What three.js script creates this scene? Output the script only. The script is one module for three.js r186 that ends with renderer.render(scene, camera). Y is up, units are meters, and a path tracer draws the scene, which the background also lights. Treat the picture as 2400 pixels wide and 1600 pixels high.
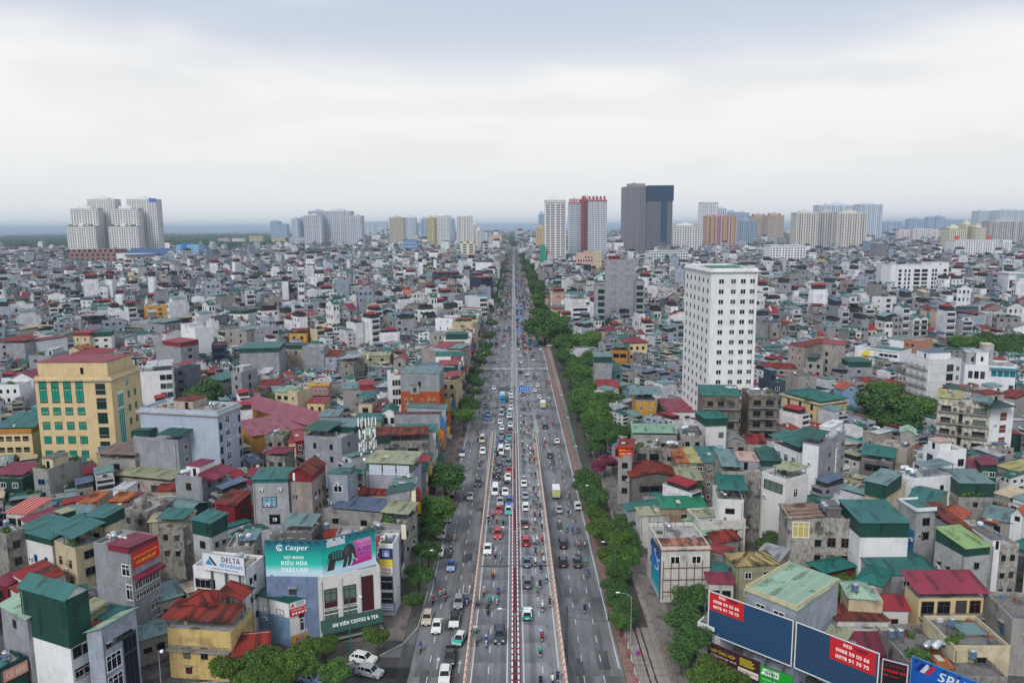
import * as THREE from 'three';
import { MarchingCubes } from 'three/addons/objects/MarchingCubes.js';
import { mergeGeometries } from 'three/addons/utils/BufferGeometryUtils.js';

// ------------------------------------------------------------------ camera, sky, sun, exposure
const scene = new THREE.Scene();
const camera = new THREE.PerspectiveCamera(2 * Math.atan(800 / 1770) * 180 / Math.PI, 1.5, 1, 40000);
camera.position.set(0.1, 72, 0);
camera.rotation.set(-8.61 * Math.PI / 180, 0.16 * Math.PI / 180, -0.37 * Math.PI / 180, 'YXZ');
scene.add(camera);

const renderer = new THREE.WebGLRenderer({ antialias: true });
renderer.toneMapping = THREE.LinearToneMapping;
renderer.toneMappingExposure = 1.38;
renderer.shadowMap.enabled = true;

function rng(seed) { let a = seed >>> 0; return () => { a = (a + 0x6D2B79F5) | 0; let t = Math.imul(a ^ (a >>> 15), 1 | a); t = (t + Math.imul(t ^ (t >>> 7), 61 | t)) ^ t; return ((t ^ (t >>> 14)) >>> 0) / 4294967296; }; }
const lerp = (a, b, t) => a + (b - a) * t, clamp = (x, a, b) => Math.min(b, Math.max(a, x)), smooth = (a, b, x) => { const t = clamp((x - a) / (b - a), 0, 1); return t * t * (3 - 2 * t); };
function lattice(seed) { const r = rng(seed), v = new Float32Array(65536); for (let i = 0; i < 65536; i++) v[i] = r(); return v; }
const LAT = lattice(7);
function vnoise(x, y, per = 256, off = 0) {   // tileable value noise
  const xi = Math.floor(x), yi = Math.floor(y), fx = x - xi, fy = y - yi, u = fx * fx * (3 - 2 * fx), v = fy * fy * (3 - 2 * fy);
  const m = (n) => ((n % per) + per) % per, g = (a, b) => LAT[((m(a) + off * 37) & 255) * 256 + ((m(b) + off * 91) & 255)];
  return lerp(lerp(g(xi, yi), g(xi + 1, yi), u), lerp(g(xi, yi + 1), g(xi + 1, yi + 1), u), v);
}
function fbm(x, y, oct = 4, per = 256, off = 0) { let s = 0, a = 0.5, n = 0; for (let i = 0; i < oct; i++) { s += a * vnoise(x, y, per, off + i); n += a; x *= 2; y *= 2; per *= 2; a *= 0.5; } return s / n; }

// an overcast sky: a computed cloud deck, white low down, blue-grey patches of thicker cloud higher up
{
  const w = 1024, h = 512, data = new Float32Array(w * h * 4);
  for (let j = 0; j < h; j++) {
    const el = ((j + 0.5) / h - 0.5) * Math.PI;
    for (let i = 0; i < w; i++) {
      const az = ((i + 0.5) / w) * Math.PI * 2, o = (j * w + i) * 4;
      const s = Math.max(Math.sin(el), 0) + 0.035, dx = Math.cos(el) * Math.cos(az) / s, dz = Math.cos(el) * Math.sin(az) / s;
      const n1 = fbm(dx * 0.42 + 40.2, dz * 0.42 + 11.6, 5, 256, 3), n2 = fbm(dx * 1.1 + 9.3, dz * 1.1 + 70.1, 4, 256, 9);
      const e = el * 180 / Math.PI;
      const thick = clamp(smooth(0.40, 0.62, n1 * 0.75 + n2 * 0.25 + smooth(7, 15, e) * 0.16 - smooth(20, 60, e) * 0.06) * smooth(7, 15.5, e), 0, 1);
      const veil = 1 - 0.05 * smooth(0.45, 0.7, n2) * smooth(1, 6, e);
      const low = smooth(9, 0, e);
      const c = [lerp(0.69, 0.63, low) * veil, lerp(0.69, 0.64, low) * veil, lerp(0.68, 0.645, low) * veil];
      const t = [0.40, 0.46, 0.56];
      for (let k = 0; k < 3; k++) data[o + k] = lerp(c[k], t[k], thick * 0.92) * (el < 0 ? 0.55 : 1);
      data[o + 3] = 1;
    }
  }
  const t = new THREE.DataTexture(data, w, h, THREE.RGBAFormat, THREE.FloatType);
  t.mapping = THREE.EquirectangularReflectionMapping; t.magFilter = THREE.LinearFilter; t.minFilter = THREE.LinearFilter; t.wrapS = THREE.RepeatWrapping; t.needsUpdate = true;
  scene.background = t; scene.environment = t;
}
const sun = new THREE.DirectionalLight(new THREE.Color(1, 0.97, 0.93), 1.5);
sun.position.set(-140, 300, 120); sun.target.position.set(0, 0, -200); sun.castShadow = true; sun.shadow.radius = 36;
Object.assign(sun.shadow.camera, { left: -400, right: 400, top: 400, bottom: -400, near: 1, far: 1500 });
scene.add(sun, sun.target);
scene.fog = new THREE.FogExp2(new THREE.Color(0.60, 0.75, 0.93), 0.0001);
// ------------------------------------------------------------------ names, labels, parts
const used = new Map();
function numbered(n) { const k = used.get(n) ?? 0; used.set(n, k + 1); return k ? n + '_' + String(k).padStart(3, '0') : n; }
const ORD1 = 'first second third fourth fifth sixth seventh eighth ninth tenth eleventh twelfth thirteenth fourteenth fifteenth sixteenth seventeenth eighteenth nineteenth'.split(' '), TENS = ['', '', 'twent', 'thirt', 'fort', 'fift', 'sixt', 'sevent', 'eight', 'ninet'];
const ordinal = (i) => i < 19 ? ORD1[i] : (i + 1) % 10 ? TENS[Math.floor((i + 1) / 10)] + 'y-' + ORD1[(i + 1) % 10 - 1] : TENS[(i + 1) / 10] + 'ieth';
function tag(o, label, category, group, kind) { if (label) o.userData.label = label; if (category) o.userData.category = category; if (group) o.userData.group = group; if (kind) o.userData.kind = kind; return o; }
function thing(name, label, category, x = 0, y = 0, z = 0, ry = 0, group) { const g = new THREE.Group(); g.name = numbered(name); g.position.set(x, y, z); g.rotation.y = ry; tag(g, label, category, group); scene.add(g); return g; }
function part(parent, name, geo, mat, x = 0, y = 0, z = 0) { const m = new THREE.Mesh(geo, mat); m.name = parent === scene ? numbered(name) : name; m.position.set(x, y, z); m.castShadow = m.receiveShadow = true; parent.add(m); return m; }

// ------------------------------------------------------------------ geometry builder
class MB {
  constructor() { this.p = []; this.n = []; this.u = []; this.c = null; this.col = null; }
  paint(c) { if (!this.c) { this.c = []; for (let i = 0; i < this.p.length / 3; i++) this.c.push(1, 1, 1); } this.col = c; return this; }
  tri(a, b, c, ua = [0, 0], ub = [1, 0], uc = [0, 1]) {
    const e = [b[0] - a[0], b[1] - a[1], b[2] - a[2]], f = [c[0] - a[0], c[1] - a[1], c[2] - a[2]];
    const n = [e[1] * f[2] - e[2] * f[1], e[2] * f[0] - e[0] * f[2], e[0] * f[1] - e[1] * f[0]], l = Math.hypot(...n) || 1;
    for (const [q, t] of [[a, ua], [b, ub], [c, uc]]) { this.p.push(q[0], q[1], q[2]); this.n.push(n[0] / l, n[1] / l, n[2] / l); this.u.push(t[0], t[1]); if (this.c) this.c.push(...this.col); }
  }
  quad(a, b, c, d, unit) {   // counter-clockwise from outside; uv in metres along a-b and up
    const w = Math.hypot(b[0] - a[0], b[1] - a[1], b[2] - a[2]), h = Math.hypot(d[0] - a[0], d[1] - a[1], d[2] - a[2]);
    const U = unit ? [[0, 0], [1, 0], [1, 1], [0, 1]] : [[0, 0], [w, 0], [w, h], [0, h]];
    this.tri(a, b, c, U[0], U[1], U[2]); this.tri(a, c, d, U[0], U[2], U[3]); return this;
  }
  hexa(b, t, bottom) {   // four bottom and four top corners, each counter-clockwise from above (front left, front right, back right, back left)
    for (let i = 0; i < 4; i++) { const j = (i + 1) % 4; this.quad(b[i], b[j], t[j], t[i]); }
    this.quad(t[0], t[1], t[2], t[3]); if (bottom) this.quad(b[3], b[2], b[1], b[0]); return this;
  }
  box(x0, x1, y0, y1, z0, z1, bottom) { const r = (y) => [[x0, y, z1], [x1, y, z1], [x1, y, z0], [x0, y, z0]]; return this.hexa(r(y0), r(y1), bottom); }
  cyl(x, z, r, y0, y1, seg = 8, r1 = r) {
    for (let i = 0; i < seg; i++) { const a = i / seg * 6.2832, b = (i + 1) / seg * 6.2832, P = (t, q, y) => [x + Math.cos(t) * q, y, z - Math.sin(t) * q]; this.quad(P(a, r, y0), P(b, r, y0), P(b, r1, y1), P(a, r1, y1)); this.tri([x, y1, z], P(a, r1, y1), P(b, r1, y1)); }
    return this;
  }
  bar(a, b, t = 0.05) { const A = new THREE.Vector3(...a), B = new THREE.Vector3(...b), d = B.clone().sub(A).normalize(), s = new THREE.Vector3(0, 1, 0); if (Math.abs(d.y) > 0.9) s.set(1, 0, 0); const u = s.clone().cross(d).normalize().multiplyScalar(t), v = d.clone().cross(u).normalize().multiplyScalar(t); const c = (P, i, j) => [P.x + u.x * i + v.x * j, P.y + u.y * i + v.y * j, P.z + u.z * i + v.z * j]; const q = [[-1, -1], [1, -1], [1, 1], [-1, 1]]; for (let i = 0; i < 4; i++) { const j = (i + 1) % 4; this.quad(c(A, ...q[i]), c(A, ...q[j]), c(B, ...q[j]), c(B, ...q[i])); } return this; }
  geo() {
    const g = new THREE.BufferGeometry();
    g.setAttribute('position', new THREE.Float32BufferAttribute(this.p, 3)); g.setAttribute('normal', new THREE.Float32BufferAttribute(this.n, 3)); g.setAttribute('uv', new THREE.Float32BufferAttribute(this.u, 2));
    if (this.c) g.setAttribute('color', new THREE.Float32BufferAttribute(this.c, 3));
    return g;
  }
}
const boxGeo = (x0, x1, y0, y1, z0, z1, b) => new MB().box(x0, x1, y0, y1, z0, z1, b).geo();

// ------------------------------------------------------------------ textures and materials
function grey(n, f, metres, aspect = 1) {   // greyscale tile: f(u, v) in 0..1 -> 0..1
  const h = n / aspect, d = new Uint8Array(n * h * 4);
  for (let j = 0; j < h; j++) for (let i = 0; i < n; i++) { let c = f(i / n, j / h); if (typeof c === 'number') c = [c, c, c]; const o = (j * n + i) * 4; for (let k = 0; k < 3; k++) d[o + k] = clamp(c[k], 0, 1) * 255; d[o + 3] = 255; }
  const t = new THREE.DataTexture(d, n, h); t.wrapS = t.wrapT = THREE.RepeatWrapping; t.magFilter = THREE.LinearFilter; t.minFilter = THREE.LinearMipmapLinearFilter; t.colorSpace = THREE.SRGBColorSpace; t.repeat.set(1 / metres, 1 / (metres / aspect)); t.needsUpdate = true; return t;
}
const TX = {
  clean: grey(256, (u, v) => 0.97 + 0.04 * fbm(u * 6, v * 6, 4, 6, 1) - 0.2 * Math.pow(fbm(u * 26, v * 5, 4, 26, 2), 2.6) - 0.1 * smooth(0.5, 0.7, fbm(u * 3, v * 3, 5, 3, 5)) - 0.05 * (fbm(u * 4, v * 2, 2, 4, 15) > 0.56 ? 1 : 0), 11),
  dirty: grey(256, (u, v) => { const s = Math.pow(fbm(u * 28, v * 4, 4, 28, 4), 2.2), b = fbm(u * 4, v * 4, 5, 4, 6); const k = 1 - 0.2 * s - 0.2 * smooth(0.45, 0.75, b) + 0.05 * fbm(u * 40, v * 40, 2, 40, 8); return [k, k * 0.992, k * 0.98]; }, 9),
  grim: grey(256, (u, v) => { const s = fbm(u * 30, v * 8, 5, 30, 14), b = fbm(u * 4, v * 4, 6, 4, 16); const t = fbm(u * 60, v * 9, 3, 60, 18), k = 1.0 - 0.22 * smooth(0.42, 0.75, s) - 0.38 * smooth(0.45, 0.72, b) - 0.1 * smooth(0.45, 0.7, t); return [k, k * 0.993, k * 0.985]; }, 8),
  tin: grey(256, (u, v) => { const sheet = Math.floor(u * 8); const k = 0.88 + 0.12 * LAT[sheet * 31 + 5] - 0.3 * smooth(0.48, 0.75, fbm(u * 6, v * 4, 5, 6, 3)) - ((u * 8) % 1 < 0.04 ? 0.12 : 0); return k; }, 8),
  rust: grey(256, (u, v) => { const r = fbm(u * 10, v * 4, 5, 10, 21), q = LAT[Math.floor(u * 8) * 77 + 9]; const k = 0.72 + 0.3 * q - 0.4 * smooth(0.42, 0.7, r); return [k, k * 0.88, k * 0.82]; }, 8),
  stripe: grey(128, (u, v) => { const k = (u * 4) % 1 < 0.3 ? [1, 1, 1] : [0.72, 0.32, 0.3]; return k; }, 4),
  rib: grey(64, (u) => 0.5 + 0.5 * Math.cos(u * 6.2832 * 4), 1),
  asphalt: grey(512, (u, v) => { const a = fbm(u * 5, v * 5, 5, 5, 11), f = fbm(u * 70, v * 70, 2, 70, 12), l = fbm(u * 20, v * 2, 4, 20, 13), lane = 0.5 + 0.5 * Math.cos(u * 6.2832 * 8); return 0.8 + 0.22 * a + 0.08 * (f - 0.5) - 0.2 * smooth(0.48, 0.75, l) - 0.05 * lane; }, 26.4),
  slab: grey(256, (u, v) => { const b = fbm(u * 4, v * 4, 5, 4, 26), f = fbm(u * 30, v * 30, 3, 30, 27); return 1 - 0.4 * smooth(0.4, 0.75, b) - 0.2 * smooth(0.5, 0.8, f); }, 9),
  land: grey(512, (u, v) => { const a = fbm(u * 6, v * 6, 5, 6, 31), b = fbm(u * 40, v * 40, 3, 40, 32); const g = smooth(0.42, 0.6, a); return [lerp(0.62, 0.36, g) + (b - 0.5) * 0.3, lerp(0.62, 0.45, g) + (b - 0.5) * 0.3, lerp(0.62, 0.33, g) + (b - 0.5) * 0.3]; }, 900),
  bark: grey(64, (u, v) => 0.7 + 0.3 * fbm(u * 12, v * 4, 3, 12, 41), 1),
};
TX.soft = grey(256, (u, v) => 0.98 - 0.1 * Math.pow(fbm(u * 24, v * 3, 4, 24, 44), 2.4) - 0.05 * smooth(0.5, 0.75, fbm(u * 5, v * 5, 4, 5, 45)), 12);
const WALL = { bluegrey: '#a2a6ae', paleblue: '#acb6c6', flatblue: '#b9c6da', white: '#e2e4e8', offwhite: '#d6d6d6', greywhite: '#cfd2d6', greylight: '#b7babf', dirtywhite: '#c6c5c3 d', cream: '#dccfae', dirtycream: '#cabd9e d', yellow: '#d8bd80 d', yellowc: '#e6cf9f', ochre: '#c08a3a', ochre2: '#dba650', beige: '#b5aca0 d', greige: '#aba39d', conc: '#a09f9e d', dconc: '#706e6d d', oldconc: '#9b9893 g', stained: '#b4b1ac g', staincream: '#dcd8cc g', grimy: '#857c72 g', streaked: '#aaa7a3 g', dgreen: '#10483f', lgreenw: '#86a07e', tealw: '#5fa9a4', olivew: '#a3a384 d', maroonw: '#84202c', slatew: '#6f7884', slatebluew: '#44536a', navyw: '#2a3850', lavender: '#b2b5c4', steelblue: '#7f93b8', skybluew: '#85aed2', pink: '#c58f8f', pinkw: '#dcbcaf', salmon: '#c08c74', orangeb: '#b9552a', tan: '#a18c76 d', greymetal: '#9ea4a9', red: '#b23a34', pale: '#c6c9cd', brown: '#7c6a64', blue: '#2b7fc0', navy: '#1c2f52', sky: '#6ea7d6', towerwhite: '#e3e3e4', officegrey: '#a5a7ae', pinkr: '#c9a59b', turq: '#3aa3b0', teal: '#1c6d66', green: '#17685c', black: '#22252a' };
const TIN = { teal: '#2f716f', teal2: '#107068', green: '#17584e', dgreen: '#0c3f38', brightgreen: '#128463', lgreen: '#86b094', pgreen: '#9fc0a8', lime: '#8eb070', olive: '#a0a484', olive2: '#b0a86a', slate: '#6d8c8e', slateblue: '#5b6d88', red: '#8f3229 r', red2: '#99262f', red3: '#a44344', crimson: '#852440', crimson2: '#963046', crimson3: '#741d3a', maroon: '#7b2434', mauve: '#9d5264', redstripe: '#e0a090 s', rust: '#7a382a r', rustred: '#8a2f2a r', rustpale: '#b08a7c r', rustgreen: '#a8ab7c r', orange: '#ad7038 r', orange2: '#b5512e', salmonr: '#c76a58', brown: '#84706c', greybrown: '#948a82 r', greymetal: '#a3a8ab', beige: '#b9a98e', ochre: '#c09a3c', white: '#e4e6e8', pale: '#c3c8cc', tealdark: '#0f5a52', blue: '#2b7fc0', sky: '#3f97d0', salmon: '#c9a59b', glassroof: '#8fb9b6', turq: '#46b6c4', cream: '#d8cba8', conc: '#9a9691', dconc: '#6b6866', pinkr: '#c9a59b', lgreenw: '#86a07e' };
const cache = new Map();
function mat(key, make) { if (!cache.has(key)) { const m = make(); m.name = key.replace(/[^a-z0-9]+/gi, '_'); cache.set(key, m); } return cache.get(key); }
const std = (o) => new THREE.MeshStandardMaterial({ roughness: 0.85, ...o });
const hexOf = (s) => new THREE.Color(s.split(' ')[0]);
const W = (n) => mat('wall ' + n, () => { const s = WALL[n] ?? TIN[n]; if (!s) throw new Error('wall ' + n); const k = s.split(' ')[1]; return std({ color: hexOf(s).multiplyScalar(/white/.test(n) ? 1 : 0.84), map: k === 'g' ? TX.grim : k === 'd' ? TX.dirty : /^(tower|grey)?white$|yellowc|flatblue|offwhite/.test(n) ? TX.soft : TX.clean, roughness: 0.9 }); });
const R = (n) => mat('roof ' + n, () => { const s = TIN[n] ?? WALL[n]; if (!s) throw new Error('roof ' + n); const k = s.split(' ')[1]; return std({ color: hexOf(s).multiplyScalar(0.9), map: k === 'r' ? TX.rust : k === 's' ? TX.stripe : TX.tin, bumpMap: TX.rib, bumpScale: 0.03, roughness: k === 'r' ? 0.85 : 0.55, metalness: 0.05 }); });
const SLAB = (n) => mat('slab ' + n, () => std({ color: hexOf(WALL[n] ?? TIN[n]), map: TX.slab, roughness: 0.95 }));
const P = (hex, rough = 0.6, metal = 0) => mat('paint ' + hex + rough + metal, () => std({ color: new THREE.Color(hex), roughness: rough, metalness: metal }));
const GLASS = { dark: ['#10151a', 0.12], navy: ['#121c2e', 0.1], emerald: ['#0f8a76', 0.2], shade: ['#2a2f36', 0.6], dkgreen: ['#0b332f', 0.12], sky: ['#7faac0', 0.2], curtain: ['#5c6f66', 0.35], maroon: ['#431a20', 0.5], mix: ['#39434c', 0.25], yellow: ['#b5a860', 0.7], rust: ['#7d2b20', 0.7], pale: ['#b9c6d6', 0.3], turq: ['#1a6f80', 0.15], lit: ['#3a4048', 0.2] };
const G = (n) => mat('glass ' + n, () => new THREE.MeshPhysicalMaterial({ color: new THREE.Color(GLASS[n][0]), roughness: GLASS[n][1] + 0.12, specularIntensity: 0.6 }));
const FRAME = { wh: '#dcdee0', dk: '#33373b', br: '#5a3a2a', cr: '#d8c9a0', blue: '#2f6fa8' };
const STEEL = P('#c2c8cc', 0.28, 0.85), DARK = P('#1b1d20', 0.7), POSTM = P('#5f6a6a', 0.6, 0.3);

// shared unit shapes for windows: pane 1 x 1, frame ring with one mullion and one transom
const PANE = boxGeo(-0.5, 0.5, -0.5, 0.5, -0.06, 0.03), PANE2 = boxGeo(-0.5, 0.5, -0.5, 0.5, -0.06, 0.06);
const ringGeo = (t, m, tr) => { const g = new MB(); g.box(-0.5, 0.5, 0.5 - t, 0.5, 0, 0.08, 1).box(-0.5, 0.5, -0.5, -0.5 + t, 0, 0.11, 1).box(-0.5, -0.5 + t, -0.5 + t, 0.5 - t, 0, 0.08).box(0.5 - t, 0.5, -0.5 + t, 0.5 - t, 0, 0.08); if (m) for (let i = 1; i < m; i++) { const x = -0.5 + i / m; g.box(x - t * 0.35, x + t * 0.35, -0.5 + t, 0.5 - t, 0, 0.065); } if (tr) g.box(-0.5 + t, 0.5 - t, tr - t * 0.35, tr + t * 0.35, 0, 0.06, 1); return g.geo(); };
const RING = [ringGeo(0.08, 2, 0), ringGeo(0.07, 2, 0.18), ringGeo(0.05, 3, 0.2)];

// ------------------------------------------------------------------ houses
const foot = [];          // footprints: [x, z, cos, sin, half width, half depth]
const TANKS = [], SHORT = (s) => s.split(' ').slice(0, 7).join(' ');
const hr = rng(2024);
function opts(tok) { const o = {}; for (const t of tok) { const i = t.indexOf('='); if (i > 0) { const k = t.slice(0, i), v = t.slice(i + 1); o[k] = /^[-.\d,]+$/.test(v) ? (v.includes(',') ? v.split(',').map(Number) : +v) : v; } } return o; }
function faceFrame(f, w, d) { return f === 'F' ? { ry: 0, L: w, at: (s) => [s, d / 2] } : f === 'R' ? { ry: Math.PI / 2, L: d, at: (s) => [w / 2, -s] } : f === 'L' ? { ry: -Math.PI / 2, L: d, at: (s) => [-w / 2, s] } : { ry: Math.PI, L: w, at: (s) => [-s, -d / 2] }; }
function slab(g, c, t = 0.07) { g.hexa(c.map((q) => [q[0], q[1] - t, q[2]]), c, true); }
function house(label, cat, x, z, rot, w, d, h, wall, roofs = 'flat', wins = '', near = true) {
  const root = thing(cat.replace(/ /g, '_'), label, cat, x, 0, z, rot);
  foot.push([x, z, Math.cos(rot), Math.sin(rot), w / 2, d / 2]);
  const X = (u) => (u - 0.5) * w, Z = (v) => (0.5 - v) * d, dist = Math.hypot(x, z);
  part(root, 'wall', boxGeo(-w / 2, w / 2, 0, h, -d / 2, d / 2), W(wall));
  let covered = false;
  const toks = roofs.split(';').map((s) => s.trim().split(/\s+/));
  for (const t of toks) if (/shed|gable|hip/.test(t[0])) { const o = opts(t); if (!(o.u || o.v) && (o.r ?? 0.2) < 0.9) covered = true; }
  for (const t of toks) {
    const k = t[0], col = t[1], o = opts(t), u = o.u ?? [0, 1], v = o.v ?? [0, 1];
    if (k === 'flat') {
      const p = 0.18, hp = 0.75; const g = new MB();
      g.box(-w / 2 - 0.02, w / 2 + 0.02, h, h + hp, d / 2 - p, d / 2 + 0.02).box(-w / 2 - 0.02, w / 2 + 0.02, h, h + hp, -d / 2 - 0.02, -d / 2 + p).box(-w / 2 - 0.02, -w / 2 + p, h, h + hp, -d / 2 + p, d / 2 - p).box(w / 2 - p, w / 2 + 0.02, h, h + hp, -d / 2 + p, d / 2 - p);
      part(root, 'parapet', g.geo(), W(wall));
      part(root, 'roof', boxGeo(-w / 2 + p, w / 2 - p, h - 0.1, h + 0.05, -d / 2 + p, d / 2 - p), SLAB(o.col ?? 'conc'));
    } else if (k === 'shed' || k === 'gable' || k === 'hip') {
      const r = o.r ?? 0.2, s = o.s ?? 0.6, ov = o.o ?? 0.35, dir = o.dir ?? 'f', y = h + r;
      const x0 = X(u[0]) - ov, x1 = X(u[1]) + ov, z1 = Z(v[0]) + ov, z0 = Z(v[1]) - ov, xm = (x0 + x1) / 2, zm = (z0 + z1) / 2;
      const g = new MB();
      let yc = [y, y, y, y];    // corner heights: front left, front right, back right, back left
      if (k === 'shed') {
        yc = dir === 'f' ? [y, y, y + s, y + s] : dir === 'b' ? [y + s, y + s, y, y] : dir === 'l' ? [y, y + s, y + s, y] : [y + s, y, y, y + s];
        const c = [[x0, yc[0], z1], [x1, yc[1], z1], [x1, yc[2], z0], [x0, yc[3], z0]];
        slab(g, dir === 'l' || dir === 'r' ? [c[1], c[2], c[3], c[0]] : c);
      } else if (k === 'gable') {
        if ((o.ax ?? 'w') === 'w') { slab(g, [[x0, y, z1], [x1, y, z1], [x1, y + s, zm], [x0, y + s, zm]]); slab(g, [[x1, y, z0], [x0, y, z0], [x0, y + s, zm], [x1, y + s, zm]]); }
        else { slab(g, [[x1, y, z1], [x1, y, z0], [xm, y + s, z0], [xm, y + s, z1]]); slab(g, [[x0, y, z0], [x0, y, z1], [xm, y + s, z1], [xm, y + s, z0]]); }
        const e = new MB(), q = ov + 0.03;
        if ((o.ax ?? 'w') === 'w') for (const [xx, f] of [[x1 - q, 1], [x0 + q, -1]]) { const a = [xx, h - 0.05, z1 - ov], b = [xx, h - 0.05, z0 + ov], a2 = [xx, y, z1 - ov], b2 = [xx, y, z0 + ov], m = [xx, y + s - 0.08, zm]; if (f > 0) { e.quad(a, b, b2, a2); e.tri(a2, b2, m); } else { e.quad(b, a, a2, b2); e.tri(b2, a2, m); } }
        else for (const [zz, f] of [[z1 - q, 1], [z0 + q, -1]]) { const a = [x0 + ov, h - 0.05, zz], b = [x1 - ov, h - 0.05, zz], a2 = [x0 + ov, y, zz], b2 = [x1 - ov, y, zz], m = [xm, y + s - 0.08, zz]; if (f > 0) { e.quad(a, b, b2, a2); e.tri(a2, b2, m); } else { e.quad(b, a, a2, b2); e.tri(b2, a2, m); } }
        part(root, 'gable_wall', e.geo(), W(typeof o.sk === 'string' && o.sk ? o.sk : wall));
      } else {
        const L = x1 - x0, D = z1 - z0, q = Math.min(L, D) / 2, a = L > D ? [[x0 + q, y + s, zm], [x1 - q, y + s, zm]] : [[xm, y + s, z1 - q], [xm, y + s, z0 + q]];
        const c = [[x0, y, z1], [x1, y, z1], [x1, y, z0], [x0, y, z0]];
        if (L > D) { g.quad(c[0], c[1], a[1], a[0]); g.tri(c[1], c[2], a[1], [0, 0], [D, 0], [D / 2, q]); g.quad(c[2], c[3], a[0], a[1]); g.tri(c[3], c[0], a[0], [0, 0], [D, 0], [D / 2, q]); }
        else { g.tri(c[0], c[1], a[0], [0, 0], [L, 0], [L / 2, q]); g.quad(c[1], c[2], a[1], a[0]); g.tri(c[2], c[3], a[1], [0, 0], [L, 0], [L / 2, q]); g.quad(c[3], c[0], a[0], a[1]); }
        const e = 0.12; g.quad([x0, y - e, z1], [x1, y - e, z1], c[1], c[0]); g.quad([x1, y - e, z1], [x1, y - e, z0], c[2], c[1]); g.quad([x1, y - e, z0], [x0, y - e, z0], c[3], c[2]); g.quad([x0, y - e, z0], [x0, y - e, z1], c[0], c[3]); g.quad([x0, y - e, z0], [x1, y - e, z0], [x1, y - e, z1], [x0, y - e, z1]);
        const rg = new MB(); rg.bar(a[0], a[1], 0.09); for (const [i, j] of L > D ? [[0, 0], [3, 0], [1, 1], [2, 1]] : [[0, 0], [1, 0], [2, 1], [3, 1]]) rg.bar(c[i], a[j], 0.08);
        part(root, 'ridge_cap', rg.geo(), R(col));
      }
      const roof = part(root, 'roof', g.geo(), R(col));
      if (typeof o.sk === 'string' && o.sk) {
        const q = Math.min(ov, 0.3) + 0.02, e = new MB(), b = Math.min(h - 0.04, y - 0.3), a0 = x0 + q, a1 = x1 - q, c1 = z1 - q, c0 = z0 + q, T = yc.map((t) => t - 0.08);
        e.quad([a0, b, c1], [a1, b, c1], [a1, T[1], c1], [a0, T[0], c1]).quad([a1, b, c1], [a1, b, c0], [a1, T[2], c0], [a1, T[1], c1]).quad([a1, b, c0], [a0, b, c0], [a0, T[3], c0], [a1, T[2], c0]).quad([a0, b, c0], [a0, b, c1], [a0, T[0], c1], [a0, T[3], c0]);
        part(root, 'cladding', e.geo(), mat('clad ' + o.sk, () => std({ color: hexOf(WALL[o.sk] ?? TIN[o.sk]), map: TX.tin, bumpMap: TX.rib, bumpScale: 0.02, roughness: 0.6 })));
      } else if (k === 'shed' && r < 0.9) {      // close the wedge between wall top and sloping sheet
        const e = new MB(), a0 = Math.max(x0 + ov, -w / 2), a1 = Math.min(x1 - ov, w / 2), c1 = Math.min(z1 - ov, d / 2), c0 = Math.max(z0 + ov, -d / 2), q = 0.03, T = yc.map((t) => t - 0.09), b = h - 0.05;
        if (a1 > a0 && c1 > c0) { e.quad([a0 + q, b, c1 - q], [a1 - q, b, c1 - q], [a1 - q, T[1], c1 - q], [a0 + q, T[0], c1 - q]).quad([a1 - q, b, c1 - q], [a1 - q, b, c0 + q], [a1 - q, T[2], c0 + q], [a1 - q, T[1], c1 - q]).quad([a1 - q, b, c0 + q], [a0 + q, b, c0 + q], [a0 + q, T[3], c0 + q], [a1 - q, T[2], c0 + q]).quad([a0 + q, b, c0 + q], [a0 + q, b, c1 - q], [a0 + q, T[0], c1 - q], [a0 + q, T[3], c0 + q]); part(root, 'gable_wall', e.geo(), W(wall)); }
      } else if (r >= 0.9) {
        const nx = Math.max(1, Math.round((x1 - x0) / 4)), pg = boxGeo(-0.06, 0.06, 0, 1, -0.06, 0.06);
        for (let i = 0; i <= nx; i++) for (const b of [0, 1]) { const tx = i / nx, xx = lerp(x0 + ov + 0.1, x1 - ov - 0.1, tx), zz = b ? z0 + ov + 0.1 : z1 - ov - 0.1; if (Math.abs(xx) > w / 2 + 0.1 || Math.abs(zz) > d / 2 + 0.1) continue; const yt = lerp(lerp(yc[0], yc[1], tx), lerp(yc[3], yc[2], tx), b) - 0.05; part(root, 'post', pg, POSTM, xx, h, zz).scale.y = Math.max(0.2, yt - h); }
      }
      if (near && dist < 240 && k === 'shed' && hr() < 0.12 && !o.sk) part(roof, 'skylight', boxGeo(-0.5, 0.5, 0, 0.03, -0.8, 0.8), P('#aeb39c', 0.4), lerp(x0, x1, 0.3 + 0.4 * hr()), lerp(yc[0], yc[2], 0.5) + 0.05, zm).rotation.x = dir === 'f' ? Math.atan2(s, z1 - z0) : 0;
    } else if (k === 'pent') {
      const x0 = X(u[0]), x1 = X(u[1]), z1 = Z(v[0]), z0 = Z(v[1]), e = o.h ?? 2.4, b = Math.abs(u[0]) < 1 && u[1] <= 1.001 && u[0] >= -0.001 && v[0] >= -0.001 && v[1] <= 1.001 ? h : 0;
      const pr = part(root, 'roof_room', boxGeo(x0, x1, b ? h - 0.02 : 0.1, h + e, z0, z1), W(col));
      part(pr, 'roof', boxGeo(x0 - 0.2, x1 + 0.2, h + e, h + e + 0.14, z0 - 0.2, z1 + 0.2, 1), TIN[o.cap] ? R(o.cap) : SLAB(o.cap ?? 'conc'));
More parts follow.
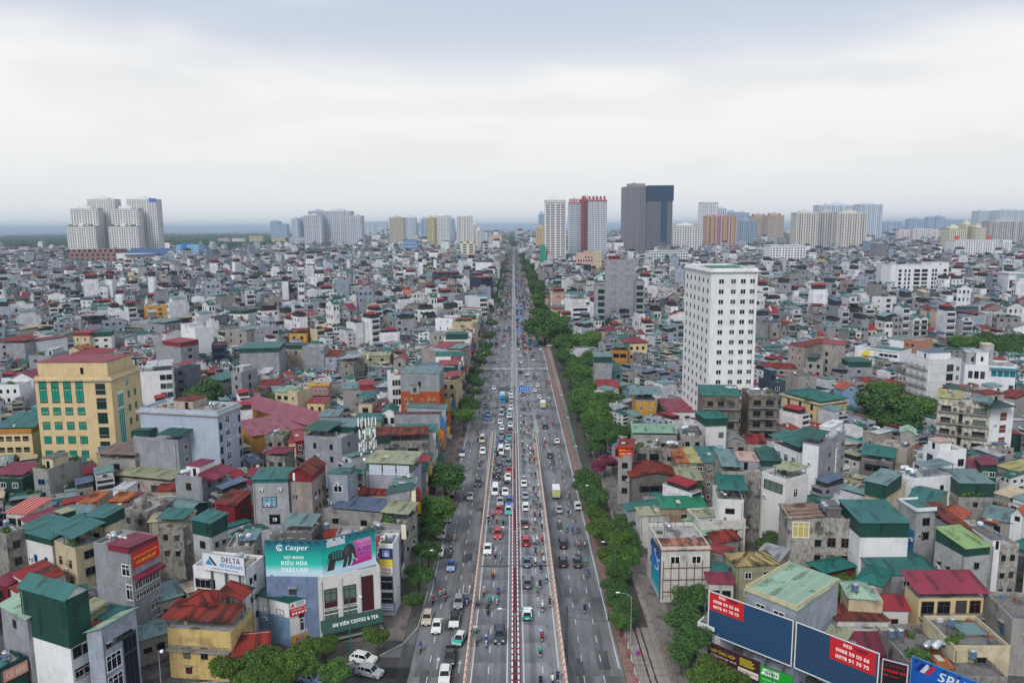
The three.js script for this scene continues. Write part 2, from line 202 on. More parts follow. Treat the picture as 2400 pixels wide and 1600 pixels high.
      if (near && e > 1.8) part(pr, 'door', PANE2, G('dark'), lerp(x0, x1, 0.3 + 0.4 * hr()), h + e * 0.45, z1).scale.set(Math.min(0.9, (x1 - x0) * 0.4), Math.min(1.9, e * 0.8), 1);
    } else if (k === 'pent2') {
      const x0 = X(+t[1]), x1 = X(+t[2]); const pr = part(root, 'roof_hut', boxGeo(x0, x1, h - 0.02, h + 2.9, d / 2 - 1.2, d / 2 + 0.05), W('conc')); part(pr, 'roof', boxGeo(x0 - 0.2, x1 + 0.2, h + 2.9, h + 3.1, d / 2 - 1.3, d / 2 + 0.2, 1), SLAB('dconc')); part(pr, 'window', PANE2, G('lit'), (x0 + x1) / 2, h + 1.4, d / 2 + 0.06).scale.set(1.1, 1.6, 1);
    } else if (k === 'clad') part(root, 'cladding', boxGeo(-w / 2 - 0.05, w / 2 + 0.05, h - o.h, h + 0.02, -d / 2 - 0.05, d / 2 + 0.05), mat('clad ' + col, () => std({ color: hexOf(WALL[col]), map: TX.tin, bumpMap: TX.rib, bumpScale: 0.02, roughness: 0.6 })));
    else if (k === 'band') part(root, 'fascia', boxGeo(-w / 2 - 0.06, w / 2 + 0.06, h - o.h, h + 0.04, -d / 2 - 0.06, d / 2 + 0.06), W(col));
    else if (k === 'bandlow') part(root, 'painted_wall', boxGeo(-w / 2 - 0.04, w / 2 - 0.3, 0, o.y, -d / 2 + 0.3, d / 2 + 0.04), W(col));
    else if (k === 'cladF') part(root, 'front_wall', boxGeo(-w / 2 - 0.03, w / 2 + 0.03, 0, h + 0.3, d / 2 - 0.4, d / 2 + 0.05), W(col));
    else if (k === 'cladL') part(root, 'mural_wall', boxGeo(-w / 2 - 0.06, -w / 2 + 0.3, 0, h + 0.6, -d / 2, d / 2), W(col));
    else if (k === 'cladtop') part(root, 'sign_band', boxGeo(-w / 2 - 0.1, w / 2 + 0.1, h - 4.2, h + 0.3, -d / 2, d / 2 + 0.1), W(col));
    else if (k === 'parl') { const g = new MB(); g.box(-w / 2 - 0.04, w / 2 + 0.04, h - 0.1, h + 0.9, d / 2, d / 2 + 0.14).box(w / 2 - 0.1, w / 2 + 0.08, h - 0.1, h + 0.9, -d / 2, d / 2).box(-w / 2 - 0.08, -w / 2 + 0.1, h - 0.1, h + 0.9, -d / 2, d / 2); part(root, 'parapet', g.geo(), W(col)); }
    else if (k === 'cornice') { const g = new MB(), q = 0.7; g.box(-w / 2 - q, w / 2 + q, h - 0.5, h + 0.02, d / 2 - 0.1, d / 2 + q, 1).box(w / 2 - 0.1, w / 2 + q, h - 0.5, h + 0.02, -d / 2, d / 2 - 0.1, 1).box(-w / 2 - q, -w / 2 + 0.1, h - 0.5, h + 0.02, -d / 2, d / 2 - 0.1, 1); part(root, 'cornice', g.geo(), W(col)); }
    else if (k === 'pier') { for (const q of [0.01, 0.31, 0.62, 0.72]) part(root, 'pier', boxGeo(-0.35, 0.35, 0, h, -0.15, 0.22), W('offwhite'), w / 2 + 0.05, 0, d / 2 - q * d).rotation.y = Math.PI / 2; part(root, 'sill_band', boxGeo(0, 0.18, 5.1, 5.4, -d / 2 + 0.1, d / 2 - 0.1, 1), W('offwhite'), w / 2); }
    else if (k === 'pierF') { for (const q of [0.02, 0.34, 0.645, 0.97]) part(root, 'pier', boxGeo(-0.3, 0.3, 0, h, -0.15, 0.25), W('offwhite'), X(q), 0, d / 2); for (const y of [5.05, 8.0 - 2.2]) part(root, 'sill_band', boxGeo(-w / 2 + 0.3, w * 0.14, y, y + 0.16, d / 2 - 0.1, d / 2 + 0.16, 1), W('offwhite')); }
    else if (k === 'vband') part(root, 'painted_bay', boxGeo(X(+t[2]), X(+t[3]), 0, +t[4], d / 2 - 0.1, d / 2 + 0.12), W(col));
    else if (k === 'lines') { const st = +t[1]; for (let y = st; y < h - 1; y += st) part(root, 'string_course', boxGeo(-w / 2 - 0.1, w / 2 + 0.1, y, y + 0.18, -d / 2 - 0.1, d / 2 + 0.1, 1), W(wall)); }
    else if (k === 'awn') {
      const [f, aw] = [t[2], o]; if (!f || f === 'T') { part(root, 'awning', (() => { const g = new MB(); slab(g, [[-w / 2, h + 0.2, d / 2 + 2], [w / 2, h + 0.2, d / 2 + 2], [w / 2, h + 1, d / 2 - 1], [-w / 2, h + 1, d / 2 - 1]], 0.05); return g.geo(); })(), R(col)); continue; }
      const F = faceFrame(f, w, d), q = aw.u ?? [0, 1], o1 = aw.o ?? 1, dr = aw.drop ?? 0.35, s0 = (q[0] - 0.5) * F.L - 0.1, s1 = (q[1] - 0.5) * F.L + 0.1, [cx, cz] = F.at(0);
      const g = new MB(); slab(g, [[s0, aw.y - dr, o1], [s1, aw.y - dr, o1], [s1, aw.y, 0.02], [s0, aw.y, 0.02]], 0.06); g.box(s0, s1, aw.y - dr - 0.45, aw.y - dr - 0.02, o1 - 0.08, o1 - 0.02);
      const m = part(root, 'awning', g.geo(), R(col), cx, 0, cz); m.rotation.y = F.ry;
    } else if (k === 'bal') {
      const f = t[1], F = faceFrame(f, w, d), rows = t[2].split(',').map(Number);
      for (const rw of rows) {
        const y = h - rw * 3.5 + 0.3, [cx, cz] = F.at(0), L = F.L * 0.98, g = new MB(), rl = new MB(); if (y < 1) continue;
        g.box(-L / 2, L / 2, y - 0.18, y, 0, 1, 1); rl.box(-L / 2, L / 2, y + 0.9, y + 0.98, 0.93, 1, 1); for (let s = -L / 2; s <= L / 2; s += 0.3) rl.box(s, s + 0.07, y, y + 0.9, 0.95, 0.99);
        const b = part(root, 'balcony', g.geo(), W('conc'), cx, 0, cz); b.rotation.y = F.ry; part(b, 'railing', rl.geo(), P('#74706a', 0.7));
      }
    } else if (k === 'ac' || k === 'acs') {
      const f = k === 'acs' ? 'T' : t[1], n = +t[t.length - 1] || 2;
      for (let i = 0; i < n; i++) { let q; if (f === 'T') q = [X(0.12 + 0.14 * i), h + 1.0, Z(0.45), 0]; else { const F = faceFrame(f, w, d), [cx, cz] = F.at((0.15 + 0.7 * (i + 0.5) / n - 0.5) * F.L); q = [cx, h - 1.6 - 3.4 * (i % 3) * (F.L > 6 ? 1 : 0), cz, F.ry]; } const m = part(root, 'air_conditioner', AC, P('#d9dadb', 0.5), q[0], q[1], q[2]); m.rotation.y = q[3]; part(m, 'fan_grille', ACF, DARK); }
    } else if (k === 'tank' || k === 'tankv') { const n = +t[1], uu = +t[2], vv = +t[3]; for (let i = 0; i < n; i++) { const q = new THREE.Vector3(X(uu) + (i - (n - 1) / 2) * 1.5, h + 0.1, Z(vv)).applyAxisAngle(new THREE.Vector3(0, 1, 0), rot); TANKS.push([q.x + x, q.y, q.z + z, k === 'tankv', label, hr(), n > 1 ? i : -1]); } }
    else if (k === 'plants') { const pl = part(root, 'roof_plants', BUSH[Math.floor(hr() * 2)], LEAFM[1], X(+t[1]), h + 0.5, Z(+t[2])); pl.scale.setScalar(0.9 + 0.5 * hr()); pl.userData.kind = 'stuff'; }
    else if (k === 'dome') { const dm = part(root, 'dome', new THREE.SphereGeometry(1.1, 16, 8, 0, 6.2832, 0, 1.6), W('oldconc'), X(+t[1]), h + 1.6, Z(+t[2])); part(dm, 'dome_base', boxGeo(-1.2, 1.2, -1.7, 0, -1.2, 1.2), W('oldconc')); part(dm, 'finial', boxGeo(-0.06, 0.06, 1, 1.6, -0.06, 0.06), W('oldconc')); }
    else if (k === 'tankblue') { }
  }
  if (near && toks.some((t) => t[0] === 'flat') && !toks.some((t) => /tank/.test(t[0])) && dist < 330 && hr() < 0.55) { const q = new THREE.Vector3(X(0.2 + 0.6 * hr()), h + 0.06, Z(0.3 + 0.4 * hr())).applyAxisAngle(new THREE.Vector3(0, 1, 0), rot); TANKS.push([q.x + x, q.y, q.z + z, hr() < 0.45, label, hr(), -1]); }
  if (!toks.some((t) => t[0] === 'flat') && !covered) part(root, 'terrace', boxGeo(-w / 2 + 0.1, w / 2 - 0.1, h - 0.1, h + 0.04, -d / 2 + 0.1, d / 2 - 0.1), SLAB('conc'));
  if (near && dist < 300) {   // what stands about on roofs and hangs on walls
    const ry = h + 0.06, c = new MB(), n = 4 + Math.floor(hr() * 6), cols = [[0.12, 0.12, 0.13], [0.3, 0.28, 0.26], [0.5, 0.5, 0.5], [0.25, 0.1, 0.06], [0.08, 0.16, 0.3], [0.05, 0.12, 0.03], [0.05, 0.1, 0.03], [0.45, 0.36, 0.25]];
    c.paint([0, 0, 0]); for (let i = 0; i < n; i++) { const px = (hr() - 0.5) * (w - 1.2), pz = (hr() - 0.5) * (d - 1.2), s = 0.15 + hr() * 0.4; c.col = cols[Math.floor(hr() * 8)]; if (hr() < 0.3) c.cyl(px, pz, s * 0.7, ry, ry + 0.4 + hr() * 0.9, 7, s * 0.5); else c.box(px - s, px + s, ry, ry + 0.25 + hr() * 0.8, pz - s * 0.7, pz + s * 0.7); }
    if (!covered) { const cl = part(root, 'roof_clutter', c.geo(), mat('clutter', () => std({ vertexColors: true }))); cl.userData.kind = 'stuff'; }
    for (let i = 0; i < 2; i++) if (hr() < 0.7) { const F = faceFrame(hr() < 0.5 ? 'F' : x > 0 ? 'L' : 'R', w, d), [cx, cz] = F.at((hr() < 0.5 ? -0.46 : 0.44) * F.L); part(root, 'drainpipe', PIPE, P(hr() < 0.5 ? '#8b8f92' : '#5d6062', 0.6), cx, 0, cz).scale.y = h; }
    if (hr() < 0.4) { const F = faceFrame(hr() < 0.6 ? 'F' : x > 0 ? 'L' : 'R', w, d), [cx, cz] = F.at((hr() - 0.5) * F.L * 0.7); const m = part(root, 'air_conditioner', AC, P('#c9cbcc', 0.5), cx, h - 3.2 - 3 * hr(), cz); m.rotation.y = F.ry; part(m, 'fan_grille', ACF, DARK); }
    if (hr() < 0.5 && !/clad/.test(roofs)) { const e = new MB(); for (let y = h - 3.3; y > 1.5; y -= 3.4) e.box(-w / 2 - 0.03, w / 2 + 0.03, y, y + 0.12, d / 2 - 0.05, d / 2 + 0.05, 1); if (e.p.length) part(root, 'floor_line', e.geo(), W(wall)); }
  }
  // windows, each its own pane with its frame
  let spec = wins; if (!wins && near) spec = `F ${1 + Math.floor(hr() * 3)}x${1 + Math.floor(hr() * 2)} ${(0.8 + hr() * 1.1).toFixed(1)}x${(1.1 + hr() * 0.7).toFixed(1)} ${['wh', 'dk', 'br', 'dk'][Math.floor(hr() * 4)]};${x > 0 ? 'L' : 'R'} 2x${1 + Math.floor(hr() * 2)} .8x1.1 dk`;
  for (const it of spec.split(';')) {
    const t = it.trim().split(/\s+/); if (t.length < 2) continue;
    if (!/^\d+x\d+$/.test(t[1])) continue;
    const o = opts(t), F = faceFrame(t[0], w, d), [nr, nc] = t[1].split('x').map(Number); let ww = 1.1, wh = 1.4; if (t[2] && /x/.test(t[2])) [ww, wh] = t[2].split('x').map((q) => +q || 1);
    const u = o.u ?? [0.06, 0.94], slot = (u[1] - u[0]) * F.L / nc, gl = o.gl ?? 3.4, y0 = o.y ?? h - 1.9; ww = Math.min(ww, slot * (o.gap === 0 ? 0.99 : 0.9)); if (o.gap === 0) ww = slot * 0.99;
    for (let r = 0; r < nr; r++) for (let c = 0; c < nc; c++) {
      const y = y0 - r * gl; if (y - wh / 2 < 0.2 && !(o.y)) continue;
      const [cx, cz] = F.at((u[0] - 0.5) * F.L + slot * (c + 0.5));
      const gk = o.glass ?? (hr() < 0.12 ? 'lit' : hr() < 0.1 ? 'curtain' : 'dark');
      const m = part(root, 'window', PANE, G(gk), cx, y, cz); m.rotation.y = F.ry; m.scale.set(ww, wh, 1);
      if (dist < 330 && FRAME[t[3]]) part(m, 'frame', RING[ww > 2.4 ? 2 : wh > 1.7 ? 1 : 0], P(FRAME[t[3]], 0.6));
      if (o.hood || (near && dist < 170 && ww < 1.6 && hr() < 0.3)) part(m, 'window_hood', HOOD, W('conc'));
    }
  }
  return root;
}
const PIPE = boxGeo(-0.05, 0.05, 0, 1, -0.02, 0.09), AC = boxGeo(-0.42, 0.42, -0.3, 0.3, 0.02, 0.4, 1), ACF = new THREE.CircleGeometry(0.22, 12).translate(-0.1, 0, 0.405), HOOD = boxGeo(-0.6, 0.6, 0.52, 0.58, 0, 0.5, 1);

// ------------------------------------------------------------------ foliage
function leafGeo(seed, lobes, leaf, n, tones) {   // leaf-sized faces spread through the lobes' volumes
  const r = rng(seed), m = new MB(); m.paint([1, 1, 1]);
  const tot = lobes.reduce((s, l) => s + l[3] * l[3], 0);
  for (const [cx, cy, cz, R0, sq = 0.75] of lobes) {
    const k = Math.round(n * R0 * R0 / tot), tone = 0.8 + 0.45 * r();
    for (let i = 0; i < k; i++) {
      const a = r() * 6.2832, b = Math.acos(1 - 1.75 * r()), q = R0 * Math.pow(0.35 + 0.65 * r(), 0.5) * (0.92 + 0.22 * r());
      const px = cx + Math.sin(b) * Math.cos(a) * q, py = cy + Math.cos(b) * q * sq, pz = cz + Math.sin(b) * Math.sin(a) * q, s = leaf * (0.6 + 0.8 * r());
      const ax = new THREE.Vector3(r() - 0.5, (r() - 0.5) * 0.5, r() - 0.5).normalize(), up = new THREE.Vector3(Math.sin(b) * Math.cos(a) * 0.7, 0.9, Math.sin(b) * Math.sin(a) * 0.7).add(new THREE.Vector3(r() - 0.5, r() - 0.5, r() - 0.5)).normalize();
      const bx = ax.clone().cross(up).normalize().multiplyScalar(s * 0.75); ax.copy(up).cross(bx).normalize().multiplyScalar(s);
      const t = tones[Math.floor(r() * tones.length)], v = tone * (0.7 + 0.6 * r()); m.col = [t[0] * v, t[1] * v, t[2] * v];
      const A = [px - ax.x, py - ax.y, pz - ax.z], B = [px + bx.x, py + bx.y + s * 0.12, pz + bx.z], C = [px + ax.x, py + ax.y - s * 0.15, pz + ax.z], D = [px - bx.x, py - bx.y + s * 0.12, pz - bx.z];
      m.tri(A, B, C); m.tri(A, C, D);
    }
  }
  return m.geo();
}
const leafMat = (name, tr = 0.25) => { const m = new THREE.MeshPhysicalMaterial({ vertexColors: true, roughness: 0.75, side: THREE.DoubleSide, transmission: tr, thickness: 0, specularIntensity: 0.3 }); m.name = name; return m; };
const LEAFM = [leafMat('leaves'), leafMat('roof_leaves'), leafMat('blossom')];
const DKG = [[0.055, 0.125, 0.034], [0.075, 0.155, 0.037], [0.046, 0.1, 0.032]], MDG = [[0.08, 0.175, 0.032], [0.1, 0.205, 0.034], [0.06, 0.14, 0.036]], YLG = [[0.085, 0.155, 0.028], [0.115, 0.185, 0.03], [0.065, 0.12, 0.028]];
const BUSH = [leafGeo(91, [[0, 0.3, 0, 0.9], [0.8, 0.2, 0.2, 0.7], [-0.7, 0.3, -0.3, 0.7]], 0.16, 420, [...MDG, ...DKG]), leafGeo(92, [[0, 0.2, 0, 0.8], [0.6, 0.5, -0.2, 0.5], [-0.9, 0.1, 0.2, 0.6]], 0.18, 360, [...YLG, ...MDG])];
function crownLobes(seed, flat) { const r = rng(seed), L = [[0, 0, 0, 0.62, 0.7]]; const n = 9 + Math.floor(r() * 4); for (let i = 0; i < n; i++) { const a = i / n * 6.2832 + r() * 0.7, q = 0.42 + 0.28 * r(); L.push([Math.cos(a) * q, (r() - 0.35) * 0.5 * flat, Math.sin(a) * q, 0.26 + 0.2 * r(), 0.7]); } L.push([0.1, 0.42 * flat, -0.1, 0.38, 0.7]); return L; }
const CROWN = { d: [1, 2, 3].map((s) => leafGeo(s * 11, crownLobes(s, 1), 0.05, 5600, DKG)), m: [4, 5, 6].map((s) => leafGeo(s * 11, crownLobes(s, 0.9), 0.05, 5600, MDG)), y: [7, 8].map((s) => leafGeo(s * 11, crownLobes(s, 0.95), 0.05, 5600, YLG)), p: [leafGeo(99, crownLobes(9, 0.8), 0.06, 3800, [[0.35, 0.03, 0.16], [0.28, 0.02, 0.12], [0.06, 0.1, 0.03]])] };
const TRUNK = (() => { const m = new MB(); m.cyl(0, 0, 0.055, 0, 0.62, 8, 0.035); for (let i = 0; i < 5; i++) { const a = i * 1.257 + 0.3; m.bar([0, 0.5, 0], [Math.cos(a) * 0.38, 0.95, Math.sin(a) * 0.38], 0.014); } return m.geo(); })();
const BARK = std({ color: new THREE.Color('#54463a'), map: TX.bark, roughness: 0.95 }); BARK.name = 'bark';
const tr0 = rng(55); let treeN = 0;
const treeCount = new Map();
function tree(x, z, rad, top, kind, ti) {   // crown radius, height of the crown's centre; rows are counted from the viewer outwards
  const [what, group] = TREEAT[ti], big = /far green/.test(what) ? 1.05 : /between railway|lamps|park|flats/.test(what) ? 1.5 : 1.28, moved = 0;
  if (/between railway/.test(what)) x += 1;
  const n = treeCount.get(ti) ?? 0; treeCount.set(ti, n + 1); const label = group ? `${kind === 'p' ? '' : kind === 'd' ? 'dark ' : kind === 'y' ? 'yellowish ' : 'bright '}${what}, ${ordinal(n)} from the viewer` : what;
  const t = thing(kind === 'p' ? 'blossom_tree' : 'tree', label, 'tree', x, 0, z, tr0() * 6.28, group), C = CROWN[kind], g = C[treeN++ % C.length];
  const c = part(t, 'crown', g, LEAFM[kind === 'p' ? 2 : 0], 0, top, 0); c.scale.set(rad * big, rad * (0.8 + 0.25 * tr0()) * big, rad * big);
  const k = part(t, 'trunk', TRUNK, BARK); const s = top / 0.8; k.scale.set(Math.min(s, rad * 1.4), s, Math.min(s, rad * 1.4));
  foot.push([x, z, 1, 0, Math.min(rad * 0.5, 2.2), Math.min(rad * 0.5, 2.2)]);
  return t;
}
// ------------------------------------------------------------------ ground, avenue, ramp, railway
const struct = (name, geo, m, y = 0) => { const o = part(scene, name, geo, m, 0, y, 0); o.userData.kind = 'structure'; return o; };
const sheet = (x0, x1, z0, z1, y) => new MB().quad([x0, y, z1], [x1, y, z1], [x1, y, z0], [x0, y, z0]).geo();
const landM = std({ color: new THREE.Color(0.17, 0.17, 0.16), map: TX.land, roughness: 1 }); landM.name = 'land';
{ const g = new MB(); for (let i = 0; i < 12; i++) for (let j = 0; j < 12; j++) { const x0 = -24000 + i * 4000, z0 = -36000 + j * 3050; g.quad([x0, 0, z0 + 3050], [x0 + 4000, 0, z0 + 3050], [x0 + 4000, 0, z0], [x0, 0, z0]); } struct('ground', g.geo(), landM); }
const ASPH = (k) => mat('asphalt' + k, () => std({ color: new THREE.Color(k, k * 1.02, k * 1.1), map: TX.asphalt, roughness: 0.9 }));
struct('city_ground', sheet(-4600, 4600, -6800, -40, 0.012), std({ color: new THREE.Color(0.1, 0.097, 0.094), map: TX.slab, roughness: 1 }));
struct('road', new MB().quad([-17.4, 0, -60], [17.6, 0, -60], [17.6, 0, -4200], [-17.4, 0, -4200]).geo(), ASPH(0.24), 0.03);
{ // side street joining at the near corner, its kerb line a curve
  const g = new MB(), c = [[-17.4, -160], [-17.5, -140], [-17.7, -128], [-19.6, -122.6], [-23.4, -118.6], [-30, -115.6], [-42, -112.5], [-75, -108]];
  for (let i = 0; i + 1 < c.length; i++) g.quad([c[i][0], 0, -60], [-17.38, 0, -60], [-17.38, 0, c[i][1]], [c[i][0], 0, c[i][1]]), g.tri([c[i + 1][0], 0, c[i + 1][1]], [c[i + 1][0], 0, -60], [c[i][0], 0, -60]), g.tri([c[i + 1][0], 0, c[i + 1][1]], [c[i][0], 0, -60], [c[i][0], 0, c[i][1]]);
  struct('side_street', g.geo(), ASPH(0.22), 0.026);
  const k = new MB(); for (let i = 0; i + 1 < c.length; i++) k.bar([c[i][0], 0.07, c[i][1]], [c[i + 1][0], 0.07, c[i + 1][1]], 0.13); struct('kerb', k.geo(), SLAB('conc'));
}
struct('pavement', new MB().box(-22.5, -17.5, 0, 0.13, -2400, -140).geo(), std({ color: new THREE.Color(0.2, 0.16, 0.15), map: TX.slab, roughness: 0.95 }));
struct('pavement', new MB().box(-40, -19.8, 0, 0.12, -140, -123.5).geo(), std({ color: new THREE.Color(0.19, 0.16, 0.15), map: TX.slab, roughness: 0.95 }));
struct('pavement', new MB().box(17.75, 19.6, 0, 0.13, -2400, -60).geo(), std({ color: new THREE.Color(0.25, 0.15, 0.13), map: TX.slab, roughness: 0.95 }));
struct('lane', new MB().box(25.2, 29, 0, 0.05, -300, -100).geo(), std({ color: new THREE.Color(0.2, 0.18, 0.17), map: TX.slab, roughness: 0.95 }));
const rampY = (D) => { const t = Math.max(0, 258 - D); return t < 20 ? t * t * 0.0385 / 40 : (t - 10) * 0.0385; };
{ // ramp of the overpass: deck, side walls
  const g = new MB(), s = new MB(), X0 = -7.75, X1 = 7.75;
  for (let D = 258; D > 60; D -= 6) { const a = rampY(D) + 0.045, b = rampY(D - 6) + 0.045; g.quad([X0, b, -D + 6], [X1, b, -D + 6], [X1, a, -D], [X0, a, -D]); s.quad([X0, 0, -D], [X0, 0, -D + 6], [X0, b, -D + 6], [X0, a, -D]).quad([X1, 0, -D + 6], [X1, 0, -D], [X1, a, -D], [X1, b, -D + 6]); }
  struct('overpass_deck', g.geo(), ASPH(0.27)); struct('overpass_wall', s.geo(), W('oldconc'));
  const j = new MB(); j.box(-7.2, -1.1, rampY(144.6) + 0.04, rampY(144.6) + 0.06, -144.9, -144.4).box(1.1, 7.2, rampY(144.6) + 0.04, rampY(144.6) + 0.06, -144.9, -144.4); struct('expansion_joint', j.geo(), P('#3a3b3e', 0.9));
}
{ // painted lines: each near dash its own piece
  const WHITE = P('#c2c4c6', 0.8), dash = (len) => sheet(-0.075, 0.075, -len / 2, len / 2, 0), far = new MB(), G1 = dash(2.0), lines = thing('road_markings'); lines.userData.kind = 'structure'; let n = 0;
  const put = (x, D, ramp) => { if (D < 300 && n < 290) { n++; const m = part(lines, 'lane_dash', G1, WHITE, x, (ramp ? rampY(D) + 0.045 : 0.03) + 0.006, -D); if (ramp) m.rotation.x = -0.0385 * (D < 240 ? 1 : 0); } else far.quad([x - 0.075, 0.036, -D + 1], [x + 0.075, 0.036, -D + 1], [x + 0.075, 0.036, -D - 1], [x - 0.075, 0.036, -D - 1]); };
  for (let D = 100; D < 1100; D += 6) { for (const x of [11.1, 14.3, -11.2, -14.3]) put(x, D); if (D < 258) { put(4.15, D, 1); put(-4.1, D, 1); } else for (const x of [4.3, 7.8, -4.3, -7.8]) put(x, D); }
  const L = part(lines, 'lane_dashes', far.geo(), WHITE); L.userData.kind = 'stuff';
  const edge = (x, D0, D1, w, ramp) => { const g = new MB(); for (let D = D0; D < D1; D += 6) { const E = Math.min(D + 6, D1), a = ramp ? rampY(D) + 0.051 : 0.036, b = ramp ? rampY(E) + 0.051 : 0.036; g.quad([x - w, a, -D], [x + w, a, -D], [x + w, b, -E], [x - w, b, -E]); } part(lines, 'edge_line', g.geo(), WHITE); };
  edge(-1.25, 90, 258, 0.11, 1); edge(1.25, 90, 258, 0.11, 1); edge(-6.6, 90, 258, 0.09, 1); edge(6.6, 90, 258, 0.09, 1); edge(-1.1, 258, 1500, 0.12); edge(1.1, 258, 1500, 0.12); edge(17.1, 115, 1500, 0.1); edge(-16.7, 140, 1500, 0.1); edge(8.15, 225, 262, 0.1); edge(-8.2, 200, 262, 0.1);
  for (const [D, x0, x1] of [[382, -15.5, 16.8], [640, -14, 16]]) for (let x = x0; x < x1; x += 0.95) if (Math.abs(x) > 1.2) part(lines, 'zebra_bar', sheet(-0.24, 0.24, -1.6, 1.6, 0), WHITE, x, 0.037, -D);
  const arrow = (x, D, f) => { const g = new MB(); g.quad([-0.08, 0, 2], [0.08, 0, 2], [0.08, 0, -0.5], [-0.08, 0, -0.5]); g.tri([-0.35, 0, -0.5], [0.35, 0, -0.5], [0, 0, -1.8]); if (f) g.quad([-1.3, 0, 2], [0.08, 0, 2], [0.08, 0, 1.8], [-1.3, 0, 1.8]).quad([-1.3, 0, 1.8], [-1.14, 0, 1.8], [-1.14, 0, -2], [-1.3, 0, -2]); part(lines, 'road_arrow', g.geo(), WHITE, x, 0.038, -D); };
  const pr = rng(66), DP = [0.1, 0.13, 0.25].map((k) => ASPH(k)); for (let i = 0; i < 46; i++) { const D = 112 + pr() * 300, x = (pr() < 0.5 ? -1 : 1) * (D < 260 ? 9 + pr() * 6.5 : 2.5 + pr() * 12); part(lines, 'asphalt_patch', sheet(-0.5 - pr() * 0.9, 0.5 + pr() * 0.9, -0.6 - pr() * 4, 0.6 + pr() * 4, 0), DP[i % 3], x, 0.0335 + i * 0.00002, -D); if (i % 3 === 0) part(lines, 'manhole_cover', new THREE.CircleGeometry(0.36, 14).rotateX(-Math.PI / 2), P('#3c3d3f', 0.6, 0.4), x * 0.9 + 1, 0.0355, -D - 5); }
  arrow(-9.2, 143, 1); arrow(-9.3, 116, 0); arrow(-13, 117, 0);
  for (let i = 0; i < 9; i++) part(lines, 'hatch_bar', sheet(-0.35 - 0.1 * i, 0.35 + 0.1 * i, -0.3, 0.3, 0), WHITE, 7.9, 0.037, -(277 - i * 2));
}
{ // parapets of the ramp: pink painted blocks with red strokes; guard rail in the middle
  const PINK = std({ color: new THREE.Color('#e0cabd'), map: TX.dirty, roughness: 0.9 }), REDP = P('#b23446', 0.7), WHP = P('#dadada', 0.6), DKR = P('#7a2230', 0.7); PINK.name = 'barrier_paint';
  const block = new MB().hexa([[-0.3, 0, 1.02], [0.3, 0, 1.02], [0.3, 0, -1.02], [-0.3, 0, -1.02]], [[-0.14, 0.85, 1.02], [0.14, 0.85, 1.02], [0.14, 0.85, -1.02], [-0.14, 0.85, -1.02]]).geo();
  const stroke = (() => { const g = new MB(); for (const s of [1, -1]) for (const o of [-0.45]) { const a = (y) => s * (0.315 - 0.16 * y / 0.85); const q = [[a(0.1), 0.1, o + 0.1], [a(0.1), 0.1, o + 0.38], [a(0.8), 0.8, o + 0.75], [a(0.8), 0.8, o + 0.47]]; s > 0 ? g.quad(q[1], q[0], q[3], q[2]) : g.quad(q[0], q[1], q[2], q[3]); } g.quad([-0.14, 0.858, 0.55], [0.14, 0.858, 0.1], [0.14, 0.858, -0.3], [-0.14, 0.858, 0.15]); return g.geo(); })();
  const rail = new MB(); rail.box(-0.03, 0.03, 1.05, 1.1, -1.02, 1.02, 1); const RAIL = rail.geo(), post = boxGeo(-0.05, 0.05, 0.84, 1.06, -0.05, 0.05);
  for (const [sx, lab] of [[-7.5, 'pink concrete parapet with red strokes between overpass ramp and billboard side lanes'], [7.5, 'pink concrete parapet with red strokes between overpass ramp and railway side lanes']]) {
    const t = thing('road_barrier', lab, 'barrier', sx, 0, -180);
    for (let D = 100; D < 258; D += 2.06) { const b = part(t, 'barrier_block', block, PINK, 0, rampY(D) + 0.05, 180 - D); b.rotation.x = -0.0385 * (D < 245 ? 1 : 0.3); part(b, 'red_stroke', stroke, REDP); const r = part(b, 'hand_rail', RAIL, P('#cdb9a8', 0.6)); part(r, 'rail_post', post, P('#cdb9a8', 0.6)); }
    const sk = part(t, 'edge_strip', (() => { const g = new MB(); for (let D = 95; D < 258; D += 6) { const a = rampY(D) + 0.06, b = rampY(D + 6) + 0.06, o = sx < 0 ? 0.3 : -0.8; g.quad([o, a, 180 - D], [o + 0.5, a, 180 - D], [o + 0.5, b, 180 - D - 6], [o, b, 180 - D - 6]); } return g.geo(); })(), SLAB('oldconc'));
  }
  const t = thing('guard_rail', 'red and white double guard rail along the middle of the overpass ramp', 'guard rail', 0, 0, -180), wp = boxGeo(-0.12, 0.12, 0.28, 0.78, -0.6, 0.6), rp = boxGeo(-0.125, 0.125, 0.26, 0.8, -0.3, 0.3), cross = (() => { const g = new MB(); g.box(-0.6, 0.6, 0.5, 0.62, -0.07, 0.07, 1).box(-0.12, 0.12, 0, 0.7, -0.2, 0.2).box(-0.07, 0.07, 0.08, 0.4, 0.2, 1.5); return g.geo(); })();
  let k = 0; for (let D = 100; D < 258; D += 1.8, k++) { const y = rampY(D) + 0.05; if (k >= 88) break; part(t, 'red_brace', cross, DKR, 0, y, 180 - D); for (const s of [-0.48, 0.48]) { part(t, 'white_rail', wp, WHP, s, y, 180 - D - 0.9).rotation.x = -0.0385; if (k < 88) part(t, 'red_rail', rp, REDP, s, y, 180 - D); } }
  const b = thing('median_kerb', 'low grey concrete median kerb running on beyond the red guard rail', 'kerb', 0, 0, -800), g = new MB(); g.box(-0.75, 0.75, 0, 0.28, -700, 541); part(b, 'kerb_stone', g.geo(), SLAB('conc')); const f = new MB(); for (let z = 540; z > -600; z -= 2.2) f.box(-0.04, 0.04, 0.28, 1.1, z, z + 0.08); f.box(-0.03, 0.03, 1.0, 1.07, -600, 540).box(-0.03, 0.03, 0.6, 0.66, -600, 540); const ff = part(b, 'median_fence', f.geo(), P('#9a9a98', 0.6)); ff.userData.kind = 'stuff';
}
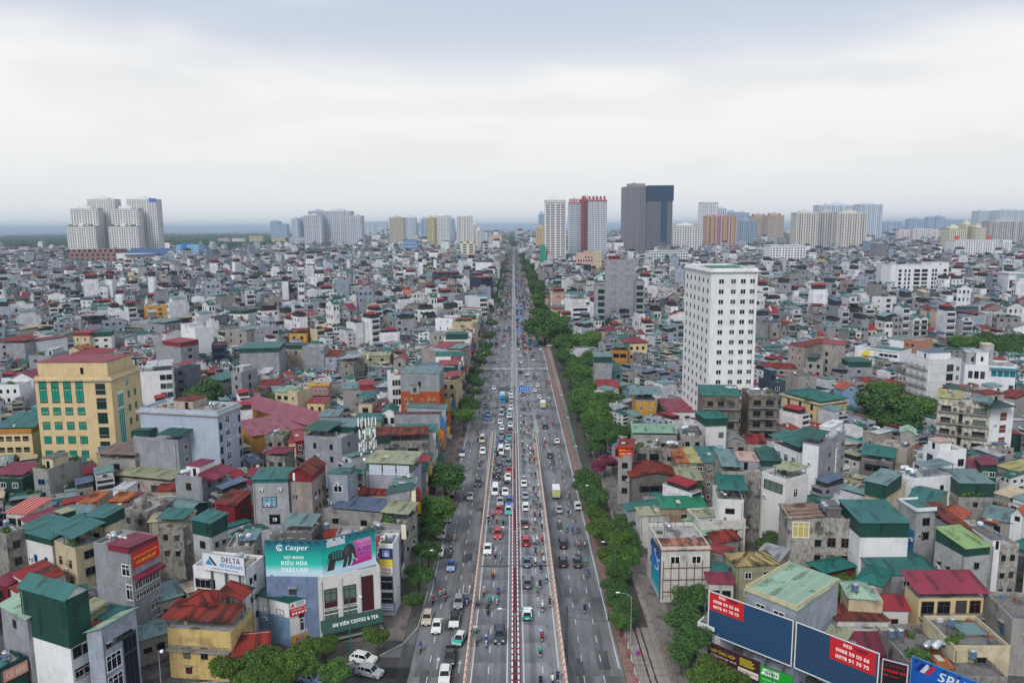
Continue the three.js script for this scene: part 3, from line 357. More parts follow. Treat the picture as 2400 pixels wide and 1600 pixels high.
{ // railway: ballast, sleepers, two rails, plank deck of the crossing
  const px = (D) => lerp(22, 23.6, smooth(120, 370, D)) + Math.max(0, D - 370) * 0.0055;
  const g = new MB(), sl = new MB(); for (let D = 60; D < 1900; D += 20) { const a = px(D), b = px(D + 20); g.hexa([[a - 2.4, 0, -D], [a + 2.4, 0, -D], [b + 2.4, 0, -D - 20], [b - 2.4, 0, -D - 20]], [[a - 1.5, 0.22, -D], [a + 1.5, 0.22, -D], [b + 1.5, 0.22, -D - 20], [b - 1.5, 0.22, -D - 20]]); }
  const t = thing('railway_track', 'single railway track on dark ballast beside the avenue trees', 'railway track'); const bal = part(t, 'ballast', g.geo(), std({ color: new THREE.Color(0.075, 0.062, 0.055), map: TX.slab, roughness: 1 }));
  for (let D = 127; D < 500; D += 0.9) { const a = px(D); sl.box(a - 1.0, a + 1.0, 0.2, 0.29, -D - 0.12, -D + 0.12); } const S = part(t, 'sleeper_row', sl.geo(), SLAB('dconc')); S.userData.kind = 'stuff';
  for (const s of [-0.5, 0.5]) { const r = new MB(); for (let D = 60; D < 1900; D += 20) r.bar([px(D) + s, 0.36, -D], [px(D + 20) + s, 0.36, -D - 20], 0.05); part(t, 'rail', r.geo(), P('#4a403c', 0.5, 0.5)); }
  const dk = thing('plank_crossing', 'wooden plank deck over the railway between broken fences', 'plank crossing', 0, 0, -110), pr = rng(5), PL = [0.9, 1, 1.1].map((k, i) => { const m = std({ color: new THREE.Color(0.27 * k, 0.245 * k, 0.23 * k), map: TX.dirty, roughness: 0.95 }); m.name = 'plank_wood_' + i; return m; });
  for (let D = 98; D < 127; D += 0.72) for (const [x0, x1] of [[-2.6, -0.62], [-0.42, 0.42], [0.62, 2.7]]) part(dk, 'plank', boxGeo(x0 + pr() * 0.1, x1 - pr() * 0.1, 0.2, 0.36 + pr() * 0.03, -0.33, 0.33), PL[Math.floor(pr() * 3)], px(D), 0, 110 - D);
  struct('track_verge', new MB().box(19.65, 25.2, 0, 0.06, -1900, -60).geo(), std({ color: new THREE.Color(0.27, 0.235, 0.205), map: TX.dirty, roughness: 1 }));
  const rf = thing('rail_fence', 'broken red and white fence beside the plank crossing, avenue side', 'fence', 19.4, 0, -112), r2 = thing('rail_fence', 'rusty leaning fence beside the plank crossing, tree side', 'fence', 25.4, 0, -112), RW = [P('#b9323e', 0.7), P('#d6d3cf', 0.7), P('#8d7468', 0.8)];
  for (let i = 0; i < 13; i++) { const p = part(rf, 'fence_post', boxGeo(-0.06, 0.06, 0, 1.15, -0.06, 0.06), RW[i % 2], 0, 0, 12 - i * 1.9); p.rotation.z = (pr() - 0.5) * 0.25; const q = part(rf, 'fence_rail', boxGeo(-0.04, 0.04, 0.55 + 0.4 * (i % 2), 0.65 + 0.4 * (i % 2), -1.9, 0, 1), RW[(i + 1) % 2], 0, 0, 12 - i * 1.9); q.rotation.x = (pr() - 0.5) * 0.1; const s = part(r2, 'fence_post', boxGeo(-0.05, 0.05, 0, 1.4, -0.05, 0.05), RW[2], 0, 0, 12 - i * 1.9); s.rotation.z = (pr() - 0.5) * 0.4; part(r2, 'fence_rail', boxGeo(-0.04, 0.04, 0.9, 1, -1.9, 0, 1), RW[2], 0, 0, 12 - i * 1.9).rotation.x = (pr() - 0.5) * 0.2; }
  const gf = thing('rail_fence', 'long green mesh fence between pavement and railway', 'fence', 19.75, 0, -255), gm = new MB(); for (let z = -60; z < 80; z += 2.5) gm.box(-0.05, 0.05, 0, 1.8, z, z + 0.08); gm.box(-0.03, 0.03, 1.7, 1.8, -60, 80).box(-0.03, 0.03, 0.9, 0.97, -60, 80); part(gf, 'fence_rails', gm.geo(), P('#2f8f78', 0.6)); 
}
// ------------------------------------------------------------------ the houses that can be told apart: place, turn, size, walls, roof pieces, windows
const HL = [];
function H(label, cat, x, z, rot, w, d, h, wall, roofs, wins) { HL.push({ label, x, z, rot, w, d, h }); return house(label, cat, x, z, rot, w, d, h, wall, roofs, wins); }
// ------------------------------------------------------------------ towers
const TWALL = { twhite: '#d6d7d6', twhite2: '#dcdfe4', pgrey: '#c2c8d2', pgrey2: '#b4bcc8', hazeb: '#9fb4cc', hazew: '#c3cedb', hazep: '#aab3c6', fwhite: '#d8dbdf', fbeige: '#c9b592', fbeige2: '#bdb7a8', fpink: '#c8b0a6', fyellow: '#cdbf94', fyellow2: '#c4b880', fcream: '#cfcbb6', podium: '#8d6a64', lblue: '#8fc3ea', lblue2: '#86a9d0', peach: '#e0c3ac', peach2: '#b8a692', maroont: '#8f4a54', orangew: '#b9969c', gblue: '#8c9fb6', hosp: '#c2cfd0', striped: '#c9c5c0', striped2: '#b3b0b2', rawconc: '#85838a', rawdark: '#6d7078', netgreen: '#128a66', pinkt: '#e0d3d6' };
const TM = (n) => mat('tower ' + n, () => std({ color: new THREE.Color(TWALL[n]), roughness: 0.9 }));
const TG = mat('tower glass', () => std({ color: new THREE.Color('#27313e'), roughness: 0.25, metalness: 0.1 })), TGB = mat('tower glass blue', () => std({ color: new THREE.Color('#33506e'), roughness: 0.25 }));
function tower(label, x, z, w, d, h, fl, bays, wall, style = 'grid', acc = '', extra = '') {
  const t = thing('tower_block', label, 'tower block', x, 0, z), M = TM(wall), far = Math.hypot(x, z) > 2500;
  foot.push([x, z, 1, 0, w / 2 + 2, d / 2 + 2]);
  if (style === 'plain') { part(t, 'wall', boxGeo(-w / 2, w / 2, 0, h, -d / 2, d / 2), M); }
  else {
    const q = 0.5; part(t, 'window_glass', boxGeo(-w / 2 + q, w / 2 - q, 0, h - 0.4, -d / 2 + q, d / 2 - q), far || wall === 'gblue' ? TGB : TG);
    const fh = h / fl, bw = w / bays, nd = Math.max(3, Math.round(d / bw)), bd = d / nd;
    const vert = style === 'vert';
    const pier = new MB(), band = new MB();
    for (let i = 0; i <= bays; i++) { const xx = clamp(-w / 2 + i * bw, -w / 2, w / 2), t2 = bw * (i % 4 === 0 ? 0.3 : 0.2) * (vert && i % 3 === 0 ? 1.6 : 1); pier.box(Math.max(-w / 2, xx - t2), Math.min(w / 2, xx + t2), 0, h, d / 2 - q - 0.1, d / 2 + (vert ? 0.5 : 0)); pier.box(Math.max(-w / 2, xx - t2), Math.min(w / 2, xx + t2), 0, h, -d / 2, -d / 2 + q + 0.1); }
    for (let i = 0; i <= nd; i++) { const zz = -d / 2 + i * bd, t2 = bd * (i % 3 === 0 ? 0.34 : 0.22); for (const s of [-1, 1]) pier.box(s > 0 ? w / 2 - q - 0.1 : -w / 2, s > 0 ? w / 2 : -w / 2 + q + 0.1, 0, h, Math.max(-d / 2 + 0.01, zz - t2), Math.min(d / 2 - 0.01, zz + t2)); }
    const p = vert ? 0.12 : 0.05; for (let k = 0; k < fl; k++) { const y = k * fh; band.box(-w / 2 + p, w / 2 - p, y, y + fh * (vert ? 0.28 : 0.42), -d / 2 + p, d / 2 - p); if (style === 'balc') for (let i = 1; i < bays; i += 2) band.box(-w / 2 + i * bw - bw * 0.35, -w / 2 + i * bw + bw * 0.35, y, y + fh * 0.36, d / 2 - 0.1, d / 2 + 1.1, 1); }
    band.box(-w / 2, w / 2, h - fh * 0.6, h, -d / 2, d / 2);
    const piers = part(t, 'wall', pier.geo(), acc === 'orange' ? TM('orangew') : M); const b = part(t, 'floor_bands', band.geo(), acc === 'maroon' ? TM('fwhite') : M); b.userData.kind = 'stuff';
    if (acc === 'maroon') { const g = new MB(); for (let i = 1; i < bays; i += 2) g.box(-w / 2 + i * bw - bw * 0.2, -w / 2 + i * bw + bw * 0.2, 4, h - 6, d / 2 - 0.4, d / 2 + 0.12); part(t, 'coloured_panels', g.geo(), TM('maroont')); }
    if (acc === 'orange') { const g = new MB(); for (const i of [0, 2, 7, 10]) g.box(-w / 2 + i * bw, -w / 2 + (i + 1.1) * bw, 0, h + 2, d / 2 - 0.2, d / 2 + 1.2); part(t, 'coloured_bay', g.geo(), P('#a88a5c', 0.8)); const g2 = new MB(); for (const i of [3, 5, 8]) g2.box(-w / 2 + i * bw, -w / 2 + (i + 0.7) * bw, 0, h, d / 2 - 0.2, d / 2 + 0.9); part(t, 'coloured_bay', g2.geo(), P('#7d6070', 0.8)); }
    if (acc === 'yellow') { const g = new MB(); for (const i of [0, 4, 8]) for (let k = 0; k < fl; k += 2) g.box(-w / 2 + i * bw, -w / 2 + (i + 1) * bw, k * fh, k * fh + fh * 0.5, d / 2 - 0.1, d / 2 + 0.2); part(t, 'coloured_panels', g.geo(), P('#c4b76c', 0.8)); }
    if (acc === 'bluestrip') part(t, 'coloured_bay', boxGeo(-w * 0.28, -w * 0.05, 0, h + 3, -d / 2 + 1, d / 2 + 1), P('#1f6fb8', 0.7));
    if (acc === 'strip') part(t, 'stair_strip', boxGeo(-w * 0.15, w * 0.15, 0, h - 4, d / 2 - 0.4, d / 2 + 0.4), P('#8a7568', 0.8));
    if (acc === 'bluenet') { part(t, 'safety_net', boxGeo(-w / 2 - 1, w / 2 + 1.5, h * 0.82, h + 4, -d / 2 - 1, d / 2 + 1.5, 1), P('#1a3550', 0.85)); part(t, 'safety_net', boxGeo(w * 0.05, w * 0.28, h * 0.28, h * 0.82, d / 2 - 0.4, d / 2 + 1.4, 1), P('#1c3d5c', 0.85)); }
    if (acc === 'maroontop') { const g = new MB(); for (let i = 0; i < 5; i++) g.box(-w / 2 + i * w / 5, -w / 2 + i * w / 5 + w / 9, h, h + 6, d / 2 - 1, d / 2); g.box(-w / 2, w / 2, h - 3, h - 1, d / 2 - 0.3, d / 2 + 0.4); part(t, 'roof_crown', g.geo(), P('#a53246', 0.7)); }
    if (acc === 'sign') part(t, 'sign_board', boxGeo(w / 2 - 15, w / 2, h - 6, h + 1.6, d / 2 + 0.1, d / 2 + 0.6, 1), P('#3b5fae', 0.6));
    if (acc === 'redhut' || acc === 'redsign') for (const s of [-0.35, 0.32]) part(t, 'roof_hut', boxGeo(s * w - 3, s * w + 3, h - 0.1, h + 7, -3, 3), P('#b8433c', 0.8));
    if (acc === 'crown') part(t, 'roof_crown', boxGeo(-w * 0.3, w * 0.4, h - 0.1, h + 7, -d * 0.3, d * 0.3), M);
  }
  if (acc === 'garden') for (let i = 0; i < 4; i++) { const b = part(t, 'roof_plants', BUSH[i % 2], LEAFM[1], -w / 2 + 6 + i * w * 0.24, h + 1, d * 0.2); b.scale.set(4, 3.2, 3); b.userData.kind = 'stuff'; }
  if (acc === 'navyroof') { const g = new MB(); slab(g, [[-w * 0.3, h - 3, d / 2 + 6], [w / 2 + 2, h - 1, d / 2 + 6], [w / 2 + 2, h + 8, -d / 2], [-w * 0.4, h + 8, -d / 2]], 0.5); part(t, 'roof', g.geo(), P('#1f4a78', 0.6)); part(t, 'shop_band', boxGeo(-w * 0.35, -w * 0.05, 1, 6, d / 2, d / 2 + 0.4), P('#16504e', 0.6)); }
  else if (acc !== 'bluenet' && h > 60) { const r = part(t, 'roof_plant_room', boxGeo(-w * 0.28, w * 0.2, h - 0.1, h + 4 + (bays % 3), -d * 0.25, d * 0.25), M); part(r, 'roof_hut', boxGeo(-w * 0.1, w * 0.05, h + 3, h + 7 + (bays % 3), -d * 0.12, d * 0.12), M); }
}
// ------------------------------------------------------------------ signs and billboards
function print(w, h, draw) { const c = document.createElement('canvas'); c.width = w; c.height = h; const g = c.getContext('2d'); g.textBaseline = 'middle'; g.textAlign = 'center'; draw(g, w, h); const t = new THREE.CanvasTexture(c); t.colorSpace = THREE.SRGBColorSpace; t.anisotropy = 8; const m = std({ map: t, roughness: 0.6 }); m.name = 'printed_sheet'; return m; }
// lettering: letters one by one, with the Vietnamese accents that the font lacks drawn over and under them
function fit(g, s, x, y, size, max, font = 'bold #px sans-serif') {
  const L = []; for (const c of s.normalize('NFD')) { if (/[\u0300-\u036f]/.test(c)) L[L.length - 1][1] += c; else L.push([c, '']); }
  const plain = L.map((l) => l[0]).join(''); let q = size; do { g.font = font.replace('#', q); q -= 1; } while (max && g.measureText(plain).width > max && q > 4);
  const total = g.measureText(plain).width, al = g.textAlign; g.textAlign = 'left'; let px = x - total / 2; g.strokeStyle = g.fillStyle; g.lineWidth = q * 0.085; g.lineCap = 'butt';
  for (const [c, m] of L) { const w = g.measureText(c).width, cx = px + w / 2, e = q * 0.13; let top = y - q * (c === c.toUpperCase() ? 0.46 : 0.36); g.fillText(c, px, y);
    const line = (...p) => { g.beginPath(); g.moveTo(p[0], p[1]); for (let i = 2; i < p.length; i += 2) g.lineTo(p[i], p[i + 1]); g.stroke(); };
    if (m.includes('\u0302')) { line(cx - e, top + e * 0.4, cx, top - e * 0.3, cx + e, top + e * 0.4); top -= e * 0.9; } if (m.includes('\u0306')) { line(cx - e, top - e * 0.3, cx, top + e * 0.4, cx + e, top - e * 0.3); top -= e * 0.9; }
    if (m.includes('\u031b')) line(cx + w * 0.36, y - q * 0.28, cx + w * 0.56, y - q * 0.46); if (m.includes('\u0301')) line(cx - e * 0.4, top + e * 0.4, cx + e * 0.7, top - e * 0.6); if (m.includes('\u0300')) line(cx + e * 0.4, top + e * 0.4, cx - e * 0.7, top - e * 0.6); if (m.includes('\u0323')) g.fillRect(cx - q * 0.05, y + q * 0.45, q * 0.1, q * 0.1); if (m.includes('\u0309') || m.includes('\u0303')) line(cx - e * 0.6, top, cx + e * 0.4, top - e * 0.5, cx, top + e * 0.4);
    px += w; }
  g.textAlign = al;
}
function panel(a, b, h, m, frame, o = {}) {   // board between two top corners a, b (x, y, z); sheet faces to the right-hand side of a -> b seen from above
  const w = Math.hypot(b[0] - a[0], b[2] - a[2]), ry = Math.atan2(-(b[2] - a[2]), b[0] - a[0]);
  return { x: (a[0] + b[0]) / 2, y: a[1] - h, z: (a[2] + b[2]) / 2, w, h, ry, m, frame, ...o };
}
function board(name, label, cat, p, group) {
  const t = thing(name, label, cat, p.x, p.y, p.z, p.ry, group), w = p.w, h = p.h;
  part(t, 'backing', boxGeo(-w / 2, w / 2, 0, h, -0.22, 0, 1), P('#4b4f52', 0.8)); const s = part(t, 'printed_sheet', new MB().quad([-w / 2, 0, 0.012], [w / 2, 0, 0.012], [w / 2, h, 0.012], [-w / 2, h, 0.012], true).geo(), p.m);
  if (p.frame) { const g = new MB(), f = 0.14; g.box(-w / 2 - 0.02, w / 2 + 0.02, h - f, h + 0.03, 0.02, 0.08, 1).box(-w / 2 - 0.02, w / 2 + 0.02, -0.03, f, 0.02, 0.08, 1).box(-w / 2 - 0.02, -w / 2 + f, f, h - f, 0.02, 0.08, 1).box(w / 2 - f, w / 2 + 0.02, f, h - f, 0.02, 0.08, 1); part(t, 'frame', g.geo(), P(p.frame, 0.5)); }
  if (p.lamps) for (let i = 0; i < p.lamps; i++) { const x = -w / 2 + (i + 0.5) * w / p.lamps; const l = part(t, 'spotlight', boxGeo(-0.16, 0.16, -0.08, 0.1, 0.5, 0.75, 1), DARK, x, h - 0.15, 0); part(l, 'lamp_arm', new MB().bar([0, 0.1, -0.1], [0, 0, 0.6], 0.03).geo(), DARK); }
  if (p.legs) for (let i = 0; i < p.legs; i++) { const x = -w / 2 + (i + 0.5) * w / p.legs; part(t, 'leg', boxGeo(-0.14, 0.14, -p.y, 0.05, -0.55, -0.25), POSTM, x, 0, 0); }
  return t;
}
function onHouse(H0, f, u0, u1, y0, y1, m, off = 0.06, frame) {   // sign fixed on a house's face
  const q = new THREE.Vector3(), F = faceFrame(f, H0.w, H0.d), s = (u0 + u1) / 2 - 0.5, [cx, cz] = F.at(s * F.L); q.set(cx, 0, cz).applyAxisAngle(new THREE.Vector3(0, 1, 0), H0.rot);
  const ry = H0.rot + F.ry; return { x: H0.x + q.x + Math.sin(ry) * (off + 0.22), y: y0, z: H0.z + q.z + Math.cos(ry) * (off + 0.22), w: (u1 - u0) * F.L, h: y1 - y0, ry, m, frame };
}
H('tall grey house with crimson roof and a red and yellow rental banner','house',-69.2,-127.3,-0.335,8.3,6.2,17,'bluegrey','flat;shed crimson r=.7 s=.5 dir=b u=.45,1 v=-.05,1 sk=crimson;awn crimson R y=12.6 o=1.3;ac T 4;tank 1 .25 .4','R 1x7 1.5x2.5 wh y=11 gap=0;R 1x7 1.5x1.1 wh y=8.6 gap=0;R 2x3 1.3x1.9 wh y=5.5 u=.55,.98;F 1x1 2x2.2 wh y=13.6 u=.72,.98;F 1x1 1.8x3 wh y=9.6 u=.8,1');
H('white house under a dark green gabled metal top storey','house',-69,-105.9,-0.414,10.1,3.5,19,'white','gable teal ax=w s=1.6 r=.1;clad dgreen h=7.5','R 3x2 1.9x1.7 dk y=10.5;R 3x2 1.9x1.2 wh y=7');
H('grey house with a pale green roof and overgrown roof terrace','house',-75.5,-108.8,-0.564,8.2,3.5,14.5,'bluegrey','shed pgreen r=.2 s=.8 dir=f','F 1x1 .7 x');
H('old cream house with a balcony and green door below a planted terrace','house',-72.1,-107.9,-0.198,3.5,3.5,11.5,'dirtycream','flat;plants .4 .5;plants .8 .4;bal R 1,2','R 3x2 1x1.6 dk');
H('pale blue office with a big dark glass front and lean-to green roof','house',-60.4,-105.3,-0.373,3.1,6.1,13.5,'paleblue','shed pgreen r=.15 s=1.5 dir=l','R 1x5 .9x.9 dk y=11.8 u=.08,.85;R 2x1 5.2x2.6 wh y=8.9 u=.02,.5 glass=navy;R 1x1 6.5x10 dk y=6.8 u=.52,.96 glass=navy');
H('white house with beige flank under the blue and black window sign','house',-50.5,-125.7,-0.204,10,6,13.5,'white','flat','F 1x4 1x1.6 dk y=11.2 u=.03,.42;R 3x2 .8x1.1 dk u=.15,.6');
H('old yellow villa with arched windows, balcony and rusty tin roofs','house',-50.2,-116.4,-0.125,10.8,8,8.6,'yellow','shed red r=1.9 s=.8 dir=f u=-.04,.5 v=-.03,.55;shed rust r=1.9 s=.7 dir=f u=.42,1.03 v=-.03,.5;hip red r=2.6 s=1.3 u=.1,.62 v=.4,1;shed red r=3.4 s=1.2 dir=r u=.66,1 v=.5,1;bal F 1','F 1x2 1.2x2 br y=4.6 u=.15,.7;F 1x1 2 x1.8 br y=1.6 u=.15,.45 glass=maroon;R 1x1 1x1.2 dk y=4');
H('white house with two broad teal shed roofs in steps','house',-92.7,-143,-0.431,11.1,6.9,12,'offwhite','shed teal r=1.4 s=.8 dir=f sk=dgreen','F 2x3 .9x1.5 blue y=8.5 u=.1,.95');
H('old yellow and concrete house with a sloping teal roof over its terrace','house',-84.3,-137.9,-0.560,7.8,5,13,'dirtycream','shed teal r=2.4 s=1 dir=f o=.8;plants .7 .2','F 2x2 1x1.6 br y=9.5;R 2x1 2x1.6 dk');
H('small cream roof house with a dark teal cap','house',-81.6,-143.5,-0.323,4.5,5,14.5,'cream','shed teal r=2 s=.5 sk=dgreen dir=f','F 1x1 1.4x1 dk y=12.6');
H('beige house with olive roof and a green box room on top','house',-93.8,-151.1,-0.566,6.5,4.9,11.5,'beige','shed olive r=.3 s=.3 dir=f;pent dgreen h=2.2 u=.15,.6 v=.2,.75 cap=olive','R 2x2 1x1.3 dk');
H('weathered concrete house with a small dome on the roof','house',-79.2,-155.3,-0.350,7.5,7.2,13,'oldconc','flat;dome .5 .3','F 2x2 1x1.3 dk');
H('low house with an orange tin roof beside the domed house','house',-101.7,-175,-0.101,4.2,5.8,7.5,'beige','shed orange r=.2 s=.7 dir=f','F 1x2 1x1 dk');
H('low house with orange and red tin strips beside the domed house','house',-92.1,-167.6,-0.055,4.2,5.5,8.5,'beige','shed red r=.2 s=.9 dir=f v=0,.55;shed orange r=1.2 s=.7 dir=f v=.5,1.3','');
H('low white shed with red roof and flat white box in front of the orange roofs','house',-93.1,-173.2,-0.015,5.3,6,8.5,'white','shed crimson r=.2 s=.5 dir=b;pent white h=2 u=-.1,.5 v=.5,1.4 cap=pale','');
H('long dark green shed with pale teal gable roof','house',-78,-168.5,-0.367,10.3,5.8,8.5,'dgreen','gable slate ax=w s=1 r=.1','');
H('long low house with a bright red lean-to roof and blue wall panels','house',-81.6,-177.6,0.053,11.2,3.5,9,'beige','shed red r=.3 s=.6 dir=f','F 1x3 3x1.6 wh glass=sky u=.05,.6;F 1x1 4x1.6 br u=.65,.95 glass=rust');
H('brown house with a rusted tin roof above red walls','house',-64,-164.1,-0.246,5.1,6.4,11,'maroonw','shed rust r=.3 s=1 dir=f','R 2x1 2x1.4 dk');
H('low red walled house with a rusty roof beside palm pots','house',-66.6,-164.5,-0.431,3.4,5.9,8.5,'maroonw','shed rust r=.2 s=.8 dir=l','');
H('grey house with a tall dark green metal box on its roof','house',-60.6,-142.8,-0.427,4.9,4.2,12.5,'pale','shed teal r=3 s=.5 dir=f sk=dgreen;plants .2 .2','');
H('flat grey concrete roof building behind the window sign','house',-53.2,-140.7,0.108,5.1,7.1,11,'conc','flat;tankv 2 .6 .3;shed slate r=1.6 s=.3 dir=f u=.5,1 v=.2,.8','');
H('green roofed terrace on posts with wire mesh in front of the beige roof','house',-70.8,-150.3,-0.092,5.4,4.6,11,'oldconc','shed teal r=2.2 s=.5 dir=f','F 2x2 1x1.3 dk');
H('low house with a beige tin roof between green roofs','house',-71.9,-151.1,0.145,8.3,3.5,12,'beige','shed beige r=.2 s=.6 dir=f','');
H('low house with a red ribbed roof next to blue tarpaulin pots','house',-91.5,-134.8,-0.599,3.6,5.2,8,'dirtywhite','shed red2 r=.2 s=.7 dir=f','');
H('long low red roof in front of the yellow house','house',-87.7,-130.4,-0.614,3.6,7.8,8,'dirtywhite','shed red r=.2 s=.7 dir=f','');
H('low hall with a striped red and cream roof','house',-112.3,-166.7,-0.184,5.4,7.5,8.5,'dirtywhite','shed redstripe r=.2 s=1 dir=f','');
H('low hall with a faded crimson roof behind the green roofs','house',-105.7,-161.1,-0.697,7.6,6.5,8,'dirtywhite','shed crimson r=.2 s=.8 dir=f','');
H('open shed under a large crimson roof on a green steel frame','house',-132,-192.6,-0.074,7.5,6.4,8,'dgreen','shed crimson r=1.2 s=1 dir=f o=.6','');
H('pink signboard shop with a small teal awning','shop',-76.2,-104.4,-0.487,3.9,3.5,8,'dgreen','flat;awn teal T','R 1x3 1.6x1.4 wh y=2');
H('dark weathered house at the edge beside the white house','house',-99.3,-140.4,-0.481,5.1,3.5,13.5,'oldconc','flat;plants .6 .3','R 2x1 1.4x1.6 dk');
H('maroon shed beside the red ribbed roof','house',-95.2,-133.4,-0.367,4,3.5,7,'maroonw','shed crimson r=.1 s=.5','');
H('low house with an olive roof and white fascia beside the banner house','house',-72.4,-120.3,-0.496,3.6,3.5,8,'olivew','shed olive r=.3 s=.6 dir=f','');
H('low teal roof tucked against the banner house','house',-68.7,-120.5,-0.232,4.1,3.5,7,'dirtywhite','shed teal r=.1 s=.5','');
H('yellow eight storey office with green glass windows and crimson roof','office building',-128.8,-224.1,-0.014,22.5,16.4,29,'yellowc','flat col=crimson;cornice cream;pent yellowc h=4.6 u=.0,.92 v=.12,.98 cap=crimson2;acs 2','F 1x4 2.2x6.6 dk y=25.2 u=.02,.66 glass=emerald;F 6x4 2.2x2.3 dk y=19.4 u=.02,.66 gl=4.35 glass=emerald;F 5x1 2.9x3.3 dk y=26 u=.78,.93 gl=4.35 glass=dkgreen;R 1x1 3.4x17 wh y=16 u=.14,.4 glass=emerald;R 5x2 1.2x2 dk y=22.5 u=.45,.9 gl=4.2 glass=emerald;R 1x1 1.6x2.6 wh y=26.3 u=.45,.6 glass=emerald;L 1x2 4.5x24 dk y=13 u=.1,.9 glass=emerald');
H('yellow annex with ochre roof band beside the tall yellow office','office building',-151.3,-226.1,0.055,11,12,13,'yellowc','shed teal r=.2 s=2.2 dir=f v=.1,1;band ochre h=1.6','F 3x4 1.7x1.5 dk y=10');
H('cream and grey narrow house with a green roof terrace before the yellow office','house',-119,-189.5,-0.224,4.7,11.1,11.5,'conc','flat;plants .3 .1;plants .9 .8;pent cream h=3 u=.3,1 v=.15,.6 cap=dconc;tank 1 .6 .4','F 2x1 2.2x1.5 blue y=8.8');
H('low hall with a wide olive roof on square pillars','house',-95.2,-192.3,-0.266,16,7.6,7.5,'beige','shed olive r=1 s=.8 dir=f o=.5','F 1x2 3.5x1.8 dk y=5.5');
H('beige box house with a brown tin roof on short posts','house',-106.4,-199.8,-0.118,10.9,9,11,'greige','shed brown r=1.6 s=.5 dir=f','');
H('blue-grey house with three stepped dark green roofs','house',-94,-199,-0.296,14.5,9.9,16.5,'bluegrey','flat;shed green r=2.2 s=.8 dir=f u=.62,1.05 v=-.1,.8 sk=;shed green r=2 s=.5 dir=l u=-.05,.3 v=.1,.9 sk=dgreen;tank 1 .5 .6','R 3x2 1.6x1.6 wh');
H('grey house with crimson box room and crimson awning','house',-76.7,-177.6,-0.310,7.7,8.9,13,'bluegrey','flat;pent white h=2.6 u=.25,.75 v=.2,.8 cap=crimson;shed crimson r=.3 s=.9 dir=r u=.8,1.4 v=.1,1 sk=crimson;tank 1 .3 .1','');
H('white house with a crimson gable roof at the picture edge','house',-199.8,-304.4,0.028,8.6,9,12.5,'white','gable crimson ax=d s=2.4 r=.2','F 2x2 1x1.4 dk');
H('white house with dark windows beside the crimson gable','house',-197.5,-291.6,0.102,8.7,9,12,'white','flat;plants .5 .3','F 2x3 1x1.5 dk');
H('grey house with a red tin roof in front of plant terrace','house',-256.7,-386.2,-0.040,14.5,12,15,'bluegrey','shed red r=1.3 s=.7 dir=f','F 2x1 1.6x1.3 dk u=.1,.4');
H('small white house with dark shutters beside red roofs','house',-248.6,-396.6,-0.415,9.2,16.5,14,'white','flat;shed maroon r=1.2 s=.3','F 2x1 1.6x2.2 dk');
H('white house with wire mesh rails on its flat roof','house',-258.2,-411.3,0.580,8,9,14.5,'white','flat;shed slate r=2 s=.4 u=.3,1','F 2x3 1x1.3 dk');
H('grey house with dense plants on its roof','house',-223.1,-356.8,-0.035,11.2,13.4,13,'bluegrey','flat;plants .3 .3;plants .6 .5;pent pale h=3 u=.6,.9 v=.2,.8 cap=pale','');
H('cream house with an orange gable roof','house',-225,-386.5,-0.203,7.1,10,11,'cream','gable orange ax=d s=1.8','F 2x1 1x1.3 dk');
H('house with a long red hipped roof behind the yellow office','house',-214.5,-381.2,0.035,15.7,14.5,10.5,'cream','hip red2 r=.2 s=1.6','');
H('pale narrow house with red top beside the teal roof','house',-235.1,-410.5,-0.042,9.2,10,15,'cream','shed red2 r=1.8 s=.5 sk=maroonw','');
H('white house with a teal metal top storey and black windows','house',-228.3,-414,0.333,10.2,10,14,'offwhite','shed teal r=2.6 s=.4 sk=dgreen','F 2x2 1.8x1.3 dk');
H('broad pale grey blank wall with roof tanks','house',-220.7,-456.9,-0.394,34.1,13.4,15.5,'bluegrey','flat;tank 2 .4 .5;shed slate r=1.8 u=.5,1','');
H('pale grey house with a red box room behind the white block','house',-169.1,-373.8,-0.569,20.8,10.1,15,'bluegrey','flat;shed red2 r=2.2 s=.4 dir=f sk=maroonw u=.3,1','R 2x1 2x1.6 wh');
H('white five storey block with a dark canopy beside the yellow office','house',-138.6,-287.7,0.380,11,12,18,'white','flat;shed pale r=2.6 s=.4 u=.2,1;tank 1 .4 .7','F 3x2 2x2 dk u=.6,1');
H('pale blue seven storey block of flats with dark framed windows','apartment block',-89.1,-202.5,-0.215,23.6,10.7,23.5,'flatblue','flat;cornice pale;tank 2 .8 .5;tank 1 .45 .5;pent beige h=2.4 u=.35,.6 v=.3,.9 cap=rust;ac R 6','R 6x1 1.1x1.9 dk y=20 u=.03,.17 gl=3.35;R 6x1 2.6x2.2 wh y=21 u=.28,.5 gl=3.35 glass=mix;R 6x1 1x1.9 dk y=20 u=.86,.98 gl=3.35;F 1x1 .6x.6 dk y=19 u=.5,.6');
H('market hall wing with a long dusty crimson roof','market hall',-80.7,-254.9,-0.715,46.7,8.3,9,'ochre','shed mauve r=.3 s=1.6 dir=f o=.6','');
H('market hall front wing with ochre fascia and dusty crimson roof','market hall',-78.3,-238.6,0.602,17.8,15.5,8.2,'ochre','shed mauve r=.3 s=1.5 dir=f o=.6','');
H('blue-grey block with a teal roof room and rooftop heaters','house',-49.2,-201.3,-0.267,11.1,13.8,16.5,'bluegrey','flat;shed green r=2.4 s=.4 dir=f u=-.02,.62 v=0,.6 sk=;shed slate r=2 s=.3 u=.3,1 v=.5,1 sk=dgreen;tank 2 .4 .7','');
H('dark concrete house with a crimson hipped awning roof','house',-63.1,-196.4,-0.158,5.4,5.6,12,'oldconc','hip crimson r=1.2 s=.6','F 2x2 1.2x1.2 dk');
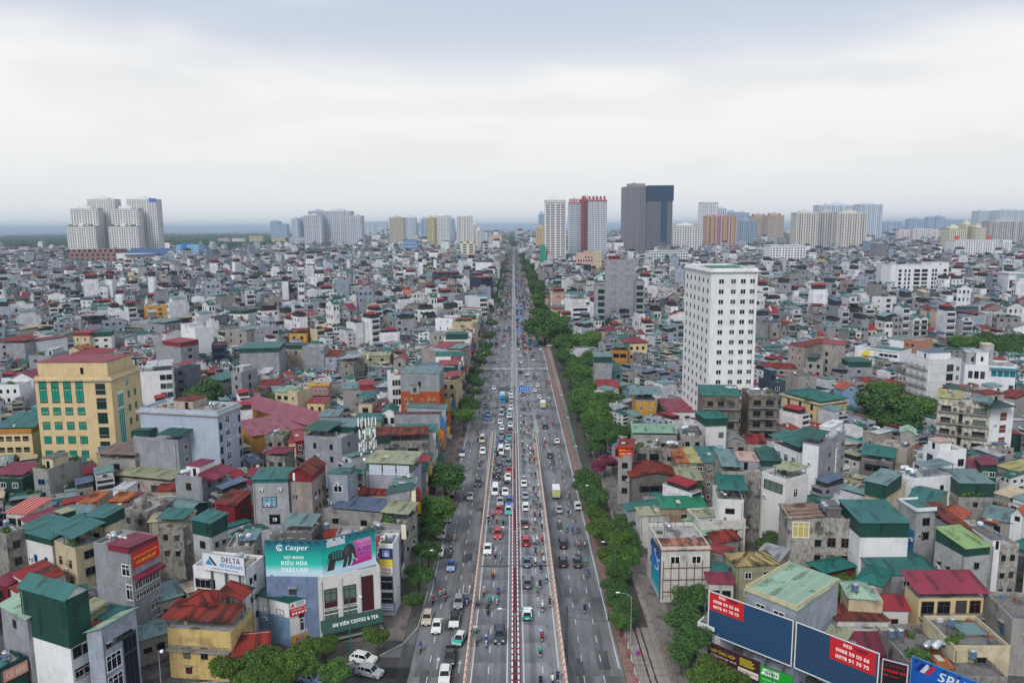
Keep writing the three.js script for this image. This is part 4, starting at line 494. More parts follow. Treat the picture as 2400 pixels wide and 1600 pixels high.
H('dark concrete roof hut with a water tank beside the market hall','house',-68.4,-211.4,-0.021,5.6,5.4,13,'oldconc','flat;tank 1 .5 .4','F 2x2 1x1.2 dk');
H('narrow yellow house with a red roof beside the maroon house','house',-63.4,-211.1,0.101,2,8,12,'yellow','shed red2 r=.2 s=.7','F 2x1 1.1x2 wh');
H('narrow maroon house beside the narrow yellow house','house',-62.4,-211.1,0.387,2.2,9,12.5,'maroonw','shed red2 r=.2 s=.7 dir=f','F 1x1 1x1.6 wh');
H('house with a beige awning on posts behind the rusty gable','house',-53.3,-199.7,0.031,4.5,6,12,'beige','shed beige r=2 s=.5 dir=f','');
H('grey house with a folded teal parapet roof and two black windows','house',-53.7,-162.1,0.042,7.7,6.6,17,'greylight','shed teal r=.9 s=.4 dir=f sk=teal;ac F 4','F 1x1 3.2x2.3 dk y=12.6 u=.2,.7 glass=sky;F 1x1 2.8x2.2 dk y=8.6 u=.4,.75;');
H('tall beige house with a rusty gabled roof and red gable end','house',-46.6,-163.4,-0.138,5.2,8,17,'greige','gable rust ax=d s=1.7 r=1.6 sk=maroonw','F 1x1 .8x.9 dk y=13.5 u=.1,.4;R 3x3 .7x1.3 br y=13.5 u=.1,.9');
H('pale blue house with teal roof, hooded windows and air conditioners','house',-39.8,-168,-0.157,4.7,6,16,'paleblue','shed teal r=.2 s=.9 dir=b;awn green F y=8.4 o=1 u=.2,.75;ac F 1;pent slate h=1.6 u=.5,1 v=.4,.9 cap=slate','F 2x1 2.2x1.6 wh y=13.3 gl=6;R 2x1 .8x1.4 wh');
H('lavender grey house with an open top floor under an olive canopy','house',-29.6,-179.2,-0.134,11.6,8.5,13,'lavender','flat;shed olive r=3.2 s=.4 dir=f o=.4','F 1x3 3x2.4 wh y=14.4 glass=pale');
H('long beige building with a bright red roof behind the mast','house',-32.2,-174.2,-0.028,14.3,4.1,9,'beige','shed red r=.3 s=.6 dir=f;ac T 1','F 1x1 2x1.8 dk u=.85,1');
H('low grey house with a slate blue roof beside the mast foot','house',-36.2,-164.1,-0.224,15.6,6.7,9,'conc','shed slateblue r=1.2 s=.5 dir=f u=.25,1 v=0,.9;flat;tank 1 .1 .6;ac T 2','');
H('house with a grey-green roof directly behind the big teal billboard','house',-43.2,-145.4,-0.103,6,4.7,12,'dconc','shed slate r=1.6 s=.6 dir=f','');
H('house with a pink blossom creeper and olive roof by the shop row','house',-24.7,-152,-0.267,5.7,7.6,11,'conc','flat;shed olive r=2.2 s=.5 dir=f v=.3,1;plants .3 .2;tankv 1 .8 .6','');
H('low house with a red roof behind the narrow sign house','house',-25.2,-139.6,-0.052,3.2,3.5,11.5,'conc','shed red2 r=.3 s=.4','');
H('small roof huts in red and rust behind the billboard','house',-37,-146.2,0.156,3.2,3.5,10.5,'oldconc','gable red ax=w s=.9;tankv 1 .1 .5','');
H('pale grey house with a teal roof and shelf of white tanks','house',-118.6,-352,0.120,17.6,17.7,15.5,'bluegrey','shed teal r=2.2 s=.4 dir=f sk=dgreen;tank 2 .5 .6','L 2x1 1x1 dk');
H('slim white tower house with dark top window','house',-174.5,-411.4,-0.683,15.2,10.3,18.5,'white','flat;pent white h=2 u=0,.6 v=0,.8 cap=pale','F 2x1 .7x.7 dk;L 1x1 2.4x2 dk');
H('beige blank walled block with a grey-green roof','house',-152.9,-425.8,-0.540,18,13.8,15,'greige','flat;shed slate r=1.4 s=.3 u=.5,1','');
H('grey block with a black glazed front and white frames','house',-141.5,-423.4,0.358,15.8,3.5,16,'bluegrey','flat;ac T 2','F 2x2 .6x.6 dk u=.2,.5;R 3x1 5x1.9 wh glass=navy;F 1x1 3x1.6 dk y=14 u=.75,1');
H('yellow fronted house with weathered terrace beside green fascia','house',-123.9,-432,0.058,9.8,10,12,'ochre2','flat;shed red r=2 s=.5 u=0,1 v=.3,1','');
H('low roof with a dark green mesh fascia','house',-109.9,-373.3,-0.135,11.7,9,13,'beige','shed dgreen r=1.8 s=.2 sk=dgreen','');
H('pale grey party wall house beside the dark green fascia','house',-97.6,-366.7,-0.038,10.7,8.8,14.5,'bluegrey','flat','F 1x1 1.4x1.4 wh u=.85,1');
H('low blue house under a wide rusty red roof','house',-91.2,-369.9,-0.100,10.9,14.6,10,'paleblue','shed rustred r=.3 s=1 dir=f','F 1x2 .8x1 br');
H('brown stained house under a grey metal lean-to','house',-74.8,-342.5,-0.248,7.4,11.6,12,'oldconc','shed greymetal r=1.4 s=.8 dir=l o=.8','');
H('house with an ochre gabled roof and red painted balcony','house',-76.1,-289.5,-0.028,8,5.8,11.5,'pink','gable ochre ax=w s=.8;bal F 1','F 2x4 .8x1.5 wh');
H('low house with a mid green tin roof before the ochre gable','house',-86.8,-283.8,-0.263,6.4,8.3,10.5,'cream','shed lgreen r=.4 s=.6 dir=f','');
H('low house with dark red lean-to roof near the green tin roof','house',-97.9,-285.3,-0.201,3.7,7.7,10.5,'oldconc','shed red2 r=.3 s=.5;plants .5 .3','');
H('row house with a rusty red ridge among grey walls','house',-95.6,-292.4,0.049,9,7.6,11.5,'paleblue','shed rustred r=.3 s=.7 dir=f','');
H('low crimson roofs with a skylight behind the green tin roof','house',-93.8,-292.6,0.189,7.4,5.5,10,'cream','shed crimson r=.3 s=.6','');
H('cream house with a blank side beside the ochre gable','house',-78.7,-271.6,-0.425,4.2,8.3,13,'cream','flat','F 2x1 1x1.4 wh');
H('yellow house with a red awning and iron balcony','house',-71.8,-270.9,-0.114,6.5,6.5,9,'yellowc','shed red2 r=.4 s=.5;bal F 1','F 2x2 1x1.6 dk');
H('cream house with teal canopy and black glazed ground floor','house',-51.6,-259.9,-0.025,4.9,9,11.5,'cream','shed teal r=2.4 s=.6 dir=f','F 1x1 2x1.8 dk y=9.5;F 1x1 5.5x2.4 dk y=4.5');
H('stained concrete house with a red roof box','house',-57.2,-271.5,0.199,11.1,9,14,'conc','flat;shed red2 r=2 s=.3 dir=f u=.55,1 sk=red2;shed slate r=.8 u=0,.5','');
H('teal roofed terrace before the stained concrete house','house',-60.5,-243.4,-0.023,5.9,7.4,11,'bluegrey','shed slate r=.5 s=.5','');
H('house with a long teal roof and green wall beside the masts','house',-47.5,-240.5,-0.023,8.9,7,10.5,'lgreenw','shed teal r=.3 s=.6','');
H('white building with a long teal lean-to and barred windows','house',-117.7,-298.6,-0.441,8.9,9.5,11.5,'conc','shed teal r=1.4 s=.5 dir=f','R 1x7 .6x1.2 wh y=10.2 gap=.1');
H('blue-grey tall house with a crimson roof by the dark tree','house',-133.8,-303.7,-0.179,5.4,10,16.5,'slatew','shed crimson r=1.6 s=.5','F 3x1 2x1.4 wh');
H('dark teal glazed house with green plant','house',-148.3,-374.8,0.320,6.6,12,14.5,'navyw','flat col=rust','F 3x1 5x2 dk glass=navy');
H('grey house with a flat roof beside the terrace house','house',-107.2,-294.4,-0.420,5.3,8.9,16,'bluegrey','flat;pent pale h=2.4 u=.2,.9 v=.2,.8 cap=pale','F 2x1 1x1.4 dk;R 2x1 1.2x2 dk');
H('grey terrace house with slatted balustrade and awnings','house',-103.3,-303.9,0.108,7.3,9.2,12.5,'pale','flat;shed pale r=2 s=.4 u=.5,1;awn slate F y=9 o=1.2','F 1x2 2x2 dk y=7.5');
H('blue-grey wing carrying one half of the teal billboard','building',-38.5,-127.9,-0.050,9.2,9,11.5,'steelblue','flat','');
H('white corner block with curtained windows under the elephant billboard half','corner building',-30.8,-128.9,0.421,10.8,8,11.5,'offwhite','flat;pierF','F 2x1 3x2.4 dk y=8.6 u=.07,.3 gl=3.7 glass=curtain;F 2x1 3x2.4 dk y=8.6 u=.38,.61 gl=3.7 glass=curtain;F 2x1 3x1 x y=6.8 u=.07,.3 gl=3.7 glass=maroon;F 2x1 3x1 x y=6.8 u=.38,.61 gl=3.7 glass=maroon;F 1x1 2.2x6.6 x y=7.6 u=.68,.9 glass=maroon');
H('low blue shop with a white upper band and dark green roof','shop',-40.8,-126.5,-0.418,6.9,7,8,'skybluew','shed green r=.4 s=1 dir=f;band white h=2.6','');
H('white shop front wearing the red lighting sign','shop',-38.1,-125.6,0.615,5.8,5,8,'offwhite','shed green r=.4 s=.8 dir=f','F 1x1 3.6x2.4 wh y=3.6 u=.25,.75;F 1x1 3.6x.8 x y=5.2 u=.25,.75 glass=maroon');
H('low annex with a sloping red roof between villa and blue shop','house',-43,-113.4,0.144,5.9,3.5,4.5,'dirtywhite','shed red r=.3 s=1.8 dir=f','');
H('narrow house stacked with blue, yellow and white signs','shop',-23.7,-134.9,-0.078,2.7,5,13.5,'white','flat col=dconc;ac T 1','F 1x1 4.4x2.6 dk y=6.6 u=.05,.95;F 1x1 4.4x2.6 dk y=3.4 u=.05,.95 glass=dkgreen');
H('orange brick walled building with cream framed window pairs','building',-31.6,-256.6,-0.027,13.1,14,16.5,'orangeb','flat;pent greymetal h=7 u=0,1 v=.02,1 cap=slate;pent2 .25 .48','F 2x1 .9x2 cr y=14 u=.06,.19;F 2x1 .9x2 cr y=14 u=.2,.33;F 2x1 .9x2 cr y=14 u=.7,.79;F 2x1 .9x2 cr y=14 u=.81,.92;F 2x1 .8x.9 cr y=14.3 u=.48,.62');
H('white house with tall glazed upper floors beside the orange building','house',-43.1,-265.9,0.298,3.4,11,20,'white','flat;pent orangeb h=1.5 u=.9,3 v=.1,.5 cap=brown','F 3x3 .8x2 dk');
H('large beige-grey blank wall with a flat roof terrace','house',-31.3,-345.8,-0.274,19,14,16.5,'greige','flat;shed red2 r=1.6 s=.3 u=.3,.65 sk=paleblue;shed slate r=1.4 s=.3 u=.65,1 dir=f','');
H('slate blue shed roof before the big blank wall','house',-35.7,-317.6,0.116,7.6,9,13,'slatew','shed slateblue r=.4 s=.9 dir=f','');
H('pale house with crimson and green box roof','house',-26.6,-303.2,0.075,7.3,9,14.5,'paleblue','flat;shed red2 r=3 s=.4 sk=dgreen','F 1x2 1x1.4 wh');
H('white roadside house with red roof hut and potted plants','house',-23.2,-276,-0.227,5.7,8,16,'dirtycream','flat;shed red2 r=2.2 s=.3 u=.2,1','F 3x2 1.2x1.6 dk');
H('low hall with a teal roof below the orange wall','house',-30.7,-236,0.021,13.5,11.6,9.5,'dirtywhite','shed teal2 r=.4 s=.8 dir=f;pent conc h=1.4 u=.3,.8 v=-.15,.0 cap=conc','');
H('house with a bright red roof and one steel tank','house',-30.8,-219.8,-0.001,13.4,6.1,10.5,'oldconc','shed red r=.3 s=.5 dir=f;tank 1 .35 .3','');
H('open sided house under an old rust brown roof','house',-31.7,-207,0.037,14.9,6.2,12.5,'oldconc','flat;shed rust r=2.6 s=.6 dir=f u=0,.98;shed dgreen r=1.2 s=.3 u=0,.3 sk=dgreen','F 1x2 3x1.4 dk y=10.5');
H('low crimson lean-to roof beside the small teal gable','house',-47,-262.9,-0.024,4.5,14.3,9,'maroonw','shed crimson r=.3 s=.7 dir=f;tank 1 .7 .3','');
H('little house with white columns and teal gable roof','house',-41.6,-246.8,0.045,4.8,8,11.5,'white','gable teal2 ax=d s=1.6 r=.2','F 1x2 1.2x2 dk y=9;F 1x1 3.4x2.4 dk y=5');
H('olive gabled house behind the cluster of steel tanks','house',-67,-366.5,-0.035,13.2,9,10.5,'olivew','gable olive ax=w s=1.2','');
H('little concrete house with a red gable roof','house',-52.3,-344.1,-0.034,5.5,8,12,'conc','gable red2 ax=d s=1.8','F 1x1 1.2x1.6 dk');
H('house with pale green tin roofs in front of masts','house',-42.1,-224.4,0.037,7.1,6.6,10,'olivew','shed pgreen r=.3 s=.6 dir=f','');
H('white roof block with slot windows and pale fascia','house',-37.5,-441.5,-0.462,11.2,14,17,'white','flat;plants .6 .2','F 1x2 .7x1.4 dk y=14');
H('cream roadside block with a teal awning front','house',-29,-446.5,-0.180,12.8,12,15.5,'cream','flat;awn teal2 F y=9 o=1.6','F 2x4 .7x1.6 dk u=0,.8');
H('grey blank house beside the cream roadside block','house',-36.2,-407.8,-0.122,17.8,9,15,'conc','flat','F 1x2 .8x1.4 dk u=.1,.4');
H('narrow blue-grey house with a tall dark green roof cap','house',37.7,-317,-0.034,7.3,10,15.5,'bluegrey','shed slate r=2.6 s=.3 sk=dgreen','');
H('yellow villa with a crimson hipped roof and red chimney blocks','house',60.6,-378.7,0.194,10.4,12,14.5,'yellowc','hip crimson r=.3 s=1.7 o=.8;band ochre h=.3','F 2x3 1.3x1.7 br y=11.8 gl=4.2');
H('open verandah house with teal awning beside the yellow villa','house',53.1,-371.1,-0.227,7.8,10,11,'ochre','flat;shed teal r=2.6 s=.4 dir=f v=.2,1','F 1x2 3x2 dk');
H('small yellow house with a wide red tin roof by the railway trees','house',38.2,-302.5,-0.028,8.1,9,8,'yellow','shed red2 r=.3 s=1 dir=f o=.7','F 1x1 1.6x1.6 br u=.5,.9');
H('small teal house with a green roof behind the small yellow house','house',44.1,-323.9,0.231,5.4,8,10,'tealw','shed green r=.3 s=.7','F 1x1 1.4x1.6 dk');
H('orange-yellow house with a long slate canopy and rooftop garden','house',47.5,-270,-0.026,7.4,11,10,'ochre2','shed slate r=2.6 s=.7 dir=f u=-.2,1.3 o=.3;plants .3 .4;plants .7 .5;tank 2 .8 .8','F 1x2 .9x1.4 wh y=7.5;F 1x1 1.4x1.4 wh y=3');
H('white shop with a crimson roof and dark green mural wall','shop',57.2,-260,-0.024,10,17.1,9,'offwhite','shed crimson2 r=.3 s=.7 dir=f;cladL dgreen','');
H('white house with a steep teal hipped cap roof','house',57.5,-214.2,-1.463,7.6,6.1,15.5,'offwhite','hip teal2 r=2.2 s=1 sk=dgreen o=.7','R 1x1 1.4x1.6 dk y=12.6 u=.55,.95;R 1x2 2.4x2.4 wh y=8.6 glass=sky');
H('concrete house with a flat pale green roof fascia','house',40.4,-212.7,-0.072,12.2,7.9,12.5,'conc','flat;shed lgreen r=1.4 s=.5 dir=f','F 1x1 9x1.6 dk y=10');
H('square concrete roof block beside the pale green fascia','house',50.5,-210.2,-0.081,6.2,8.5,13,'conc','flat;pent dconc h=1.4 u=.3,.9 v=.3,.9 cap=dconc;tank 1 .3 .7','');
H('narrow concrete shop with a yellow lettered red sign','house',29.6,-193.1,-0.228,3.5,8,12.5,'conc','flat;shed red r=2.8 s=.2 u=0,1','');
H('old concrete house with stained louvred wall','house',36.9,-204.5,-0.065,7.5,10,11.5,'oldconc','flat;tank 1 .9 .5;plants .2 .2','F 1x2 2.5x2 dk');
H('stained concrete stair tower with white tanks','house',43,-197.2,-0.442,3.8,9,13,'oldconc','flat;tank 2 .5 .4','');
H('large stained concrete block with olive and rust lean-to roofs','house',46.2,-190.3,-0.049,9.6,12,12.5,'oldconc','shed olive2 r=.4 s=.5 dir=f u=.3,.72;shed orange r=.4 s=.6 dir=f u=0,.3;shed teal r=.5 s=.6 dir=f u=.72,1.25;','F 3x1 .9x1.3 wh u=.75,.95;F 1x2 1.4x1.2 wh y=11.2 u=.35,.7');
H('low hall with a red gabled roof on posts above the railway','house',35.7,-189.9,0.037,11.6,9,7.5,'dconc','gable red ax=d s=1.2 r=1.6 o=.8','F 1x1 8x1.6 dk');
H('terrace house with an olive roof and flowering balustrade','house',43,-180.3,-0.051,5.5,8,8.5,'conc','shed olive r=2.6 s=.6 dir=f;plants .3 .2;plants .8 .2;plants .5 .4','');
H('shed with a bright green roof and brown corrugated wall','house',38.3,-165.6,0.002,9.9,5.5,9,'tan','shed brightgreen r=.2 s=.7 dir=f','');
H('low shed with a teal roof stepping to the bright green one','house',29.7,-167.9,0.171,8.2,4.1,7.5,'bluegrey','shed teal2 r=.2 s=.8 dir=l','');
H('low white house with a pale olive roof and blue window','house',31.3,-164.1,0.146,6.6,3.6,7.5,'dirtywhite','shed olive r=.3 s=.6 dir=f','F 1x1 1.1x1.9 blue y=5 u=.5,.8');
H('flat roofed house with rusty railings and blank framed wall','house',32.6,-143.2,0.040,9.4,12,10.5,'dirtywhite','flat col=conc;shed rustpale r=.2 s=.5 dir=f v=0,.35;tank 1 .35 .75','');
H('long whitewashed wall house with a flat roof beside the railings','house',44.4,-158.9,0.135,10.2,8,8.5,'dirtywhite','flat;shed olive r=.3 s=.2 v=.5,1','');
H('shed with a pale green sloping roof before the whitewashed wall','house',43.7,-157.4,0.368,11.8,7,7,'maroonw','shed lgreen r=.2 s=1 dir=f','');
H('low shed with a faded red roof by the tall trees','house',44.3,-151.7,0.304,5.8,3.5,6.5,'oldconc','shed red r=.3 s=.8 dir=f','');
H('house with a rusting pale green gable roof and teal ends','house',45.6,-137.5,0.115,8.2,5.4,8.5,'olivew','hip rustgreen r=.2 s=1.4','');
H('low teal lean-to beside the rusting green roof','house',40.1,-137.9,-0.340,4.1,4,6,'dgreen','shed teal r=.2 s=.6 dir=f','');
H('pale blue building with a broad pale green roof behind the blank billboard','house',45.9,-117.3,-0.850,8.8,13.9,13,'paleblue','shed pgreen r=.2 s=.4 dir=f;parl cream','F 1x1 4x2 wh y=10.8 u=.2,.42;F 1x1 4x2 wh y=10.8 u=.55,.8');
H('low crimson roof beside the pale green building','house',38,-132.2,-0.070,4.5,3.5,7,'dirtywhite','shed crimson r=.2 s=.4 dir=f','');
H('little white house with a raised teal canopy and twin tanks','house',47.6,-161.5,-0.159,5.7,9,12.5,'offwhite','flat;shed teal2 r=3 s=.5 dir=f u=.1,1.1;tank 1 .3 .2','F 1x1 2x1.2 dk');
H('tall streaked concrete house with a red roof hut','house',52.5,-171.2,-0.128,8.6,12,16,'streaked','flat;pent bluegrey h=2.2 u=.5,1 v=.3,.9 cap=pinkr;shed slate r=2 s=.4 u=0,.5;tank 1 .4 .2','');
H('tall cream party-wall house with balustrade and olive hip roof','house',59.6,-160.1,-1.020,6.4,7.4,17.5,'offwhite','flat;hip olive r=2.4 s=1 u=.35,1 v=.2,.9;bal L 1','F 1x1 5x2.2 dk y=15.8 u=.05,.95 glass=curtain;R 1x1 1.4x2 wh y=14.6 u=.3,.6;R 1x2 1.4x1 wh y=11.5');
H('old grey stained building with arched windows and yellow panel','apartment house',62,-147.7,-1.694,7.8,13.1,13.5,'stained','flat;shed greybrown r=.3 s=.8 dir=f u=0,1 v=0,.5;tankv 2 .5 .6;pent dconc h=2 u=.1,.8 v=.6,.8 cap=dconc','R 1x1 3.4x3.4 wh y=11.6 u=.05,.33 glass=yellow;R 2x2 1.6x1.9 br y=9.2 u=.55,.95 gl=3.6;R 3x1 1.2x1.6 dk y=9 u=.4,.5');
H('cream house with a dark green roof cap and lavender flank','house',80.7,-157.5,-0.797,4.1,12.6,15.5,'cream','flat;shed slate r=3 s=.4 dir=f u=.05,1.05 v=-.05,.7 sk=dgreen','F 1x1 1.8x1.9 dk y=12.4 u=.35,.75');
H('green walled warehouse with a teal pitched roof','house',95.3,-166.6,-0.749,5.4,10.3,10.5,'lgreenw','gable teal ax=w s=1.3 r=.1','');
H('narrow house with bright blue lower walls and teal roof','house',82.3,-147.6,-1.428,5.8,4.3,15,'greylight','shed teal r=.2 s=.3 dir=r;parl white;bandlow blue y=11','R 2x1 1.6x1.6 dk y=13 gl=3;R 1x1 1x.8 wh y=10 u=.1,.4');
H('white house with a dark green metal upper wall and teal roof','house',71.3,-143.3,-0.013,9.2,10,12.5,'white','shed teal r=3 s=.8 dir=f sk=dgreen','F 1x1 1.3x.8 dk y=8 u=.15,.35');
H('low hall with a wide teal roof over a grey wall','house',73,-137.8,0.036,11.7,10,7.5,'bluegrey','gable teal ax=w s=1 r=.1','');
H('grey house with a lime green roof and green strip wall','house',82.7,-132.5,-1.377,7.3,5,13,'greylight','shed lime r=1.6 s=1 dir=r sk=dgreen','R 3x1 1x1.4 dk;F 2x3 .8x1.2 dk y=9');
H('old grey house under a long rusty red roof','house',86.2,-138.7,0.030,2.8,15,13,'conc','flat;shed rust r=1 s=1.4 dir=f v=.2,1.2;pent white h=2 u=.9,1.4 v=0,.4 cap=dconc','F 3x1 1.2x1.6 br');
H('weathered concrete flats at the edge with hooded windows','house',92,-140.1,0.092,4.1,12,12,'stained','flat','F 3x2 .9x1.2 dk');
H('cream villa with balcony and long crimson roof','villa',74.4,-123.2,0.011,11.1,4.8,9,'yellowc','shed crimson2 r=1.2 s=1.4 dir=f o=.7;bal F 1','F 1x1 3.2x2.6 dk y=7.2 u=.03,.25;F 1x1 3.2x2.6 dk y=7.2 u=.28,.5;F 1x2 1.9x2.4 br y=7.4 u=.55,.98;F 1x1 1.2x2.4 wh y=2.2 u=.05,.2');
H('small pavilion with a red hipped roof beside the dark blue billboard','house',51.9,-124.5,-0.132,6,9,6.5,'dconc','hip red3 r=1 s=1.6 o=.8','F 1x1 4x1.6 dk');
H('cream house with a pale green hipped roof and steel tank','house',59.8,-122.3,-1.756,5.5,5.4,9.5,'dirtycream','hip pgreen r=.2 s=1.4 u=0,1 v=0,.75;tankv 1 .85 .2','L 1x2 1x1 dk');
H('small white house with a red pitched roof and one window','house',65,-123.4,-0.051,4.5,5.7,7,'offwhite','gable red2 ax=w s=1.2 r=.1','F 1x1 1.6x1.7 br y=4.6 u=.35,.65');
H('shed with a rusty top and crimson metal slope','house',57.5,-119.4,-0.025,8.4,8,6.5,'dirtywhite','shed rust r=.2 s=1 dir=b v=.1,1;awn crimson3 F y=6.2 o=3.4 drop=2.4','');
H('low shed with a rust brown hipped roof among the tanks','house',63.9,-114.5,-0.642,4,4.2,5,'dirtywhite','hip rust r=.1 s=1.6','');
H('cream house with a weathered sunken roof terrace','house',71,-111,-0.018,8.4,9.1,8,'cream','flat col=dconc;tankv 1 .3 .6;plants .1 .2;shed slate r=.5 s=.1 u=.45,.8 v=.45,.75','');
H('grey house with an angled parapet at the picture corner','house',88,-116.2,-1.709,9.6,16,9,'conc','flat col=dconc;tankv 2 .8 .6;shed slate r=.3 u=.5,1 v=.3,1','F 1x1 1x2.2 blue y=6.6 u=.6,.8');
H('flat roof crowded with steel tanks behind the blue billboard','house',65.6,-109.1,-0.008,12.4,15,6,'oldconc','flat col=dconc;tank 3 .5 .5;tankv 2 .1 .7;tankv 1 .8 .3;plants .2 .4;shed orange r=.4 s=.2 u=.35,.5 v=.2,.5','');
H('open garden shelter with a teal umbrella roof','house',62.2,-139.9,-1.204,4,7.2,5.5,'maroonw','hip teal2 r=.8 s=1 o=.6','');
H('house with an orange-red hipped roof behind the blue house','house',97.5,-160.5,-0.833,4.7,7.6,8,'conc','hip orange2 r=.2 s=2','');
H('white house with an orange gable and oval window','house',113.1,-159.5,-0.941,2.6,9,9,'white','gable orange2 ax=d s=2','F 1x1 1x1 dk y=8.6');
H('low teal roof with a broken orange edge','house',109.5,-162.5,-0.693,5.5,7.8,7,'conc','shed slate r=.3 s=.6;shed orange2 r=.1 s=.2 u=.1,.5 v=-.2,.05','');
H('white eighteen storey tower with a bright green roof patch','tower',69.2,-254.1,0.052,14.9,30,58,'towerwhite','flat;cornice white;shed brightgreen r=.8 s=.4 u=.04,.7 v=.05,.3','F 17x1 1.8x1.6 wh y=54.6 u=.12,.32 gl=3.24;F 17x1 1.8x1.6 wh y=54.6 u=.4,.56 gl=3.24 glass=mix;F 17x1 1.8x1.6 wh y=54.6 u=.6,.78 gl=3.24;F 17x1 1.8x1.6 wh y=54.6 u=.8,.98 gl=3.24 glass=mix;L 17x6 1.2x1.5 x y=54.6 u=.03,.97 gl=3.24 glass=shade;vband greige .38 .72 48;lines 40');
H('grimy old flats with a teal roof and caged balconies','apartment block',63.8,-230.8,-0.102,11,11,20,'grimy','shed teal2 r=.8 s=1 dir=f u=0,1.05;bal F 1,2,3,4;tank 2 .9 .8','F 5x3 1.8x1.8 dk');
H('grimy old flats with a flat roof and hanging laundry cages','apartment block',77.6,-233.5,-0.065,8.7,10,19.5,'grimy','flat;tank 2 .3 .5;tank 1 .7 .5;bal F 1,2,3,4','F 5x2 2.4x2 dk');
H('cream public building with a teal hipped roof and pediment','house',107.1,-263.8,-1.126,17.7,13,11.5,'yellowc','hip teal2 r=.7 s=2 u=.03,1 v=.02,.98;cornice cream;plants .7 -.05','F 2x3 1.1x2 dk y=9.4 u=.05,.95;R 1x1 1.3x2.2 wh y=8.6 u=.05,.2 glass=emerald;R 1x1 1.2x2.4 wh y=8.6 u=.7,.95');
H('light blue house with an orange tiled gable','house',124.7,-277.5,-1.414,6,6.3,11.5,'skybluew','gable orange2 ax=w s=2.2 r=.1','R 1x1 1.4x1.6 wh y=11.6');
H('tall grey house with punched windows and a white front','apartment house',78.7,-185.5,-0.768,3.8,17.2,18.5,'bluegrey','flat;pent white h=3 u=.1,.8 v=.5,1 cap=white;tank 2 .5 .8;shed green r=2.2 s=.7 dir=f u=-.6,1 v=-.05,.35;cladF white','R 5x1 1.4x1.5 wh y=16.2 u=.62,.8 gl=3.4;R 5x1 .8x.9 dk y=16 u=.85,.98 gl=3.4;R 4x1 .9x.9 dk y=15 u=.35,.5 gl=3.6;F 2x1 1.6x1.8 wh');
H('white house with dark teal terrace roofs beside the grey house','house',75.2,-189,-1.251,9.8,11.5,15,'white','flat;shed teal2 r=2.8 s=.8 dir=f u=-.05,1.1 v=-.1,.8;pent white h=3 u=.35,.8 v=.55,1 cap=slate','F 2x3 1.6x2 wh');
H('low grey gabled shed behind the streaked concrete house','house',64.7,-218.7,0.035,6.9,9,9,'conc','gable greymetal ax=d s=1.8','');
H('low house with a brown tiled gable roof','house',71.1,-218.3,-0.067,5.3,9,9,'beige','gable rustred ax=w s=1.6','');
H('teal roofed terrace house behind the balustrade house','house',64,-184.2,-0.081,4.6,8,13,'bluegrey','shed green r=1.6 s=.8 dir=f sk=dgreen','');
H('beige house of slot windows with a rusted roof','house',140.1,-351.5,-0.880,8.2,26.1,17,'greige','shed rustred r=.3 s=.4','F 4x2 .5x.9 dk;R 3x1 1.2x1.6 dk');
H('tall beige house with a red roof room','house',142.1,-330.7,-0.428,8.7,11,18,'greige','flat;shed red2 r=2.6 s=.4 dir=f sk=oldconc;tank 1 .1 .6','F 5x1 1.2x1.8 dk u=.05,.3');
H('stepped grey house with a green side panel','house',130.4,-321.3,-0.476,6.9,10,14.5,'conc','flat;shed dgreen r=1.8 s=.2 u=.1,.6 sk=dgreen','F 3x2 1.2x1.6 dk');
H('slate blue box house with a small roof chimney','house',100.2,-287.7,0.148,6.5,9,12,'slatebluew','flat;pent slatebluew h=5 u=.15,.55 v=.2,.8 cap=slate','');
H('concrete gate house with a toothed parapet','house',115,-296.9,0.183,8,9,12,'conc','flat;pent conc h=1.2 u=.1,.9 v=.2,.8 cap=dconc','F 1x1 1x1.4 wh');
H('low house with a wide red hipped roof behind the slate box','house',120.6,-336.5,-0.219,12.7,11,9,'conc','hip red r=.2 s=1.4','');
H('white six storey block with balconies and grey flank','apartment block',160.6,-284.6,-1.455,12.9,13,21.5,'greywhite','flat;pent white h=2.8 u=.2,.8 v=.15,.8 cap=slateblue;cladF white;bal F 1,2,3,4;lines 3.4','F 5x3 1x2.1 dk y=18.6 u=.08,.95 gl=3.5;R 4x1 3.6x2.6 dk y=18.8 u=.55,.78 gl=3.5;R 4x1 1.6x2.2 wh y=18.6 u=.84,.97 gl=3.5');
H('white house with arched windows and a turquoise glass balcony','house',194.6,-306.2,-0.373,17.8,15,15,'white','flat;pent white h=5.5 u=.2,.5 v=.3,.8 cap=pale;pent greylight h=5 u=.05,.25 v=.3,.8 cap=pale;pent greylight h=8 u=.4,.62 v=.5,.95 cap=cream;shed turq r=0 s=.2 u=.5,1 v=-.1,.0','F 1x3 1.6x3 dk y=11.6 u=.06,.42;F 1x4 2.4x2.4 wh y=12.6 u=.52,1 glass=turq;F 1x1 2x2.6 dk y=7 u=.08,.2;F 1x1 1.6x2.2 dk y=7 u=.88,.98');
H('stained cream flats with stacked balconies and a glass stair strip','apartment block',135,-221.4,-0.542,13.3,12,20.5,'staincream','flat;shed olive2 r=.9 s=.8 dir=f u=0,.42 v=-.02,.7;shed slate r=1 s=.5 dir=f u=.7,1 v=-.1,.3;bal F 1,2,3,4','F 5x1 3x2 dk y=18 u=.06,.28 gl=3.5;F 5x1 .9x1 dk y=18 u=.3,.38 gl=3.5;F 1x1 2x16 dk y=10 u=.42,.5 glass=navy;F 5x1 .9x1 dk y=18 u=.54,.64 gl=3.5;F 5x1 3.4x2.2 dk y=18 u=.68,.95 gl=3.5;tankblue');
